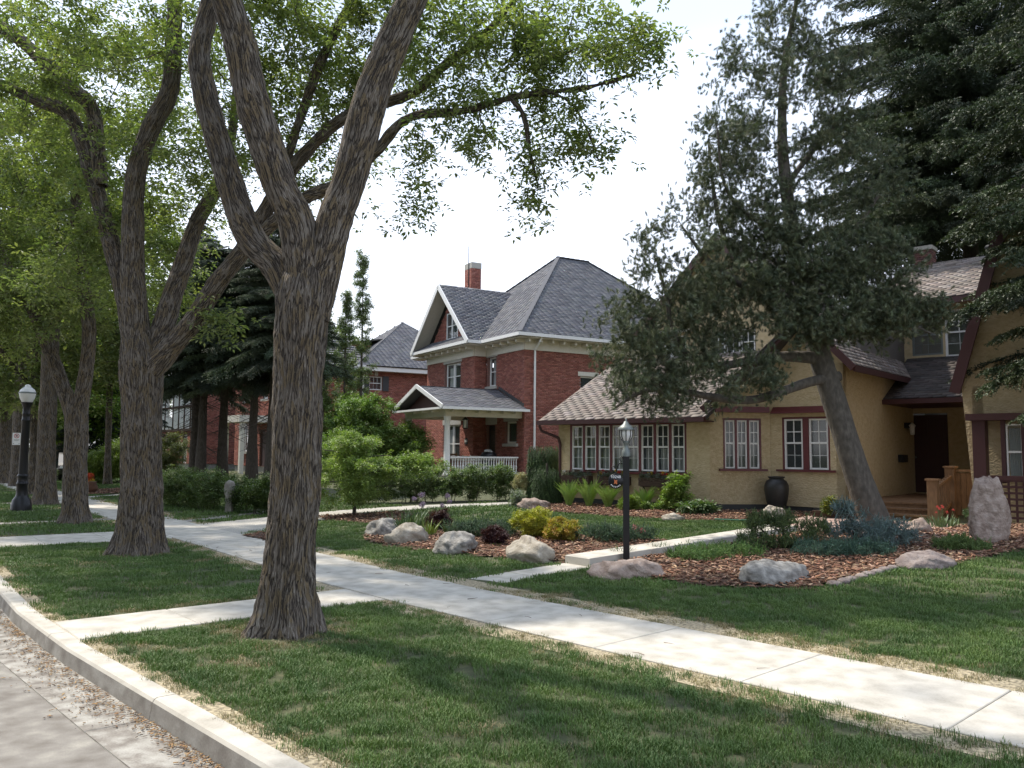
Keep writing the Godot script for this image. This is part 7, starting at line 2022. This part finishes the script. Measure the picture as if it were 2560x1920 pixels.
# ------------------------------------------------------------------ street furniture
func street_things():
	# the acorn-globe street lamp
	var L := thing("street_lamp", "black cast iron street lamp with a white acorn globe on the boulevard", "street lamp", V(-13.89, 0, -23.71), 0.0, "boulevard street lamps")
	put("footing", lathe([[0.36, -0.1], [0.36, 0.025], [0.0, 0.026]], 24), M.concrete, L)
	put("base", lathe([[0.27, 0.02], [0.27, 0.20], [0.25, 0.23], [0.24, 0.32], [0.17, 0.42], [0.155, 0.46], [0.145, 0.75], [0.16, 0.77], [0.16, 0.80], [0.14, 0.83], [0.135, 0.97], [0.15, 0.99], [0.15, 1.02], [0.125, 1.05]], 16), M.black_metal, L)
	put("shaft", lathe([[0.122, 1.04], [0.105, 2.55], [0.12, 2.57], [0.12, 2.60], [0.10, 2.63], [0.10, 2.74], [0.115, 2.76], [0.10, 2.79], [0.095, 2.95], [0.15, 3.08], [0.17, 3.10], [0.0, 3.11]], 16), M.black_metal, L)
	put("globe", lathe([[0.13, 3.10], [0.19, 3.22], [0.215, 3.34], [0.215, 3.36]], 24), M.frosted, L)
	put("globe_band", lathe([[0.222, 3.35], [0.225, 3.38], [0.21, 3.395]], 24), M.grey_metal, L)
	put("globe_top", lathe([[0.212, 3.39], [0.19, 3.45], [0.13, 3.51], [0.085, 3.54], [0.08, 3.57], [0.06, 3.60], [0.0, 3.62]], 24), M.frosted, L)
	var far := L.duplicate(); far.name = numbered("street_lamp"); add_child(far)
	far.position = V(-25.4, 0, -38.9)
	tag(far, "distant street lamp globe among the farthest elm trunks", "street lamp", "boulevard street lamps")
	# parking sign strapped to the lamp post
	var S := thing("parking_sign", "white no parking sign with a red ringed letter on the lamp post", "sign", V(-13.94, 2.05, -23.50), deg_to_rad(30.4))
	S.position += Vector3(-0.05, 0, 0.03)
	box("plate", Vector3(0.20, 0.34, 0.006), Vector3.ZERO, M.white_paint, S)
	var tor := TorusMesh.new(); tor.inner_radius = 0.052; tor.outer_radius = 0.066; tor.rings = 24; tor.ring_segments = 6
	put("ring", tor, M.sign_red, S, Transform3D(Basis(Vector3.RIGHT, PI / 2).scaled_local(Vector3(1, 0.25, 1)), Vector3(0, 0.085, 0.004)))
	put("slash", box_mesh(Vector3(0.115, 0.012, 0.003)), M.sign_red, S, Transform3D(Basis(Vector3.BACK, -0.785), Vector3(0, 0.085, 0.0055)))
	lettering(S, "P", 0.07, Vector3(0, 0.05, 0.003), M.black_metal)
	for i in 2: box("text_line", Vector3(0.13 - i * 0.02, 0.010, 0.002), Vector3(0, -0.02 - i * 0.028, 0.0035), M.grey_metal, S)
	for sx in [-0.07, 0.07]:
		put("arrow", prism(PackedVector3Array([Vector3(sx - signf(sx) * 0.012, -0.142, 0.004), Vector3(sx + signf(sx) * 0.016, -0.13, 0.004), Vector3(sx - signf(sx) * 0.012, -0.118, 0.004)]), Vector3(0, 0, -0.003)), M.black_metal, S)
	for yy in [-0.1, 0.1]: box("strap", Vector3(0.1, 0.02, 0.16), Vector3(0.03, yy, -0.085), M.grey_metal, S)
	# garden lamp post by the step
	var G := thing("lamp_post", "black square lamp post with a carriage lantern beside the concrete step", "lamp post", on_ground(1.78, -12.90), -0.138)
	box("post", Vector3(0.098, 1.78, 0.098), Vector3(0, 0.80, 0), M.black_metal, G)
	put("collar", lathe([[0.07, 1.68], [0.072, 1.72], [0.06, 1.78], [0.035, 1.82], [0.035, 1.88], [0.05, 1.90], [0.05, 1.92], [0.03, 1.94]], 14), M.grey_metal, G)
	put("lantern_glass", lathe([[0.055, 1.93], [0.088, 1.99], [0.098, 2.05], [0.09, 2.11]], 8), M.frosted, G)
	for k in 8:
		var a := TAU * (k + 0.0) / 8
		put("lantern_rib", pipe([Vector3(cos(a) * 0.058, 1.93, sin(a) * 0.058), Vector3(cos(a) * 0.091, 1.99, sin(a) * 0.091), Vector3(cos(a) * 0.101, 2.05, sin(a) * 0.101), Vector3(cos(a) * 0.093, 2.11, sin(a) * 0.093)], 0.007), M.black_metal, G)
	put("lantern_roof", lathe([[0.125, 2.105], [0.125, 2.125], [0.10, 2.16], [0.05, 2.20], [0.03, 2.24], [0.012, 2.25], [0.018, 2.27], [0.0, 2.30]], 20), M.grey_metal, G)
	var sc := []
	for i in 26:
		var t := i / 25.0
		sc.append(Vector3(-0.06 - 0.19 * t, 1.56 - 0.26 * t + 0.07 * sin(t * TAU), 0.0))
	put("scroll_bracket", pipe(sc, 0.010), M.black_metal, G)
	for c in [[-0.20, 1.48], [-0.075, 1.63]]:
		var lp := []
		for i in 14: lp.append(Vector3(c[0] + cos(i * 0.4) * (0.03 - i * 0.001), c[1] + sin(i * 0.4) * (0.05 - i * 0.002), 0))
		put("scroll", pipe(lp, 0.007), M.black_metal, G)
	# round house-number sign hanging from the bracket
	var N := thing("house_number_sign", "round black house number sign with an orange emblem hanging from the lamp post", "sign", on_ground(1.78, -12.90) + Vector3(-0.165, 1.24, 0.03), -0.138)
	put("disc", lathe([[0.0, -0.008], [0.112, -0.008], [0.116, 0.0], [0.112, 0.008], [0.0, 0.008]], 36), M.black_metal, N, Transform3D(Basis(Vector3.RIGHT, PI / 2), Vector3.ZERO))
	put("hanger", pipe([Vector3(0.0, 0.11, 0), Vector3(-0.02, 0.15, 0)], 0.006), M.black_metal, N)
	lettering(N, "10248", 0.042, Vector3(0, 0.045, 0.009), M.white_paint)
	put("emblem", prism(PackedVector3Array([Vector3(-0.03, -0.05, 0.012), Vector3(-0.008, -0.03, 0.012), Vector3(0.014, -0.05, 0.012), Vector3(0.026, -0.03, 0.012), Vector3(0.014, -0.012, 0.012), Vector3(0.028, 0.006, 0.012), Vector3(0.01, 0.02, 0.012), Vector3(-0.01, 0.012, 0.012), Vector3(-0.026, 0.03, 0.012), Vector3(-0.02, -0.01, 0.012)]), Vector3(0, 0, -0.003)), M.orange, N)
	for i in 7:
		var a := PI * (1.22 + 0.09 * i)
		put("mark", box_mesh(Vector3(0.012, 0.02, 0.003)), M.white_paint, N, Transform3D(Basis(Vector3.BACK, a + PI / 2), Vector3(cos(a) * 0.088, sin(a) * 0.088, 0.010)))
	G.scale = Vector3(1, 0.965, 1)
	parked_car()

func parked_car():
	var C := thing("parked_car", "black parked car seen past the forked elm trunk beyond the raised bed", "car", on_ground(-23.6, -45.2), deg_to_rad(-62))
	var prof := PackedVector3Array()
	for p in [[-2.15, 0.35], [2.15, 0.35], [2.2, 0.62], [2.05, 0.80], [1.15, 0.92], [0.55, 1.36], [0.1, 1.45], [-0.9, 1.44], [-1.55, 1.05], [-2.1, 0.98], [-2.2, 0.6]]:
		prof.append(Vector3(p[0], p[1], 0.86))
	put("body", prism(prof, Vector3(0, 0, -1.72)), M.car_paint, C)
	for sz in [0.868, -0.868]:
		put("side_window", prism(PackedVector3Array([Vector3(-1.35, 1.02, sz), Vector3(0.95, 0.98, sz), Vector3(0.45, 1.32, sz), Vector3(-0.85, 1.36, sz)]), Vector3(0, 0, 0.004 * signf(sz))), M.glass, C)
	for x in [-1.35, 1.35]:
		for z in [-0.80, 0.80]:
			var w := put("wheel", lathe([[0.2, -0.1], [0.32, -0.1], [0.33, 0.0], [0.32, 0.1], [0.2, 0.1]], 22), M.rubber, C, Transform3D(Basis(Vector3.RIGHT, PI / 2), Vector3(x, 0.33, z)))
			put("rim", lathe([[0.0, -0.08], [0.2, -0.09], [0.2, 0.09], [0.0, 0.08]], 14), M.grey_metal, w)
	for z in [-0.6, 0.6]: box("headlight", Vector3(0.08, 0.14, 0.34), Vector3(2.13, 0.70, z), M.frosted, C)

# ------------------------------------------------------------------ grass and litter
func grass_all():
	var HOUSE := poly([0.9, -24.0, 4.85, -20.3, 6.4, -20.4, 8.0, -19.3, 9.5, -18.0, 14, -15.5, 20, -25, 8, -35])
	var keep_off := BEDS + HARD + [HOUSE]
	var bag := {}
	for k in ["turf", "turf_mid", "turf_far"]:
		for v in 3: bag[k + str(v)] = [[], []]
	var roots := [Vector2(-2.22, -8.41), Vector2(-6.43, -14.54), Vector2(-10.54, -20.21), Vector2(-14.87, -26.7), Vector2(-23.06, -39.0), Vector2(-18.34, -32.0)]
	for zone in [[-6.0, 55.0, -4.74, -1.36], [-10.0, 50.0, 0.0, 9.4]]:
		for pass_ in 3:
			var kind: String = ["turf", "turf_mid", "turf_far"][pass_]
			var dens: float = [105.0, 46.0, 13.0][pass_]
			var dlo: float = [0.0, 11.0, 20.0][pass_]; var dhi: float = [11.0, 20.0, 60.0][pass_]
			var n := int((zone[1] - zone[0]) * (zone[3] - zone[2]) * dens)
			for i in n:
				var s := rng.randf_range(zone[0], zone[1]); var d := rng.randf_range(zone[2], zone[3])
				var p := at_sd(s, d)
				var dist := Vector2(p.x, p.z).length()
				if dist < dlo or dist >= dhi or p.z > -2.0 or absf(p.x / p.z) > 0.95: continue
				if d > 5.6 and s > 17.0: continue
				var q := Vector2(p.x, p.z)
				var dry := 0.0
				var near_tree := false
				if d < 0.0:
					var skip := false
					for c in CROSS:
						if s > c[0] - 0.03 and s < c[1] + 0.03: skip = true
						elif s > c[1] and s < c[1] + 0.18: dry = maxf(dry, 0.55)
					if skip: continue
					for r in roots:
						var dr := q.distance_to(r)
						if dr < 0.36: skip = true
						elif dr < 0.95: dry = maxf(dry, 0.75 * (0.95 - dr) / 0.6)
					if skip: continue
				elif in_any(keep_off, q): continue
				for b in BARE:
					if Vector2((q.x - b[0]) / b[2], (q.y - b[1]) / b[3]).length() < 1.0 + 0.5 * nz2.get_noise_2d(p.x * 9.0, p.z * 9.0): dry = 0.95
				var jag := nz2.get_noise_2d(p.x * 1.6, p.z * 1.6)
				var edge := minf(absf(d), minf(absf(d + 1.35), absf(d + 4.75)))
				var wd := 0.20 + 0.22 * jag + (0.13 if d > 0.0 and s < 6.0 else 0.0)
				if d < -4.0: wd = 0.06 + 0.05 * jag
				if edge < wd: dry = maxf(dry, 0.92)
				elif edge < wd + 0.12: dry = maxf(dry, 0.45)
				var patch := nz.get_noise_2d(p.x * 0.55 + 40.0, p.z * 0.55)
				if patch > 0.42 and d < 0: dry = maxf(dry, 0.5)
				var is_dry := rng.randf() < dry
				if is_dry and rng.randf() < (0.5 if dry > 0.8 else 0.1): continue
				var hue := clampf(0.5 + 0.7 * nz.get_noise_2d(p.x * 0.9, p.z * 0.9), 0, 1)
				var col := Color(0.062, 0.120, 0.028).lerp(Color(0.125, 0.195, 0.046), hue)
				var sc := rng.randf_range(0.8, 1.2)
				if is_dry:
					col = Color(0.30, 0.245, 0.13) if rng.randf() < 0.75 else Color(0.16, 0.15, 0.06)
					sc *= 0.62
				var v := rng.randi() % 3
				bag[kind + str(v)][0].append(Transform3D(Basis(Vector3.UP, rng.randf() * TAU) * Basis.from_scale(Vector3(1, sc, 1)), Vector3(p.x, gy(p.x, p.z), p.z)))
				bag[kind + str(v)][1].append(vary(col, 0.2))
	var says := {"turf": "short green lawn grass around the near elm and along the walk", "turf_mid": "green lawn grass between the planting beds and the second elm", "turf_far": "lawn grass of the boulevard and yards further along"}
	for k in bag:
		if bag[k][0].size():
			var o := scatter("grass", SHAPE[k], M.blade, self, bag[k][0], bag[k][1], "stuff")
			tag(o, says[k.left(-1)], "grass")

func litter_all():
	# seeds and broken bark swept into the gutter
	var ts := []; var cs := []
	for i in 6500:
		var s := rng.randf_range(-3.0, 15.0)
		var w := 0.07 + 0.26 * maxf(0.0, nz.get_noise_2d(s * 0.7, 3.0) + 0.25)
		var d := -4.97 - absf(rng.randfn(0.0, 1.0)) * w
		if d < -6.2: continue
		var p := at_sd(s, d, -0.112)
		var k := rng.randf_range(0.12, 0.42)
		ts.append(Transform3D(Basis(Vector3.UP, rng.randf() * TAU) * Basis(rvec(), rng.randf_range(-0.4, 0.4)) * Basis.from_scale(Vector3(k * rng.randf_range(0.7, 1.8), k * 0.8, k * rng.randf_range(0.8, 1.6))), p))
		cs.append(vary([Color(0.24, 0.135, 0.055), Color(0.14, 0.085, 0.045), Color(0.32, 0.20, 0.09), Color(0.075, 0.05, 0.034)][rng.randi() % 4], 0.3))
	var o := scatter("litter", SHAPE.chip, M.chip, self, ts, cs, "stuff")
	tag(o, "tan seeds and bark scraps swept along the kerb", "litter")
	# dry twigs fallen on the walks and road
	ts = []; cs = []
	var st := new_st()
	add_twig(st, Vector3(-0.08, 0, 0), Vector3(0.01, 0.004, 0.008), 0.0045, 0.004); add_twig(st, Vector3(0.01, 0.004, 0.008), Vector3(0.09, 0, -0.004), 0.004, 0.002)
	var tw := done(st)
	for i in 55:
		var s := rng.randf_range(-4.0, 14.0)
		var d := rng.randf_range(-1.3, -0.05) if i < 30 else rng.randf_range(-8.0, -5.2)
		ts.append(Transform3D(Basis(Vector3.UP, rng.randf() * TAU) * Basis.from_scale(Vector3.ONE * rng.randf_range(0.25, 0.9)), at_sd(s, d, 0.024 if i < 30 else -0.095)))
		cs.append(vary(Color(0.14, 0.10, 0.075), 0.4))
	o = scatter("litter", tw, M.chip, self, ts, cs, "stuff")
	tag(o, "thin dry twigs scattered over the sidewalk and road", "litter")
